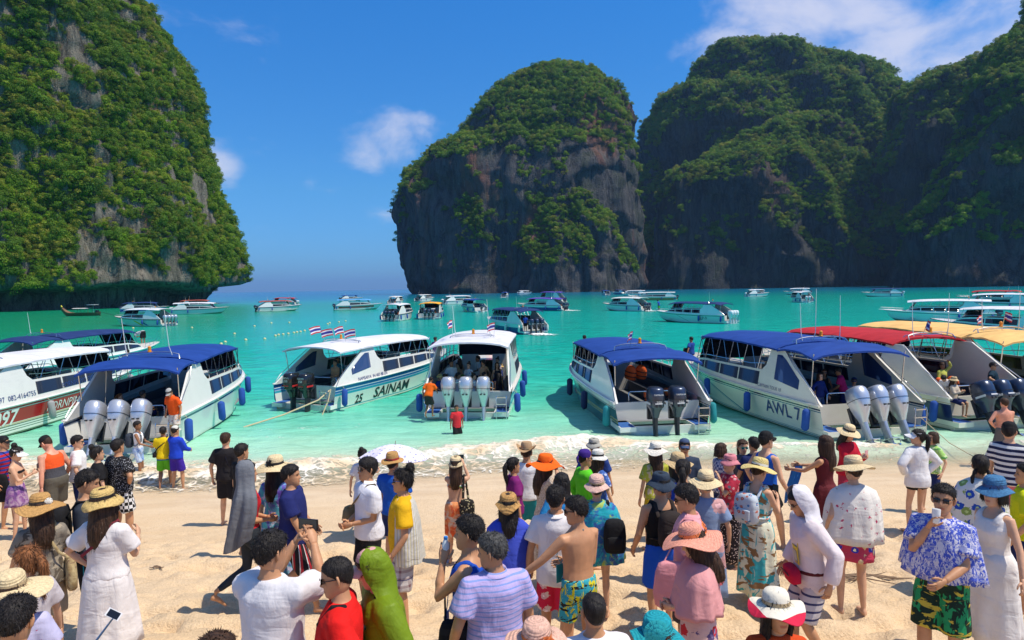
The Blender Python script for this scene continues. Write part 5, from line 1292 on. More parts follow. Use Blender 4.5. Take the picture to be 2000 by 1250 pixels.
def hat_geo(p, hat):
    kind, mat = hat[0], hat[1]; rb = hat[2] if len(hat) > 2 else .2; wave = hat[3] if len(hat) > 3 else .012
    n = 36; a = np.arange(n)*2*PI/n; b = MB(); bands = None
    tl = hat[5] if len(hat) > 5 else 0.
    def H(P):
        P = np.asarray(P, float).copy(); c = np.array((0, -.01, 1.70)); q = P-c; cs, sn = math.cos(R(tl)), math.sin(R(tl))
        y = q[:, 1]*cs - q[:, 2]*sn; z = q[:, 1]*sn + q[:, 2]*cs; return p.hd(np.stack([q[:, 0], y, z], -1)+c)
    def rg(r, z, w=0., e=1.10, dent=0., cr=0.):
        P = np.stack([r*np.cos(a), -.008+r*e*np.sin(a), z + w*np.sin(a*3+1.+rb*20) + .6*w*np.sin(a*2+.4+rb*9) + cr*np.abs(np.cos(a))**2], -1); return H(P)
    zc = 1.688
    if kind in ('wide', 'bucket', 'panama', 'cowboy'):
        drop = {'wide': .045, 'bucket': .055, 'panama': .018, 'cowboy': -.0}[kind]; hc = {'wide': .105, 'bucket': .085, 'panama': .115, 'cowboy': .13}[kind]; curl_ = .075 if kind == 'cowboy' else 0.
        e = 1.1 if kind != 'cowboy' else 1.25
        def bz(t): return zc - drop*t**1.4
        b.loft([rg(.088, zc-.006), rg(.088+(rb-.088)*.5, bz(.5)-.006, wave*.4, e, 0, curl_*.25), rg(rb, bz(1)-.006, wave, e, 0, curl_), rg(rb+.002, bz(1), wave, e, 0, curl_), rg(.09+(rb-.09)*.75, bz(.75)+.003, wave*.7, e, 0, curl_*.5), rg(.09+(rb-.09)*.4, bz(.4)+.003, wave*.3, e, 0, curl_*.18), rg(.0935, zc+.004),
                rg(.092, zc+hc*.4), rg(.086, zc+hc*.75), rg(.072, zc+hc*.95), rg(.045, zc+hc*(1.02 if kind == 'wide' else .93)), rg(.012, zc+hc*(1.04 if kind == 'wide' else .9))])
        bands = ([rg(.0955, zc+.006), rg(.0945, zc+.034)], )
    elif kind == 'cap':
        b.loft([rg(.088, 1.672), rg(.089, 1.70), rg(.083, 1.735), rg(.065, 1.762), rg(.035, 1.777), rg(.008, 1.780)])
        bv = []
        for t in np.linspace(0, 1, 6):
            aa = np.linspace(R(28), R(152), 12); r = .090+.085*t; bv.append(np.stack([.088*np.cos(aa)*(1-.08*t), -.008+.097*np.sin(aa)+.085*t*np.sin(aa)**.6, 1.680-.022*t-.016*np.cos(aa)**2*(1+t)+.0*aa], -1))
        top = [H(q) for q in bv]; bot_ = [H(q-(0, 0, .006)) for q in bv]
        b.grid(top); b.grid(bot_); b.grid([top[-1], bot_[-1]])
    elif kind == 'visor':
        b.loft([rg(.089, 1.672), rg(.091, 1.672), rg(.090, 1.712), rg(.087, 1.712)])
        bv = []
        for t in np.linspace(0, 1, 6):
            aa = np.linspace(R(15), R(165), 12); bv.append(np.stack([.092*np.cos(aa)*(1+.15*t), -.008+.10*np.sin(aa)+.11*t*np.sin(aa)**.6, 1.682-.03*t-.02*np.cos(aa)**2*(1+t)], -1))
        b.grid([H(q) for q in bv]); b.grid([H(q-(0, 0, .006)) for q in bv])
    elif kind == 'bandana':
        b.loft([rg(.086, 1.662), rg(.089, 1.69), rg(.083, 1.732), rg(.06, 1.762), rg(.01, 1.772)]); b.tube([H(np.array([q]))[0] for q in ((0, -.10, 1.675), (.02, -.13, 1.65), (.03, -.13, 1.58))], [.018, .02, .008], 6)
    return b, bands

def finalize_people():
    tmp = []
    for p in PEOPLE:
        build_raw(p); k = p.H/1.75
        vs = .0135 if p.d < 6.5 else (.0155 if p.d < 10 else .0185)
        p.tmp = []
        for nm, g in p.raw:
            me = bpy.data.meshes.new('tmp'); me.from_pydata(np.concatenate(g.v).tolist(), [], g.f); o = bpy.data.objects.new('tmp', me); COL.objects.link(o)
            m = o.modifiers.new('r', 'REMESH'); m.mode = 'VOXEL'; m.voxel_size = vs*(1.15 if nm != 'body' else 1.)
            m = o.modifiers.new('s', 'SMOOTH'); m.factor = .5; m.iterations = 3 if nm == 'body' else 9
            m = o.modifiers.new('d', 'DECIMATE'); m.ratio = .42 if p.d < 6.5 else .34
            p.tmp.append((nm, o)); tmp.append(o)
    bpy.context.view_layer.update(); dg = bpy.context.evaluated_depsgraph_get()
    for pi, p in enumerate(PEOPLE):
        k = p.H/1.75; got = {}
        for nm, o in p.tmp:
            me = bpy.data.meshes.new_from_object(o.evaluated_get(dg)); nv = len(me.vertices); co = np.zeros(nv*3); me.vertices.foreach_get('co', co); nr = np.zeros(nv*3); me.vertex_normals.foreach_get('vector', nr)
            got[nm] = (co.reshape(-1, 3), [tuple(f.vertices) for f in me.polygons], nr.reshape(-1, 3)); bpy.data.meshes.remove(me)
        # the body: merged skin, head, hands
        V, F, _ = got['body']; b = MB(); b.add(V, F); C = [np.ones((len(V), 3))]
        b.add(p.hd(HEAD[0]), HEAD[1]); C.append(HEAD[2])
        for i, s_ in enumerate((-1, 1)):
            Sh, E, W = p.arm[s_]; f = (W-E)/np.linalg.norm(W-E); inn = np.array((-s_, 0.15, 0.)) if W[2] < 1.3 else np.array((-s_*.5, .3, -.5))
            pn = inn-f*np.dot(inn, f); pn /= np.linalg.norm(pn); sd = np.cross(pn, f)
            HV, HF = hand_geo(s_, p.curl[i]); sc = 1. if p.sex == 'm' else .9
            q = W + sc*(HV[:, :1]*sd + HV[:, 1:2]*pn + HV[:, 2:3]*f); b.add(q, HF); C.append(np.ones((len(q), 3))); p.arm[s_] = (Sh, E, W, W+f*.09*sc+pn*.02)
        b.v = [q*k for q in b.v]
        me = b.mesh('person', SKIN[p.skin], True, None); ca = me.color_attributes.new('face', 'FLOAT_COLOR', 'POINT'); C = np.concatenate(C); ca.data.foreach_set('color', np.concatenate([C, np.ones((len(C), 1))], 1).ravel())
        o = link('person', me, None, p.loc, (0, 0, p.rot)); tag(o, p.label, p.cat, p.group); p.ob = o; seed = pi*1.7
        def part(name, b, mat, sharp=None, parent=None):
            b.v = [np.asarray(q)*k for q in b.v]; return b.build(name, mat, parent or o, True, sharp)
        def cloth(nm, mat, name, amp):
            V, F, N = got[nm]; w = fbm(V*np.array((5, 5, 6.5))+seed, 2); r = 1-np.abs(fbm(V*np.array((8, 8, 3.2))+seed*2+V[:, 2:3]*2.5, 2))*2.5
            V = V + N*(amp*1.05*(w*.9 + r*.5))[:, None]; b = MB(); b.add(V, F); return b
        if p.top:
            nm = {'dress': 'dress', 'tdress': 'dress', 'bikini': 'bikini_top', 'tank': 'tank_top', 'coat': 'jacket', 'vest': 'life_vest'}.get(p.top[0], 'shirt')
            b = cloth('shirt', p.top[1], nm, .004 if p.top[0] in ('bikini', 'rash', 'tank') else .009)
            if p.top[0] in ('dress', 'tdress'):
                hem = p.top[2]; fl = p.top[3] if len(p.top) > 3 else .24; w_ = .165*p.fat if p.sex == 'f' else .17
                sp = [(1.06, w_-.01, .118, 0, 0), (.98, w_+.03, .15, -.008, 0)]
                for q in np.linspace(.9, hem, 7): f = (.9-q)/max(.05, .9-hem); sp.append((q, w_+.045+(fl-w_-.04)*f, .16+(fl*.85-.16)*f, -.005, 0))
                b.loft(folded(sp, 44, .10, 9, seed, None if not p.lean else (lambda q: q)), True, True)
            part(nm, b, p.top[1])
            if p.top[0] in ('tee', 'long', 'coat') and len(p.top) > 3 and p.top[3] == 'collar':
                b = MB(); aa = np.linspace(R(-150), R(150), 16)+PI/2*0
                O = [[(.072*math.sin(q), -.010-.066*math.cos(q), 1.475-.012*math.cos(q)) for q in aa], [(.080*math.sin(q), -.012-.074*math.cos(q), 1.508-.010*math.cos(q)) for q in aa], [(.098*math.sin(q), -.012-.092*math.cos(q), 1.468-.006*math.cos(q)) for q in aa]]
                b.grid([p.up(np.array(q)) for q in O]); part('collar', b, p.top[1])
        if p.bot:
            if p.bot[0] in got: part('shorts' if p.bot[0] != 'pants' else 'trousers', cloth(p.bot[0], p.bot[1], 'shorts', .008 if p.bot[0] == 'shorts' else .004), p.bot[1])
            elif p.bot[0] == 'skirt':
                hem = p.bot[2]; fl = p.bot[3]; sp = [(1.05, .158*p.fat, .115, 0, 0), (.97, .19, .14, -.01, 0)]
                for q in np.linspace(.9, hem, 6): f = (.9-q)/max(.05, .9-hem); sp.append((q, .198+(fl-.198)*f, .152+(fl*.85-.152)*f, -.005, 0))
                b = MB(); b.loft(folded(sp, 44, .08, 8, seed), True, True); part('skirt', b, p.bot[1])
        if p.hair and p.hair[0] != 'none':
            b = MB(); hair_geo(p, b, p.hair[0]); strands(p, b, p.hair[0]); part('hair', b, HAIR[p.hair[1]])
        if p.hat:
            b, bands = hat_geo(p, p.hat); ho = part({'cap': 'cap', 'visor': 'sun_visor', 'bandana': 'bandana'}.get(p.hat[0], 'hat'), b, p.hat[1], 60)
            bm = p.hat[4] if len(p.hat) > 4 else None
            if bands and bm:
                b = MB(); b.loft(list(bands[0]), True, False); b.v = [q*k for q in b.v]; b.build('hat_band', bm, ho)
        if p.glasses:
            b = MB(); lm = p.glasses if not isinstance(p.glasses, bool) else M_LENS
            for s_ in (-1, 1):
                b.grid([[p.hd((s_*(.034+.027*u), .1035-.010*u*u*(1 if s_*u > 0 else .2)-.004*abs(v)-.0*v, 1.631+.019*v-.003*abs(u))) for u in np.linspace(-1, 1, 5)] for v in (-1, -.6, .6, 1)])
                b.tube([p.hd((s_*.061, .094, 1.643)), p.hd((s_*.079, .04, 1.643)), p.hd((s_*.079, -.02, 1.640))], .0035, 5)
            b.tube([p.hd((-.012, .108, 1.639)), p.hd((.012, .108, 1.639))], .003, 5); part('sunglasses', b, lm)
        if p.extra:
            kd, mat = p.extra[0], p.extra[1]; b = MB(); nm = kd
            if kd == 'shawl':
                hem = p.extra[2] if len(p.extra) > 2 else .95; sp = [(1.475, .085, .085, -.005, 0), (1.45, .15, .11, -.005, 0), (1.40, .235, .14, .0, 0), (1.30, .275, .175, .005, 0)]
                for q in np.linspace(1.2, hem, 5): f = (1.2-q)/max(.05, 1.2-hem); sp.append((q, .295+.035*f, .19+.03*f, .01, 0))
                b.loft(folded(sp, 48, .09, 10, seed, p.up), True, True)
            elif kd == 'towel':      # cloth hanging from the head down the back
                aa = np.linspace(R(50), R(310), 40); G = []
                for z, rx, ry, yo in ((1.785, .02, .03, -.01), (1.77, .06, .08, -.01), (1.72, .092, .112, -.01), (1.62, .10, .12, -.012), (1.53, .112, .115, -.012), (1.47, .15, .12, -.012), (1.42, .205, .13, -.01), (1.34, .235, .15, -.012), (1.2, .235, .17, -.025), (1.05, .21, .18, -.045), (.94, .185, .185, -.065), (.86, .165, .185, -.075)):
                    kk = (1.785-z); f = 1+.22*kk*np.sin(aa*5+seed+.7*np.sin(z*5))+.14*kk*np.sin(aa*9+1+z*2)
                    G.append(p.up(np.stack([rx*np.sin(aa)*f, yo+ry*np.cos(aa)*f, np.full(40, z)+.25*np.sin(aa*1.5+.6)*max(0, 1.25-z)], -1)))
                b.grid(G); b.grid([q+np.array((0, .008, -.004)) for q in G])
            elif kd == 'hood':
                aa = np.linspace(R(60), R(300), 30); G = []
                for z, rx, ry, yo in ((1.787, .012, .015, -.02), (1.776, .05, .068, -.012), (1.745, .083, .108, -.008), (1.70, .097, .122, -.006), (1.65, .101, .127, -.008), (1.60, .099, .125, -.014), (1.55, .098, .118, -.018), (1.51, .11, .115, -.016), (1.475, .14, .115, -.012), (1.445, .175, .118, -.01)):
                    q_ = np.stack([rx*np.sin(aa), yo+ry*np.cos(aa)*np.where(np.cos(aa) > 0, .95, 1.), np.full(30, z)+.012*np.cos(aa)], -1); q_ = q_ + ((fbm(q_*np.array((16, 16, 9))+seed, 3)*.016 + (np.abs(fbm(q_*np.array((9, 9, 22))+seed*2, 2)))*.012)*(1 if z < 1.77 else 0))[:, None]*np.stack([np.sin(aa), np.cos(aa), 0*aa], -1); wq = min(1., max(0., (z-1.46)/.12)); G.append(p.hd(q_)*wq + p.up(q_)*(1-wq))
                b.grid(G); b.grid([q*.995+np.array((0, 0, .006)) for q in G])
            elif kd == 'towel_shoulder':     # cloth over the shoulders hanging down the back
                aa = np.linspace(R(70), R(290), 40); G = []
                for z, rx, ry, yo in ((1.50, .10, .085, 0), (1.46, .17, .11, 0), (1.40, .23, .13, 0), (1.25, .25, .16, -.01), (1.05, .24, .18, -.02), (p.extra[2], .22, .19, -.03)):
                    kk = 1.5-z; f = 1+.10*kk*np.sin(aa*7+seed); G.append(p.up(np.stack([rx*np.sin(aa)*f, yo+ry*np.cos(aa)*f, np.full(40, z)], -1)))
                b.grid(G); b.grid([q+np.array((0, .008, -.004)) for q in G]); nm = 'towel'
            elif kd == 'open_shirt':
                aa = np.linspace(R(60), R(300), 40); G = []
                for z, rx, ry, yo in ((1.47, .10, .085, 0), (1.44, .17, .11, 0), (1.38, .245, .14, 0), (1.2, .28, .17, -.01), (.98, .28, .19, -.01), (.80, .27, .20, -.02)):
                    kk = 1.5-z; f = 1+.09*kk*np.sin(aa*8+seed); G.append(p.up(np.stack([rx*np.sin(aa)*f, yo+ry*np.cos(aa)*f, np.full(40, z)], -1)))
                b.grid(G); b.grid([q+np.array((0, .008, -.004)) for q in G]); nm = 'shirt'
            part(nm, b, mat)
    for o in tmp:
        me = o.data; bpy.data.objects.remove(o); bpy.data.meshes.remove(me)

# ---- things carried: each is a thing of its own, placed on the wearer
def carried(p, name, label, cat, b, mat, group=None, kids=()):
    k = p.H/1.75; b.v = [np.asarray(q)*k for q in b.v]; o = b.build(name, mat, None, True, 50, loc=p.loc, rot=(0, 0, p.rot)); tag(o, label, cat, group)
    for nm, bb, mm in kids:
        bb.v = [np.asarray(q)*k for q in bb.v]; bb.build(nm, mm, o, True, 50)
    return o
def backpack(p, label, mat, w=.14, h=.40, z=1.22, dp=.13, side=0.):
    b = MB(); n = 20; a = np.arange(n)*2*PI/n; R_ = []
    for t, s_ in ((-1, .55), (-.93, .85), (-.7, 1.), (0, 1.03), (.6, .95), (.88, .8), (1, .45)):
        c, s2 = np.cos(a), np.sin(a); R_.append(p.up(np.stack([side+w*s_*np.sign(c)*np.abs(c)**.6, -.17-dp*.4+dp*.62*s_*np.sign(s2)*np.abs(s2)**.6, np.full(n, z+t*h/2)], -1)))
    b.loft(R_); st = MB()
    for s_ in ((-1, 1) if side == 0 else (1 if side > 0 else -1,)):
        x = s_*.10 if side == 0 else s_*.13; st.tube([p.up(q) for q in ((x, -.15, z+.12), (x, -.06, 1.47), (x, .03, 1.465), (x, .125, 1.36), (x*1.2, .13, 1.2), (x*1.5, -.02, 1.08), (x, -.16, z-.12))], [(.02, .008)]*7, 6)
    pk = MB(); R_ = []
    for t, s_ in ((-1, .5), (-.8, 1.), (.8, 1.), (1, .5)):
        c, s2 = np.cos(a), np.sin(a); R_.append(p.up(np.stack([side+w*.7*s_*np.sign(c)*np.abs(c)**.6, -.17-dp*1.0+dp*.25*s_*np.sign(s2)*np.abs(s2)**.6, np.full(n, z-h*.16+t*h*.2)], -1)))
    pk.loft(R_); return carried(p, 'backpack', label, 'backpack', b, mat, None, (('strap', st, mat), ('pocket', pk, mat)))
def side_bag(p, label, mat, s_=-1, z=.98, y=0., w=.13, h=.2, cross=True, strapm=None, dp=.05, name='shoulder_bag', x=.22):
    b = MB(); n = 18; a = np.arange(n)*2*PI/n; R_ = []
    for t, q in ((-1, .7), (-.85, .96), (-.3, 1.05), (.5, .95), (.9, .8), (1, .6)):
        c, s2 = np.cos(a), np.sin(a); R_.append(p.up(np.stack([s_*x+dp*q*np.sign(c)*np.abs(c)**.6, y+w*q*np.sign(s2)*np.abs(s2)**.6, np.full(n, z+t*h/2)], -1)))
    b.loft(R_); st = MB(); o_ = -s_*.10 if cross else s_*.11
    st.tube([p.up(q) for q in ((s_*x, y+w*.6, z+h*.45), (s_*.12, .155, 1.2), (o_*.5, .14, 1.34), (o_, .04, 1.475), (o_, -.04, 1.475), (o_*.5, -.125, 1.34), (s_*.12, -.15, 1.2), (s_*x, y-w*.6, z+h*.45))], [(.014, .006)]*8, 6)
    return carried(p, name, label, 'bag', b, mat, None, (('strap', st, strapm or mat),))
def waist_bag(p, label, mat):
    b = MB(); n = 18; a = np.arange(n)*2*PI/n; R_ = []
    for t, q in ((-1, .55), (-.8, .9), (0, 1.), (.7, .9), (1, .6)):
        c, s2 = np.cos(a), np.sin(a); R_.append(p.up(np.stack([-.04+.13*q*np.sign(c)*np.abs(c)**.6, .21+.06*q*np.sign(s2)*np.abs(s2)**.6, np.full(n, .96+t*.075)], -1)))
    b.loft(R_); st = MB(); aa = np.linspace(0, 2*PI, 24); st.tube([p.up((.205*p.fat*math.sin(q), -.005+.165*math.cos(q), .985)) for q in aa], [(.006, .018)]*24, 6)
    z_ = MB(); z_.tube([p.up((-.14+.2*q/5, .274, .985)) for q in range(6)], .005, 5)
    return carried(p, 'waist_bag', label, 'bag', b, mat, None, (('belt', st, f('plain', (.12, .02, .02))), ('zip', z_, M_RUB)))
M_PHONE = plain('black_phone', (.01, .01, .012), .15, var=0); M_PHONEW = plain('white_phone', (.75, .75, .76), .2, var=0)
def phone(p, label, s_, both=False, mat=None, up=.03, wide=True):
    q = p.arm[s_][3] if not both else (p.arm[1][3]+p.arm[-1][3])/2
    b = MB(); w, h = (.075, .038) if wide else (.038, .075); b.box(-w, w, -.005, .005, -h, h)
    b.v = [v + (q+np.array((0, .01, up))) for v in b.v]; s = MB(); s.box(-w*.9, w*.9, -.0065, -.0055, -h*.9, h*.9); s.v = [v + (q+np.array((0, .01, up))) for v in s.v]
    return carried(p, 'phone', label, 'phone', b, mat or M_PHONE, None, (('screen', s, plain('phone_screen', (.02, .05, .06), .1, var=0)),))
# ---- the crowd on the beach
WH = (.78, .77, .77); BK = (.012, .012, .014); NV = (.012, .022, .10); BL = (.01, .09, .45); RD = (.62, .015, .015)
f = fab
white, black, navy, blue, red = f('plain', WH), f('plain', BK), f('plain', NV), f('plain', BL), f('plain', RD)
STRAW, CREAM, TAN = straw((.64, .44, .16)), straw((.74, .58, .34)), straw((.52, .29, .10))
RIB = plain('black_ribbon', (.012, .012, .014), .6); RIBR = plain('red_ribbon', (.4, .03, .03), .6); RIBW = plain('tan_ribbon', (.45, .33, .18), .7)
P = {}
def A(key, *a, **k): P[key] = person(*a, **k); return P[key]
# left
A('p1', 6, 850, 11.5, 80, 'person in black cap and red and blue striped shirt cut off by the left edge', top=('tee', f('hstripe', (.45, .02, .03), (.03, .05, .3), None, 1.1)), bot=('shorts', black), hat=('cap', f('plain', BK)), skin='m')
A('p2', 28, 872, 11.5, 75, 'person in white visor and bikini top looking at a phone at the left edge', sex='f', skin='l', hair=('bun', 'black'), top=('bikini', black), bot=('skirt', f('tie', (.25, .10, .28), (.45, .30, .40), (.12, .05, .2)), .66, .22), hat=('visor', white), arms=('look', 'look'), head=(0, 18))
A('p3', 92, 846, 8.6, 285, 'large person in backward-tilted black cap and orange and grey tank top', skin='r', fat=1.25, hair=('buzz', 'brown'), top=('tank', f('split', (.06, .06, .07), (.80, .10, .02), None, 1.30)), bot=('shorts', f('plain', (.10, .09, .07))), hat=('cap', black), arms=('down', 'down'), head=(0, 28), glasses=True, lean=10)
A('p4', 150, 850, 11.2, 60, 'person in white t-shirt and dark glasses behind the orange tank top', top=('tee', white), bot=('shorts', navy), glasses=True, skin='l')
A('p5', 190, 872, 10.4, 50, 'person with a dark hair bun between the white t-shirt and the glittering black shirt', sex='f', hair=('bun', 'black'), top=('tee', black), bot=('shorts', black), skin='l')
A('p6', 230, 857, 8.9, 28, 'stout person in glittering black t-shirt and checkered shorts', skin='m', fat=1.28, top=('tee', f('dots', (.014, .014, .016), (.45, .45, .47), None, 1.4)), bot=('shorts', f('check', (.75, .74, .72), (.015, .015, .015))), arms=('down', 'hip'), hair=('short', 'black'))
A('p7', 165, 917, 8.0, 68, 'person in dark long-sleeved rash guard and black board shorts facing right', skin='m', top=('rash', f('plain', (.03, .038, .055))), bot=('shorts', f('vstripe', (.014, .014, .018), (.014, .014, .018), (.02, .35, .5), .5), .98), arms=('down', 'down'), head=(0, 14))
A('p8', 78, 962, 7.3, 320, 'person in tan straw hat with a white flower and taupe top', sex='f', skin='m', hair=('long', 'brown'), top=('tee', f('leaf', (.22, .19, .15), (.10, .08, .06), (.36, .30, .22))), bot=('shorts', f('plain', (.30, .24, .17))), hat=('wide', TAN, .215, .018, RIB), arms=('down', 'fwd'))
A('p9', 202, 948, 6.6, 12, 'person in straw hat and long loose white dress seen from behind', sex='f', skin='l', hair=('long', 'brown'), top=('tdress', f('plain', (.76, .71, .69)), .36, .27), hat=('bucket', STRAW, .155, .012, RIB), arms=('hip', 'look'), fat=1.08)
A('p10', 52, 1067, 5.4, 285, 'person with auburn ponytail low at the left edge', sex='f', skin='l', hair=('pony', 'auburn'), top=('tee', f('plain', (.55, .5, .52))), bot=('shorts', navy))
A('p11', 20, 1112, 4.3, 330, 'person in wide cream hat and lavender shirt at the lower left corner', sex='f', skin='l', hair=('long', 'brown'), top=('tee', f('birds', (.50, .48, .68), (.45, .1, .2))), bot=('shorts', navy), hat=('wide', CREAM, .25, .02, RIBW))
A('p12', 22, 1170, 3.5, 330, 'person with short dark hair at the very bottom left corner', H=1.68, top=('tee', f('plain', (.04, .07, .09))), bot=('shorts', black), head=(10, 10))
A('p13', 420, 1240, 3.2, 0, 'top of a curly dark head at the bottom edge below the white t-shirt', H=1.66, hair=('short', 'brown'), top=('tee', navy), bot=('shorts', black))
# at the water's edge
A('p14', 268, 822, 18.2, 80, 'person in white tank top and pale blue shorts wading beside the silver outboards', sex='f', skin='d', hair=('short', 'black'), top=('tank', white), bot=('trunks', f('tie', (.35, .5, .75), (.6, .68, .8), (.2, .35, .7)), .75), arms=('fwd', 'fwd'))
A('p15', 318, 833, 17.6, 345, 'person in yellow shirt with red sleeves and green shorts at the water', skin='d', top=('tee', f('plain', (.75, .55, .01))), bot=('shorts', f('split', (.10, .42, .02), (.02, .15, .25), None, .78)), arms=('fwd', 'fwd'), walk=.5)
A('p16', 342, 830, 18.3, 20, 'person in bright blue shirt and pale cap behind the yellow shirt', skin='m', top=('long', f('plain', (.015, .06, .55))), bot=('shorts', f('plain', (.05, .02, .3))), hat=('cap', f('plain', (.6, .58, .52))), arms=('fwd', 'fwd'))
A('p17', 0, 0, 20, 195, 'person in orange polo shirt and flowered shorts stepping down from the blue-canopied boat', base=(-10.5, 21.0, .40), H=1.7, skin='m', top=('tee', f('plain', (.80, .09, .01)), .88, 'collar'), bot=('shorts', f('floral', (.7, .62, .55), (.5, .25, .2), (.6, .4, .3), 1.6)), hat=('cap', f('plain', (.4, .4, .38))), arms=('down', 'down'), head=(0, 22), lean=12)
# middle left
A('p18', 440, 845, 10.6, 8, 'person in black t-shirt and dark shorts seen from behind near the foam', skin='l', hair=('short', 'brown'), top=('tee', f('plain', (.018, .016, .018))), bot=('shorts', f('plain', (.012, .012, .016)), .9))
A('p19', 472, 866, 11.3, 40, 'person with short black hair half hidden by the grey towel', skin='m', top=('tee', black), bot=('shorts', navy))
A('p20', 482, 896, 8.7, 62, 'person walking with a grey towel over the head and a red shirt', sex='f', skin='m', top=('tank', f('plain', (.60, .02, .03))), bot=('pants', f('plain', (.03, .038, .05))), extra=('towel', f('plain', (.16, .17, .19))), walk=1.35, arms=('belly', 'belly'))
A('p21', 538, 888, 9.4, 20, 'person in wide cream hat with black bow and tie-dyed dress', sex='f', skin='l', hair=('long', 'black'), top=('tdress', f('tie', (.14, .08, .45), (.10, .45, .55), (.65, .6, .8)), .25, .25), hat=('wide', CREAM, .215, .014, RIB))
A('p22', 568, 907, 8.9, 88, 'person in navy t-shirt and black shorts with red panels walking right', skin='m', top=('tee', f('plain', (.016, .022, .12)), .82), bot=('shorts', f('vstripe', (.016, .014, .016), (.35, .02, .03), (.6, .6, .6), .6), .98), walk=.9, arms=('fore', 'fore'), fat=1.12)
A('p23', 525, 1037, 4.2, 18, 'person in white t-shirt taking a photo, back turned, close to the camera', skin='m', top=('tee', f('plain', (.70, .68, .70))), bot=('shorts', navy), arms=('phone', 'phone'), fat=1.14, head=(12, 4))
A('p24', 662, 1085, 4.05, 262, 'person in bright red t-shirt and sunglasses facing left close to the camera', skin='m', hair=('buzz', 'black'), top=('tee', f('plain', (.70, .012, .01))), bot=('shorts', black), glasses=True, head=(-5, 10), fat=1.12)
A('p25', 726, 1058, 4.6, 246, 'person in olive green hooded jacket with a pink cap close to the camera', sex='m', skin='l', hair=('short', 'brown'), top=('coat', f('plain', (.16, .24, .01), None, None, 1, .5)), bot=('shorts', navy), hat=('cap', f('plain', (.65, .35, .33))), extra=('hood', f('plain', (.16, .24, .01), None, None, 1, .5)), glasses=True, lean=8, head=(10, 8), arms=((.30, .10, .95), (.30, .10, .95)), fat=1.1)
A('p26', 716, 893, 8.8, 235, 'person in white polo shirt with a khaki bag strap and dark fringe', skin='m', hair=('fringe', 'black'), top=('tee', f('plain', (.78, .77, .82)), .86, 'collar'), bot=('shorts', black), arms=('belly', 'belly'), glasses=True, head=(8, 0))
A('p27', 767, 880, 10.2, 20, 'person in brown straw hat with red band and blue shirt beside the umbrella', skin='m', hair=('short', 'black'), top=('tee', blue), bot=('shorts', navy), hat=('panama', TAN, .16, .008, RIBR))
A('p28', 785, 915, 8.1, 262, 'person in yellow t-shirt with a striped shirt over the shoulders and plaid shorts', skin='m', fat=1.1, top=('tee', f('plain', (.72, .40, .01))), bot=('shorts', f('plaid', (.55, .5, .48), (.22, .12, .13), (.1, .1, .2)), .98), glasses=M_LENSB, extra=('open_shirt', f('vstripe', (.6, .58, .54), (.42, .40, .36), (.65, .55, .2), 1.5)), hair=('bun', 'black'))
A('p29', 708, 876, 14, 10, 'person with a dark hair bun under the pale umbrella', sex='f', skin='l', hair=('bun', 'black'), top=('tee', f('plain', (.6, .6, .65))), bot=('shorts', navy), arms=('down', 'reach'))
A('p30', 890, 888, 11.4, 4, 'person in orange wrap skirt and cream hat photographing the boats', sex='f', skin='l', hair=('long', 'brown'), top=('bikini', f('leaf', (.7, .68, .6), (.1, .3, .05), (.5, .1, .05), 2)), bot=('skirt', f('tie', (.62, .10, .03), (.75, .30, .12), (.6, .5, .4)), .5, .20), hat=('bucket', CREAM, .12, .006, RIB), arms=('phone', 'phone'))
# centre
A('p31', 1028, 862, 12.2, 10, 'person in tan cowboy hat and white top by the surf', skin='m', hair=('short', 'brown'), top=('tee', white), bot=('shorts', f('plain', (.02, .25, .28))), hat=('cowboy', f('plain', (.42, .27, .15)), .16, .01, RIBW))
A('p32', 1003, 893, 10.2, 70, 'person in magenta t-shirt with dark tied hair facing right', sex='f', skin='m', hair=('pony', 'black'), top=('tee', f('plain', (.19, .015, .14))), bot=('shorts', f('plain', (.15, .02, .12))))
A('p33', 1065, 885, 9.6, 75, 'person in floppy bright orange hat and cream lace dress', sex='f', skin='l', hair=('long', 'brown'), top=('tdress', f('lace', (.72, .62, .5), (.45, .33, .24)), .35, .24), hat=('wide', f('plain', (.85, .13, .01)), .235, .045, None), glasses=True, arms=('down', 'ear'))
A('p34', 992, 958, 8.4, 355, 'person in brown bucket hat with banana-print top and blue towel', sex='f', skin='m', hair=('long', 'black'), top=('tank', f('birds', (.72, .70, .66), (.65, .42, .02), None, .8)), bot=('shorts', black, .5), hat=('bucket', TAN, .14, .022), extra=('towel_shoulder', f('plain', (.05, .08, .50)), .8))
A('p35', 1097, 923, 9.3, 350, 'person with long black hair and a bright blue backpack', sex='f', skin='m', hair=('long', 'black'), top=('tee', f('plain', (.02, .2, .45))), bot=('shorts', navy))
A('p36', 1085, 948, 7.6, 15, 'person in loose white shirt and red flowered shorts seen from behind', skin='m', top=('tee', f('plain', (.76, .72, .72)), .80, 'collar'), bot=('shorts', f('floral', (.62, .02, .07), (.75, .6, .6), (.7, .45, .5), 1.1), .95))
A('p37', 1128, 968, 6.6, 325, 'bare-chested person in sunglasses and bright printed swim shorts', skin='m', hair=('short', 'black'), bot=('trunks', f('leaf', (.03, .33, .42), (.65, .6, .02), (.02, .02, .02), 1.6), .66), glasses=True, arms=((.50, .30, 1.0), 'belly'), head=(-48, 8))
A('p38', 915, 1008, 6.0, 282, 'person in royal blue sleeveless shirt drinking from a bottle', skin='m', hair=('short', 'black'), top=('tank', f('plain', (.012, .07, .42))), bot=('shorts', f('plain', (.012, .07, .42))), arms=('drink', 'down'), head=(-10, -4), H=1.7)
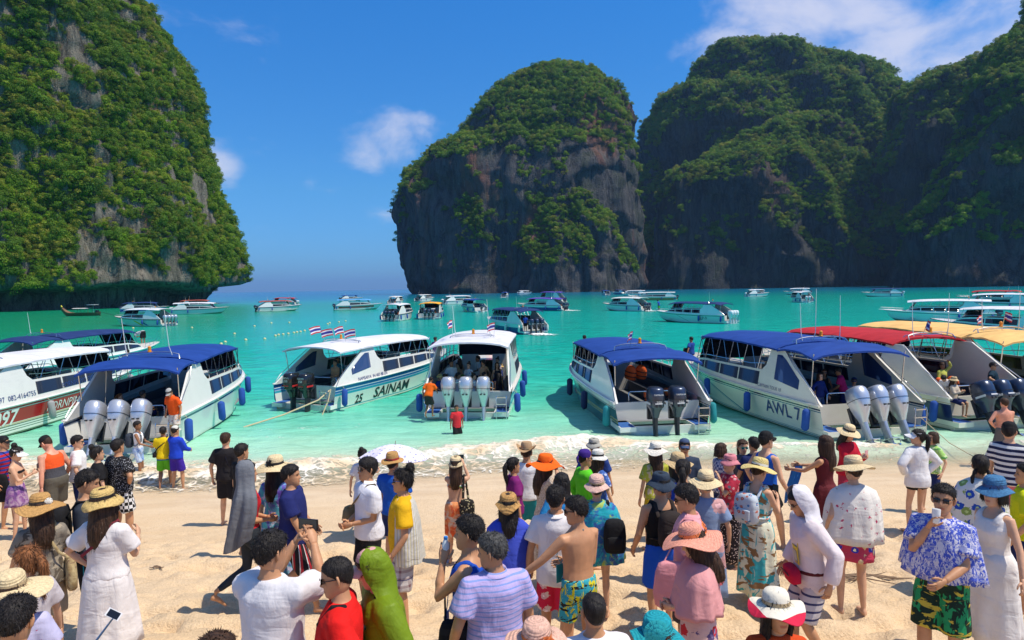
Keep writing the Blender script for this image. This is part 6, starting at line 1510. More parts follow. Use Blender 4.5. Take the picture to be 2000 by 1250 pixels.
A('p39', 965, 1040, 4.9, 340, 'person in lilac striped polo shirt with greying hair close to the camera', skin='m', hair=('short', 'grey'), top=('tee', f('pin', (.46, .38, .66), (.22, .30, .62), None, 1.), .86, 'collar'), bot=('shorts', navy), fat=1.15, head=(-62, 6))
A('p40', 1142, 878, 11.2, 75, 'person in bright green shirt and purple bandana facing right', skin='m', hair=('buzz', 'black'), top=('long', f('plain', (.10, .55, .02))), bot=('shorts', navy), hat=('bandana', f('plain', (.05, .02, .20))), glasses=True)
A('p41', 1165, 925, 8.7, 5, 'person in pink hat and turquoise printed wrap seen from behind', sex='f', skin='l', hair=('short', 'brown'), top=('tee', f('tie', (.02, .35, .45), (.05, .10, .35), (.30, .45, .10), 1.6)), bot=('shorts', black, .4), hat=('wide', straw((.72, .46, .38)), .15, .01, RIBW), extra=('shawl', f('tie', (.02, .38, .46), (.04, .12, .38), (.35, .48, .12), 1.6), .74))
A('p42', 1160, 853, 13.2, 20, 'person in grey bucket hat and dark blue shirt nearest the surf', skin='m', hair=('short', 'grey'), top=('tee', f('plain', (.02, .05, .22))), bot=('shorts', navy), hat=('bucket', f('plain', (.40, .38, .33)), .14, .012))
A('p43', 1168, 876, 12, 60, 'person in white hat and blue flowered blouse beside the green shirt', sex='f', skin='l', hair=('long', 'brown'), top=('tee', f('floral', (.05, .12, .4), (.6, .6, .7), (.2, .3, .6), 2)), bot=('shorts', red), hat=('wide', straw((.75, .72, .66)), .15, .01, RIB))
A('p44', 1160, 1157, 4.2, 355, 'person with shaved head and white t-shirt at the bottom edge', skin='m', hair=('shave', 'black'), top=('tee', f('plain', (.74, .70, .72))), bot=('shorts', navy), H=1.48)
A('p45', 1048, 1210, 4.0, 10, 'pale pink hat with orange flowers worn by someone at the bottom edge', sex='f', H=1.45, skin='l', hair=('long', 'brown'), top=('tee', f('plain', (.6, .4, .38))), bot=('shorts', navy), hat=('wide', straw((.70, .42, .32)), .20, .015, plain('orange_band', (.7, .2, .05), .8)))
A('p46', 1282, 1196, 3.9, 350, 'teal hat with a ruffled flower worn by someone at the bottom edge', sex='f', H=1.46, skin='l', hair=('long', 'brown'), top=('tee', f('tie', (.8, .35, .02), (.1, .5, .05), (.6, .6, .5))), bot=('shorts', navy), hat=('wide', straw((.015, .30, .36)), .17, .03, plain('teal_band', (.02, .4, .45), .8)))
A('p47', 1518, 1152, 4.4, 185, 'person facing the camera in white hat with wavy red brim', sex='f', H=1.42, skin='m', hair=('long', 'black'), top=('tee', f('plain', (.55, .06, .01))), bot=('shorts', navy), hat=('wide', f('split', (.60, .02, .06), (.74, .68, .56), None, 1.352), .19, .035, RIBW), head=(-8, -6))
# right
A('p49', 1280, 862, 10.8, 350, 'person in white lacy hat and yellow-green dress', sex='f', skin='l', hair=('long', 'brown'), top=('tee', f('leaf', (.45, .45, .05), (.6, .5, .35), (.25, .3, .08))), bot=('shorts', f('plain', (.5, .42, .03))), hat=('wide', straw((.76, .71, .62)), .20, .02))
A('p50', 1290, 918, 7.8, 345, 'person in dark bucket hat, black tank top and blue shorts', skin='m', hair=('short', 'black'), top=('tank', black), bot=('shorts', f('plain', (.01, .09, .55)), .85), hat=('bucket', f('plain', (.03, .045, .07)), .155, .015), arms=('down', 'down'))
A('p51', 1322, 882, 9.7, 330, 'person in straw hat with floppy brim behind the dark bucket hat', sex='f', skin='l', hair=('long', 'black'), top=('tee', f('plain', (.3, .25, .2))), bot=('shorts', navy), hat=('wide', straw((.58, .42, .22)), .20, .02))
A('p52', 1334, 897, 9.0, 20, 'person with black ponytail and royal blue top', sex='f', skin='m', hair=('pony', 'black'), top=('tank', f('plain', (.01, .06, .45))), bot=('shorts', navy))
A('p53', 1337, 855, 12.2, 180, 'person with cap and covered face looking at the camera', skin='m', hair=('short', 'black'), top=('long', f('plain', (.03, .045, .08))), bot=('shorts', navy), hat=('cap', f('plain', (.05, .08, .16))), glasses=True)
A('p54', 1378, 916, 8.2, 5, 'person in cream hat and grey-blue dress with roses', sex='f', skin='l', hair=('short', 'brown'), top=('tdress', f('floral', (.20, .27, .42), (.45, .10, .12), (.55, .3, .3), .5), .35, .24), hat=('wide', CREAM, .19, .012, RIBW))
A('p55', 1345, 945, 6.8, 285, 'person in pink shirt and gold-rimmed sunglasses facing left', skin='m', hair=('short', 'black'), top=('tee', f('plain', (.70, .33, .36)), .86, 'collar'), bot=('shorts', f('plain', (.08, .06, .06))), glasses=plain('brown_lens', (.12, .06, .02), .1, var=0), head=(5, 14))
A('p56', 1362, 1018, 5.6, 280, 'person in wide coral hat with ribbon and sheer pink shawl', sex='f', skin='l', hair=('long', 'brown'), top=('tank', f('plain', (.5, .25, .25))), bot=('skirt', f('floral', (.66, .45, .42), (.55, .03, .04), (.12, .08, .2), .9), .25, .23), hat=('wide', straw((.80, .34, .24)), .235, .03, plain('coral_band', (.85, .22, .06), .7), 12), extra=('shawl', f('plain', (.66, .30, .30)), 1.06), arms=('belly', 'belly'), head=(0, 22))
A('p57', 1408, 865, 12, 75, 'person with a pale headband and blue checked top facing right', sex='f', skin='l', hair=('bob', 'brown'), top=('tee', f('check', (.5, .5, .6), (.08, .1, .25), None, 1.6)), bot=('shorts', navy))
A('p58', 1425, 884, 10.4, 250, 'person in pink cap and red flowered clothes with hand raised', sex='f', skin='l', hair=('short', 'brown'), top=('tee', f('floral', (.45, .03, .06), (.1, .1, .12), (.6, .3, .3), 1.8)), bot=('skirt', f('dots', (.02, .015, .02), (.6, .5, .5), None, 1.2), .12, .2), hat=('bucket', f('plain', (.62, .22, .25)), .14, .01), arms=('chin', 'belly'))
A('p59', 1450, 858, 12, 180, 'smiling person with teal mirrored sunglasses facing the camera', sex='f', skin='l', hair=('pony', 'brown'), top=('tee', f('plain', (.1, .1, .12))), bot=('shorts', navy), glasses=M_LENST)
A('p60', 1472, 853, 12.6, 340, 'person with short black hair behind the black cap', skin='m', top=('tee', navy), bot=('shorts', navy))
A('p61', 1497, 840, 10.8, 65, 'person in black cap and glasses with a bright blue vest', skin='l', hair=('short', 'black'), top=('tank', f('plain', (.01, .10, .5))), bot=('shorts', black, .6), hat=('cap', black), glasses=True, walk=.7)
A('p62', 1480, 892, 8.8, 55, 'person in fringed straw hat and long flowered dress looking at a phone', sex='f', skin='l', hair=('short', 'brown'), top=('dress', f('leaf', (.66, .66, .52), (.05, .38, .42), (.25, .14, .06), .8), .15, .26), hat=('wide', straw((.70, .55, .22)), .20, .02, plain('white_crown_band', (.75, .72, .62), .8)), arms=('look', 'look'), head=(0, 20))
A('p63', 1565, 942, 6.9, 272, 'person in pale hooded windbreaker with red waist bag and patterned shorts', skin='m', hair=('shave', 'black'), top=('coat', f('plain', (.72, .62, .62), None, None, 1, .5)), bot=('shorts', f('pin', (.55, .5, .5), (.05, .05, .12), None, .5), .98), extra=('hood', f('plain', (.70, .66, .68), None, None, 1, .5)), glasses=True, head=(0, 22), lean=8, walk=.35)
A('p64', 1612, 850, 10.6, 320, 'person in maroon sleeveless dress with long dark hair', sex='f', skin='m', hair=('long', 'brown'), top=('dress', f('plain', (.11, .015, .02)), .30, .22), arms=('reach', 'reach'))
A('p65', 1655, 827, 11.6, 150, 'person in red cardigan and cream hat with black ribbon', sex='f', skin='l', hair=('long', 'black'), top=('long', f('plain', (.48, .01, .03))), bot=('shorts', f('plain', (.4, .03, .06))), hat=('wide', CREAM, .19, .014, RIB), arms=('look', 'look'), head=(0, 18))
A('p66', 1667, 888, 8.3, 2, 'person in cream hat and white shawl printed with red birds', sex='f', skin='l', hair=('short', 'brown'), top=('tank', white), bot=('skirt', f('floral', (.55, .05, .10), (.05, .05, .45), (.75, .55, .3), 1.1), .66, .22), hat=('wide', CREAM, .205, .014, RIBW, -14), extra=('shawl', f('birds', (.74, .70, .64), (.50, .02, .10)), .85), fat=1.1)
A('p67', 1793, 838, 12, 350, 'person in white rain jacket and white visor seen from behind', sex='f', skin='l', hair=('pony', 'black'), top=('coat', f('plain', (.74, .73, .74), None, None, 1, .45)), bot=('shorts', black, .35), hat=('visor', white), arms=('hip', 'hip'), head=(-50, 0))
A('p68', 1822, 843, 13, 260, 'person in dark sunglasses and light green print beside the white jacket', sex='f', skin='l', hair=('bob', 'brown'), top=('tee', f('leaf', (.35, .6, .15), (.6, .7, .4), (.1, .4, .1))), bot=('shorts', navy), glasses=True)
A('p69', 1842, 946, 5.6, 232, 'person in sunglasses and blue fringed shawl drinking from a cup', skin='m', hair=('short', 'black'), top=('tee', f('leaf', (.06, .10, .50), (.62, .60, .68), (.30, .32, .55), 3.2), .96), bot=('shorts', f('leaf', (.012, .03, .02), (.02, .28, .10), (.55, .42, .05), 1.), .98), extra=('shawl', f('leaf', (.06, .10, .50), (.62, .60, .68), (.30, .32, .55), 3.2), .98), arms=('fwd', 'drink'), glasses=True, head=(-10, -6), fat=1.15)
A('p70', 1915, 888, 9.0, 20, 'person with black braids and a blue flowered shawl', sex='f', skin='m', hair=('braids', 'black'), top=('tank', white), bot=('skirt', f('plain', (.1, .3, .4)), .7, .2), extra=('shawl', f('floral', (.68, .68, .66), (.02, .08, .45), (.25, .35, .1), .8), .80))
A('p71', 1943, 928, 7.1, 255, 'person in long white ruffled dress and blue hat', sex='f', skin='l', hair=('bob', 'black'), top=('dress', f('plain', (.74, .70, .66)), .18, .26), hat=('wide', straw((.06, .18, .34)), .155, .012, plain('blue_band', (.04, .1, .25), .7)), glasses=plain('gold_lens', (.3, .22, .06), .15, .5, var=0), arms=((.36, .06, .86), 'belly'), fat=1.05)
A('p72', 1972, 822, 10.4, 55, 'person in black cap, navy and white striped t-shirt and pink shorts', skin='l', hair=('short', 'black'), top=('tee', f('hstripe', (.72, .71, .7), (.02, .025, .07), None, 1.1)), bot=('shorts', f('plain', (.58, .16, .17))), hat=('cap', black))
A('p73', 1962, 776, 11.8, 5, 'bare-backed person with grey shorts and raised cap at the right', skin='r', hair=('short', 'brown'), bot=('shorts', f('plain', (.12, .115, .11))), arms=('hip', 'belly'), fat=1.12, H=1.86)
A('p74', 2003, 905, 9.6, 300, 'person in bright yellow shirt cut off by the right edge', skin='m', top=('tee', f('plain', (.62, .66, .01))), bot=('shorts', navy), H=1.6)
# in the water
A('p75', 0, 0, 21, 160, 'child in red and black shirt wading in front of the crowded boat', base=(*at_z(893, 866, -.32)[:2], -.42), H=1.42, skin='d', top=('tee', f('split', (.62, .03, .04), (.55, .45, .42), None, 1.25), .80), bot=('shorts', black), arms=('down', 'down'), walk=.4)
A('p76', 0, 0, 25, 20, 'person in orange t-shirt climbing aboard the crowded boat', base=(-3.12, 24.95, .28), H=1.5, skin='d', top=('tee', f('plain', (.80, .13, .01))), bot=('shorts', f('plain', (.03, .03, .03))), lean=22, arms=('down', 'reach'), walk=.4)

# ---- crew on the bows and people aboard
def aboard(key, boat, x, y, z, face, label, **kw):
    """place on a boat's deck: x from the stern, y to port, z above the water"""
    root, bt = HB[boat] if isinstance(boat, str) else boat; h = root.rotation_euler.z; sc = root.scale[0]; c, s_ = math.cos(h), math.sin(h)
    return A(key, 0, 0, 30, face, label, base=(root.location.x+(c*x-s_*y)*sc, root.location.y+(s_*x+c*y)*sc, root.location.z+z), **kw)
SITF = ((-.12, .36, .085-.0), (.12, .36, .085))
sitkw = dict(sit=.50, pose_feet=SITF, arms=('fwd', 'belly'))
def sit_(h=.46, **k): return dict(sit=h, pose_feet=((-.12, .38, .085), (.12, .38, .085)), **k)
aboard('c1', 'C', 11.0, -.3, 1.32, 40, 'person in purple shirt sitting on the bow behind the flag-topped roof', skin='d', top=('tee', f('plain', (.12, .015, .16))), bot=('shorts', black), **sit_(.2, arms=('side', 'fwd')))
aboard('c2', 'D', 11.2, .1, 1.35, 30, 'person in red shirt on the bow beyond the crowded white-roofed boat', skin='d', top=('tee', red), bot=('shorts', black), **sit_(.3, arms=('fwd', 'fwd')))
aboard('c3', 'E', 11.0, .3, 1.35, 15, 'person in white t-shirt on the bow of the green-hulled boat', skin='d', top=('tee', white), bot=('shorts', navy), **sit_(.45, arms=('fwd', 'fwd')))
aboard('c4', 'F', 12.1, .5, 1.35, 320, 'person in dark blue shirt sitting on the bow of the cream boat', skin='d', top=('tee', f('plain', (.012, .05, .25))), bot=('shorts', black), **sit_(.25, arms=('side', 'fwd')))
aboard('c5', 'G', 12.8, .6, 1.40, 215, 'person in light blue shirt crouching on a bow between cream and red-topped boats', skin='d', top=('tee', f('plain', (.03, .30, .50))), bot=('shorts', f('plain', (.10, .01, .2))), **sit_(.3, arms=('belly', 'fwd')))
aboard('c6', 'H', 13.2, .4, 1.45, 60, 'person in blue t-shirt sitting on the bow beyond the red canopy', skin='k', top=('tee', f('plain', (.015, .09, .36))), bot=('shorts', black), **sit_(.35, arms=('fwd', 'fwd')))
aboard('c7', 'I', 11.3, .2, 1.38, 300, 'person bending down on the bow of the navy-canopied boat', skin='d', top=('tee', f('plain', (.5, .5, .52))), bot=('shorts', black), lean=95, arms=((.15, .25, 1.75), (.15, .25, 1.75)))
aboard('c8', 'B', 11.4, .2, 1.3, 20, 'head of a person beyond the bow of the blue-canopied boat', skin='d', top=('tee', navy), bot=('shorts', black), **sit_(.3, arms=('fwd', 'fwd')))
aboard('c9', 'A', 11.8, -.4, 1.32, 330, 'person in grey shirt crouching near the bow of the red-sided boat', skin='d', top=('tee', f('plain', (.12, .14, .17))), bot=('shorts', black), **sit_(.2, lean=30, arms=('fwd', 'fwd')))
aboard('b1', 'B', 2.3, .25, .36, 30, 'person in violet-blue t-shirt aboard behind the silver outboards', skin='m', hair=('short', 'grey'), top=('tee', f('plain', (.06, .06, .35))), bot=('shorts', navy), **sit_(.5, arms=('fwd', 'fwd')))
aboard('b2', 'B', 2.2, .95, .36, 80, 'person in orange vest sitting aboard behind the leftmost silver outboard', sex='f', skin='l', hair=('pony', 'auburn'), top=('vest', M_ORANGE), bot=('shorts', navy), **sit_(.5, arms=('belly', 'fwd')))
aboard('b3', 'B', 3.6, -1.1, .36, 60, 'person in dark top sitting in the shade of the blue canopy', sex='f', skin='d', hair=('long', 'black'), top=('tee', black), bot=('shorts', black), **sit_(.5, arms=('belly', 'fwd')))
aboard('b4', 'B', 4.2, -.75, .36, 270, 'person in pink top standing in the shade of the blue canopy', sex='f', skin='l', top=('tank', f('plain', (.6, .2, .22))), bot=('shorts', black))
aboard('k1', 'C', 1.15, -.75, .36, 200, 'bare-chested person in patterned shorts leaning at the stern with black outboards', skin='d', hair=('short', 'black'), bot=('shorts', f('check', (.3, .3, .3), (.05, .05, .05), None, 1.3)), arms=('belly', 'belly'))
aboard('k2', 'C', 2.2, -.1, .36, 160, 'person in teal shirt standing inside the flag-topped boat', skin='d', top=('tee', f('tie', (.02, .2, .25), (.05, .3, .3), (.02, .1, .15))), bot=('shorts', navy))
aboard('m1', 'F', 1.3, .95, .36, 150, 'person in navy jacket with white stripe reaching out at the stern of the cream boat', sex='f', skin='l', hair=('long', 'brown'), top=('long', f('plain', (.012, .025, .14))), bot=('pants', f('plain', (.08, .14, .28))), arms=('down', 'out'))
aboard('m2', 'F', 1.6, -.15, .36, 300, 'person in crimson polo shirt and dark cap aboard the cream boat', skin='d', top=('tee', f('plain', (.42, .01, .10)), .88, 'collar'), bot=('shorts', navy), hat=('cap', black), lean=15, arms=('fwd', 'fwd'))
aboard('m3', 'F', 2.1, .25, .36, 200, 'person in black vest in the shade aboard the cream boat', sex='f', skin='d', hair=('long', 'brown'), top=('tank', black), bot=('shorts', black), glasses=True)
aboard('m4', 'F', 1.9, -.75, .36, 200, 'person in grey shirt and blue cap sitting aboard the cream boat', skin='m', top=('tee', f('plain', (.4, .42, .5))), bot=('shorts', navy), hat=('cap', navy), **sit_(.5, arms=('belly', 'fwd')))
aboard('g1', 'G', 2.3, -.2, .36, 170, 'person in pale yellow shirt standing with an arm up aboard the navy-hulled boat', sex='f', skin='d', hair=('short', 'brown'), top=('long', f('plain', (.52, .52, .10))), bot=('shorts', navy), arms=('high', 'down'))
aboard('g2', 'G', 1.2, .6, .36, 230, 'person in white blouse bending over the side of the navy-hulled boat', sex='f', skin='l', hair=('short', 'black'), top=('tee', white), bot=('shorts', f('floral', (.1, .15, .4), (.6, .6, .65), (.2, .3, .6), 2)), lean=50, arms=('fwd', 'fwd'))
aboard('g3', 'G', .80, .8, .36, 150, 'person in sun hat and beige shirt sitting at the stern of the navy-hulled boat', sex='f', skin='l', hair=('long', 'brown'), top=('long', f('plain', (.55, .47, .38))), bot=('shorts', navy), hat=('bucket', straw((.6, .45, .25)), .16, .012), **sit_(.6, arms=('look', 'look')))
aboard('g4', 'G', 1.0, -1.0, .36, 130, 'stout person in dark teal t-shirt beside the dark outboards', skin='m', top=('tee', f('plain', (.008, .03, .05))), bot=('shorts', black), hat=('cap', black), fat=1.2, arms=('down', 'out'))
aboard('g5', 'G', 3.4, 1.15, .36, 200, 'child in lilac shirt and tan hat looking out of the navy-hulled boat', sex='f', skin='l', hair=('long', 'brown'), top=('tee', f('plain', (.5, .5, .65))), bot=('shorts', navy), hat=('bucket', straw((.5, .36, .2)), .12, .01), H=1.3, **sit_(.6, arms=('fwd', 'fwd')))
# passengers crowded under the white roof: a few built figures, then copies
PK = dict(group='passengers crowded under the white roof')
pas = [dict(sex='f', skin='m', hair=('long', 'black'), top=('tank', f('plain', (.02, .02, .03))), bot=('shorts', navy)), dict(sex='m', skin='m', hair=('short', 'black'), bot=('shorts', black)), dict(sex='f', skin='l', hair=('bun', 'brown'), top=('tee', f('floral', (.6, .6, .58), (.5, .1, .15), (.1, .2, .4), 1.5)), bot=('shorts', navy)),
       dict(sex='m', skin='d', hair=('short', 'black'), top=('tee', f('plain', (.55, .55, .55))), bot=('shorts', navy)), dict(sex='f', skin='l', hair=('long', 'brown'), top=('bikini', f('plain', (.1, .3, .05))), bot=('briefs', f('plain', (.1, .3, .05)))), dict(sex='f', skin='m', hair=('short', 'black'), top=('tee', f('plain', (.03, .05, .2))), bot=('shorts', navy), hat=('bucket', STRAW, .15, .01))]
PLAB = ['passenger in black top under the white roof of the crowded boat', 'bare-chested passenger under the white roof of the crowded boat', 'passenger in flowered blouse under the white roof of the crowded boat', 'passenger in grey t-shirt under the white roof of the crowded boat', 'passenger in green swimwear under the white roof of the crowded boat', 'passenger in navy top and straw hat under the white roof of the crowded boat']
rs = np.random.RandomState(4); PASS = []
spots = [(1.35, y, 1) for y in (-1.15, -.62, -.1, .42, .95, 1.25)] + [(2.1, y, 0) for y in (-1.1, -.5, .15, .8)] + [(2.9, y, 1) for y in (-1.1, -.4, .3, 1.0)] + [(3.8, y, 0) for y in (-.9, -.1, .7)] + [(4.8, y, 1) for y in (-1., 0., .9)]
for i, (x, y, s_) in enumerate(spots): PASS.append((i % 6, x + rs.rand()*.25, y + rs.rand()*.1, s_, rs.rand()*360))
done = {}
for i, (k, x, y, s_, fc) in enumerate(PASS):
    key = (k, s_)
    if key not in done:
        kw = dict(pas[k]); kw.update(sit_(.5, arms=('belly', 'fwd')) if s_ else dict(arms=('belly', 'down')))
        aboard('q%d' % i, 'D', x, y, .36, fc, PLAB[k] + (', sitting' if s_ else ', standing'), group=PK['group'], **kw); done[key] = 'q%d' % i
# orange-vested passengers out in the bay
aboard('v1', nb14, 1.6, .4, .36, 200, 'passenger in orange life vest under the navy canopy of the boat under way', group='passengers in orange vests in the bay', sex='f', skin='d', hair=('short', 'black'), top=('vest', M_ORANGE), bot=('shorts', navy), **sit_(.5, arms=('belly', 'fwd')))
aboard('v2', nb14, .35, .95, .36, 200, 'crew in blue shirt standing at the stern of the navy-canopied boat under way', skin='k', top=('tee', f('plain', (.02, .07, .35))), bot=('shorts', black))
aboard('v3', nbalp, 11.2, 0, 1.3, 300, 'crew in blue shirt and green shorts on the bow of the boat with white outboards', skin='k', top=('tee', f('plain', (.01, .07, .4))), bot=('shorts', f('plain', (.05, .35, .02))), lean=15)
finalize_people()

def clone(src, loc, rot, label=None, group=None):
    c = copy_tree(src); c.location = loc; c.rotation_euler = (0, 0, rot)
    if label: c['label'] = label
    if group: c['group'] = group
    return c
def boat_pt(boat, x, y, z):
    root = boat[0]; h = root.rotation_euler.z; c, s_ = math.cos(h), math.sin(h); return (root.location.x+c*x-s_*y, root.location.y+s_*x+c*y, root.location.z+z)
for i, (k, x, y, s_, fc) in enumerate(PASS):
    if done[(k, s_)] != 'q%d' % i: clone(P[done[(k, s_)]].ob, boat_pt(HB['D'], x, y, .36), R(fc))
FB = {o['label']: o for o in list(COL.objects) if o.name.startswith('speedboat') and o.get('group') == 'boats out in the bay'}
v1 = P['v1'].ob
for (x, y) in ((1.4, -.3), (1.5, -.9), (1.6, .9), (2.5, -.6), (2.4, .2), (2.6, .9), (3.4, -.3), (3.5, .6)): clone(v1, boat_pt(nb14, x, y, .36), rs.rand()*6.28)
for lab, n in (('navy-hulled speedboat with purple canopy under way', 7), ('speedboat with off-white canopy and three dark outboards under way', 7), ('speedboat with orange roof and three dark outboards seen from behind', 3), ('white speedboat seen from behind left of the orange-roofed boat', 3), ('white double-decked boat with purple canopy beyond the purple-topped speedboat', 3)):
    b_ = (FB[lab], None)
    for i in range(n): clone(v1, boat_pt(b_, 1.4+.8*(i//3), (-.9, .05, .9)[i % 3], .36), rs.rand()*6.28, 'passenger in orange life vest aboard the ' + ' '.join(lab.split()[:8]))

# ---- things people carry
backpack(P['p7'], 'black backpack on the person in the rash guard', black, .15, .42)
backpack(P['p14'], 'dark backpack on the wading person in white tank top', f('plain', (.04, .05, .07)))
backpack(P['p50'], 'dark brown backpack on the person in black tank top', f('plain', (.03, .022, .02)), .13, .38)
backpack(P['p41'], 'black backpack slung on one shoulder over the turquoise wrap', black, .13, .40, 1.12, .13, .2)
backpack(P['p35'], 'bright blue backpack on the person with long black hair', f('plain', (.01, .16, .42)), .16, .42)
backpack(P['p30'], 'black studded bag hanging behind the orange wrap skirt', f('dots', (.02, .018, .016), (.4, .35, .2), None, .7), .12, .26, 1.0, .12, .2)
backpack(P['p62'], 'blue and white patterned drawstring bag on the back of the flowered dress', f('floral', (.5, .55, .6), (.05, .2, .4), (.5, .15, .1), 2), .15, .36)
side_bag(P['p18'], 'black bag with blue edge hanging at the hip of the black t-shirt', f('plain', (.012, .012, .02)), 1, .86, 0, .12, .36, False)
side_bag(P['p26'], 'khaki sling bag across the white polo shirt', f('plain', (.22, .17, .09)), 1, 1.08, .08, .13, .2, True, None, .06)
side_bag(P['p38'], 'black and white shoulder bag on the blue sleeveless shirt', f('hstripe', (.012, .012, .02), (.02, .02, .03), None, 1), -1, .95, .05, .12, .24, True)
side_bag(P['p24'], 'black shoulder bag behind the red t-shirt', black, 1, 1.02, -.12, .13, .2, True)
side_bag(P['p25'], 'black bag with strap across the green jacket', black, 1, .98, -.05, .1, .2, True)
waist_bag(P['p63'], 'red waist bag on the person in the pale windbreaker', f('plain', (.50, .01, .04)))
side_bag(P['p55'], 'pink tote bag with dark lettering hanging from the pink shirt', f('plain', (.72, .30, .33)), -1, .92, .1, .2, .42, False, None, .06, 'tote_bag', .26)
side_bag(P['p8'], 'beige woven bag on the person in the tan hat', f('tie', (.48, .38, .2), (.35, .25, .12), (.2, .12, .08), 2), 1, .95, -.06, .15, .34, False)
side_bag(P['p9'], 'small brown bag on a thin strap across the white dress', f('plain', (.16, .05, .04)), -1, .98, .1, .09, .14, True, f('plain', (.22, .03, .04)), .04)
side_bag(P['p15'], 'black camera bag over the yellow shirt', black, -1, 1.0, -.05, .09, .13, True)
side_bag(P['p1'], 'black bag hanging at the left edge of the photo', black, 1, .92, 0, .16, .34, False)
phone(P['p23'], 'black phone held up by the person in the white t-shirt', 1, True, None, .04)
phone(P['p30'], 'phone held up by the person in the orange wrap', 1, True, None, .04)
phone(P['p2'], 'phone held by the person in the white visor', 1, True, None, .06, False)
phone(P['p62'], 'phone held by the person in the flowered dress', 1, True, None, .04, False)
phone(P['p65'], 'pink phone held by the person in the red cardigan', 1, True, plain('pink_phone', (.7, .35, .38), .3), .03, False)
def cup(p, s_, label, nm, mat, h=.10, cap=None):
    q = p.arm[s_][3]; b = MB(); q = q + np.array((0, 0, -.55*h)) if cap else q
    b.tube([q+(0, .0, -.02), q+(0, .0, -.015), q+(0, -.005, h*.6), q+(0, -.01, h)], [.02, .028, .034, .034 if not cap else .014], 10)
    kids = []
    if cap: c = MB(); c.tube([q+(0, -.01, h), q+(0, -.012, h+.02)], .016, 8); kids.append(('cap', c, cap))
    return carried(p, nm, label, nm.replace('_', ' '), b, mat, None, kids)
M_CLEAR = plain('clear_plastic', (.7, .75, .78), .15, 0, .6)
cup(P['p69'], 1, 'clear plastic cup at the lips of the person in the blue shawl', 'cup', M_CLEAR)
cup(P['p38'], -1, 'water bottle at the lips of the person in blue', 'bottle', M_CLEAR, .16, plain('blue_cap', (.02, .2, .6), .4))
def card(p, label, mat, z=1.0, x=0., w=.055, h=.085, lan=None):
    b = MB(); b.box(x-w, x+w, .150, .156, z-h, z+h); b.v = [p.up(v) for v in b.v]; i_ = MB(); i_.box(x-w*.75, x+w*.75, .157, .160, z-h*.75, z+h*.55); i_.v = [p.up(v) for v in i_.v]
    l = MB(); l.tube([p.up(q) for q in ((x, .152, z+h), (x+.05, .15, 1.2), (.08, .11, 1.38), (.07, .0, 1.475), (0, -.08, 1.47), (-.07, .0, 1.475), (-.08, .11, 1.38), (x-.05, .15, 1.2), (x, .152, z+h))], .004, 5)
    return carried(p, 'phone_pouch', label, 'pouch', b, mat, None, (('window', i_, plain('pouch_window', (.3, .28, .25), .2)), ('lanyard', l, lan or mat)))
card(P['p69'], 'blue waterproof pouch hanging in front of the blue shawl', plain('blue_pouch', (.02, .05, .3), .3), 1.0)
card(P['p37'], 'teal waterproof pouch on the bare-chested person', plain('teal_pouch', (.02, .3, .35), .3), 1.02, -.08)
card(P['p63'], 'yellow pass hanging on the pale windbreaker', plain('yellow_pass', (.7, .5, .02), .5), 1.14, -.05)
card(P['p38'], 'clear pouch hanging on the royal blue shirt', plain('pale_pouch', (.3, .4, .6), .3), .98, -.1)
# selfie stick with a white phone near the lower left corner
q0, q1 = at_y(180, 1262, 4.0), at_y(222, 1206, 4.25); b = MB(); b.tube([q0, q1], [.008, .006], 6); ss = b.build('selfie_stick', M_CHROME); tag(ss, 'selfie stick holding a white phone at the bottom left', 'selfie stick')
b = MB(); b.box(-.045, .045, -.004, .004, -.026, .026); o = b.build('phone', M_PHONEW, ss, loc=q1+(0, 0, .02), rot=(R(-35), R(35), R(15)))
b = MB(); b.box(-.036, .036, -.006, -.0045, -.021, .021); b.build('screen', M_PHONE, o)
# blue cloth held by the person in the maroon dress
p = P['p64']; b = MB(); G = []
for j in range(9):
    z = 1.22-.07*j; G.append([((u-.5)*(.28-.01*j)+.0, .42+.03*math.sin(u*16+j*.4)+.02*j, z-.05*abs(u-.5)) for u in np.linspace(0, 1, 16)])
b.grid(G); b.grid([[(x, y+.006, z-.003) for x, y, z in r_] for r_ in G]); carried(p, 'cloth', 'bright blue cloth held out by the person in the maroon dress', 'cloth', b, f('plain', (.03, .20, .62)))
# flowers and bows on hats
def rosette(p, q, r, mat, nm='hat_flower', n=7):
    b = MB(); rs_ = np.random.RandomState(3)
    for l in range(3):
        for i in range(n):
            a = i*2*PI/n+l*.4; rr = r*(1-.28*l); d = np.array((math.cos(a), 0, math.sin(a))); s_ = np.array((-math.sin(a), 0, math.cos(a))); c = np.array(q)+np.array((0, -.010*l, 0))
            b.grid([[c + s_*(u*rr*.38)*k + d*rr*k + np.array((0, -.35*rr*k*(1-k)-.06*rr*u*u, 0)) for u in (-1, 0, 1)] for k in (.08, .5, .85, 1.)])
    b.v = [p.hd(v)*(p.H/1.75) for v in b.v]; hat = [c for c in p.ob.children if c.name.startswith('hat')][0]; b.build(nm, mat, hat)
rosette(P['p8'], (.05, -.11, 1.715), .035, plain('white_petal', (.8, .78, .7), .7))
rosette(P['p45'], (.07, -.12, 1.71), .05, plain('orange_petal', (.8, .18, .04), .8)); rosette(P['p46'], (-.04, -.12, 1.75), .075, plain('teal_petal', (.02, .42, .45), .8), n=11)
rosette(P['p21'], (.02, -.125, 1.71), .06, RIB, 'hat_bow', 5); rosette(P['p56'], (.06, -.125, 1.70), .07, plain('orange_ribbon', (.85, .22, .04), .7), 'hat_bow', 5)
rosette(P['p65'], (-.06, -.11, 1.71), .05, RIB, 'hat_bow', 5)

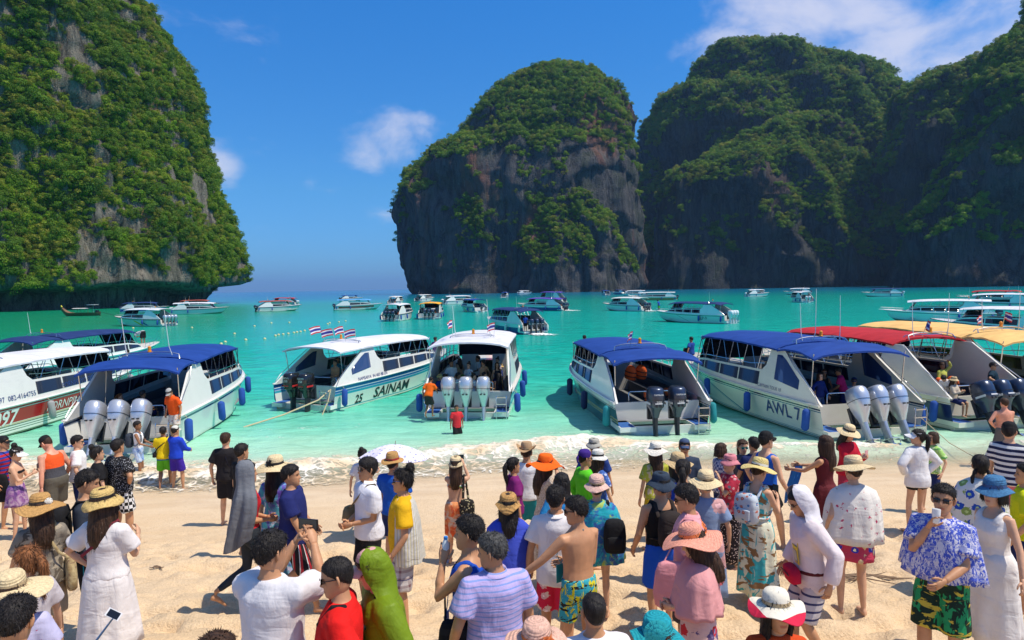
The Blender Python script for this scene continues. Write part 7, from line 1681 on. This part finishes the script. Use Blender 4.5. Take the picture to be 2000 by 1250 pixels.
# ---- orange life vests left in the boats
b = MB(); rr_ = []; a_ = np.arange(20)*2*PI/20
for z_, rx_, ry_ in ((0, .17, .08), (.03, .22, .115), (.2, .23, .125), (.38, .21, .11), (.5, .13, .085), (.53, .09, .06)): rr_.append(np.stack([rx_*np.cos(a_), ry_*np.sin(a_), np.full(20, z_)], -1))
b.loft(rr_); vm = b.mesh('life_vest', M_ORANGE, sharp=60); b = MB()
for z_ in (.12, .28): b.loft([np.stack([.236*np.cos(a_), .13*np.sin(a_), np.full(20, z_+q)], -1) for q in (0, .035)])
vs_ = b.mesh('strap', plain('black_webbing', (.015, .015, .018), .8))
for key, x, y, z, rx_, lab in (('E', 1.12, -1.0, .80, .35, 'orange life vest leaning on the stern wall right of the dark outboards'), ('E', 1.75, -.95, .85, .6, 'orange life vest further forward on the right bench of the green-hulled boat'), ('E', 1.12, .05, .85, .3, 'orange life vest between the two dark outboards'), ('E', 2.8, .35, 1.5, .1, 'orange life vest hanging high under the dark blue canopy'), ('E', 3.0, -.1, 1.5, .2, 'second orange life vest hanging under the dark blue canopy'), ('G', 1.9, .2, 1.0, .4, 'orange life vest on the bench of the navy-hulled boat'), ('G', 2.2, -.6, 1.0, .5, 'orange life vest in the middle of the navy-hulled boat')):
    o = link('life_vest', vm, None, boat_pt(HB[key], x, y, z), (rx_, .2, HB[key][0].rotation_euler.z+1.2+x)); link('strap', vs_, o); tag(o, lab, 'life vest', 'life vests left in the boats')

# ---- umbrella
p = P['p29']; q = at_y(772, 868, p.loc[1]-.4); um = link('umbrella', None, None, q); um.rotation_euler = (R(-6), R(5), .3); tag(um, 'pale lilac umbrella with small dots above the foam', 'umbrella')
t_um = fab('dots', (.72, .68, .80), (.35, .35, .6), None, .35)
for i in range(8):
    b = MB(); G = []
    for rr in np.linspace(.02, .60, 7):
        row = []
        for w_ in np.linspace(0, 1, 6):
            a = (i+w_)*PI/4; sag = 1-.10*math.sin(PI*w_)*(rr/.6); row.append((rr*sag*math.cos(a), rr*sag*math.sin(a), -.62*rr*rr*(1+.1*math.sin(PI*w_))))
        G.append(row)
    b.grid(G); b.grid([[(x, y, z-.004) for x, y, z in r_] for r_ in G]); b.build('canopy_panel', t_um, um)
    b = MB(); a = i*PI/4; b.tube([(rr*math.cos(a), rr*math.sin(a), -.62*rr*rr-.012) for rr in np.linspace(.02, .61, 6)], .004, 5); b.build('rib', M_CHROME, um)
b = MB(); b.tube([(0, 0, .06), (0, 0, -.85)], [.006, .009], 6); b.build('shaft', M_CHROME, um)

# ---- floats on the swimming line
M_BUOY = plain('faded_yellow_float', (.62, .52, .26), .5)
b = MB(); b.tube([(0, 0, q*.14) for q in (-1, -.85, -.5, 0, .5, .85, 1)], [.02, .09, .14, .16, .14, .09, .02], 10); bm_ = b.mesh('float', M_BUOY)
BUOYS = [(497, 637), (517, 662), (538, 656), (544, 654), (553, 653), (563, 652), (574, 650), (580, 649), (587, 648), (595, 646), (605, 645), (615, 643), (640, 633), (644, 631), (662, 629), (675, 627), (565, 630), (530, 631), (480, 664), (458, 652), (440, 668), (432, 672), (375, 640), (182, 646), (260, 641)]
for i, (x, y) in enumerate(BUOYS):
    o = link('float', bm_, None, at_z(x, y, .05)); o.scale = (1, 1, .9+.2*rs.rand()); tag(o, 'small pale yellow float on the swimming line', 'float', 'floats on the swimming line')
# mooring lines
def rope(label, pts, r=.02):
    b = MB(); pts = [np.array(q, float) for q in pts]; b.tube(pts, r, 6); tag(b.build('mooring_rope', M_ROPE), label, 'rope')
s0 = boat_pt(HB['C'], 0, -1.3, .95)
rope('yellowish mooring rope from the stern of the flag-topped boat into the water', [s0, (s0[0]-.3, s0[1]-.6, .6), (s0[0]-1.3, s0[1]-1.8, .25), (s0[0]-2.4, s0[1]-3.0, .02)], .03)
rope('second mooring rope hanging straight from the flag-topped boat', [(s0[0]+.05, s0[1]-.02, .95), (s0[0], s0[1]-.3, .5), (s0[0]-.15, s0[1]-.7, -.02)], .025)
e0 = boat_pt(HB['F'], 0, -1.7, .6); e1 = at_z(1925, 905, .25)
rope('thin dark rope running from the cream boat to the sand at the right', [e0, ((e0[0]+e1[0])/2, (e0[1]+e1[1])/2, .3), e1], .012)
# driftwood and dry seaweed on the sand
M_TWIG = plain('dry_twig', (.20, .13, .08), .9)
def twig(px, py, label, L_, n, sd):
    rs_ = np.random.RandomState(sd); w = None
    for dd in np.linspace(5, 16, 300):
        w = at_y(px, py, dd)
        if w[2] <= ground(w[0], w[1])+.02: break
    b = MB()
    for i in range(n):
        a = rs_.normal()*.35; l = L_*(.4+.6*rs_.rand()); o = rs_.normal(size=2)*L_*.25; pts = []
        for k in np.linspace(-.5, .5, 6):
            x, y = w[0]+o[0]+k*l*math.cos(a), w[1]+o[1]*.3+k*l*math.sin(a)+.02*math.sin(k*9+i); pts.append((x, y, ground(x, y)+.012+.03*rs_.rand()))
        b.tube(pts, [.003, .008, .01, .01, .007, .003], 5)
    o = b.build('driftwood', M_TWIG); tag(o, label, 'driftwood')
twig(1690, 1128, 'heap of dry driftwood twigs behind the bird-print shawl', .9, 14, 1)
twig(310, 1108, 'small dry twig on the sand right of the white dress', .35, 3, 2)
# ---- sea air between the camera and the far cliffs
b = MB(); b.box(-16500, 16500, -60, 24500, -8, 330); t = NT('sea_air'); t.n.remove(t.b)
pv = t.new('ShaderNodeVolumePrincipled'); pv.inputs['Color'].default_value = (.36, .62, 1.0, 1); pv.inputs['Density'].default_value = .00008; pv.inputs['Anisotropy'].default_value = .2
t.l.new(pv.outputs[0], t.o.inputs['Volume']); hz = b.build('haze', t.m, None, False); tag(hz, 'thin bluish sea haze over the bay', kind='stuff')
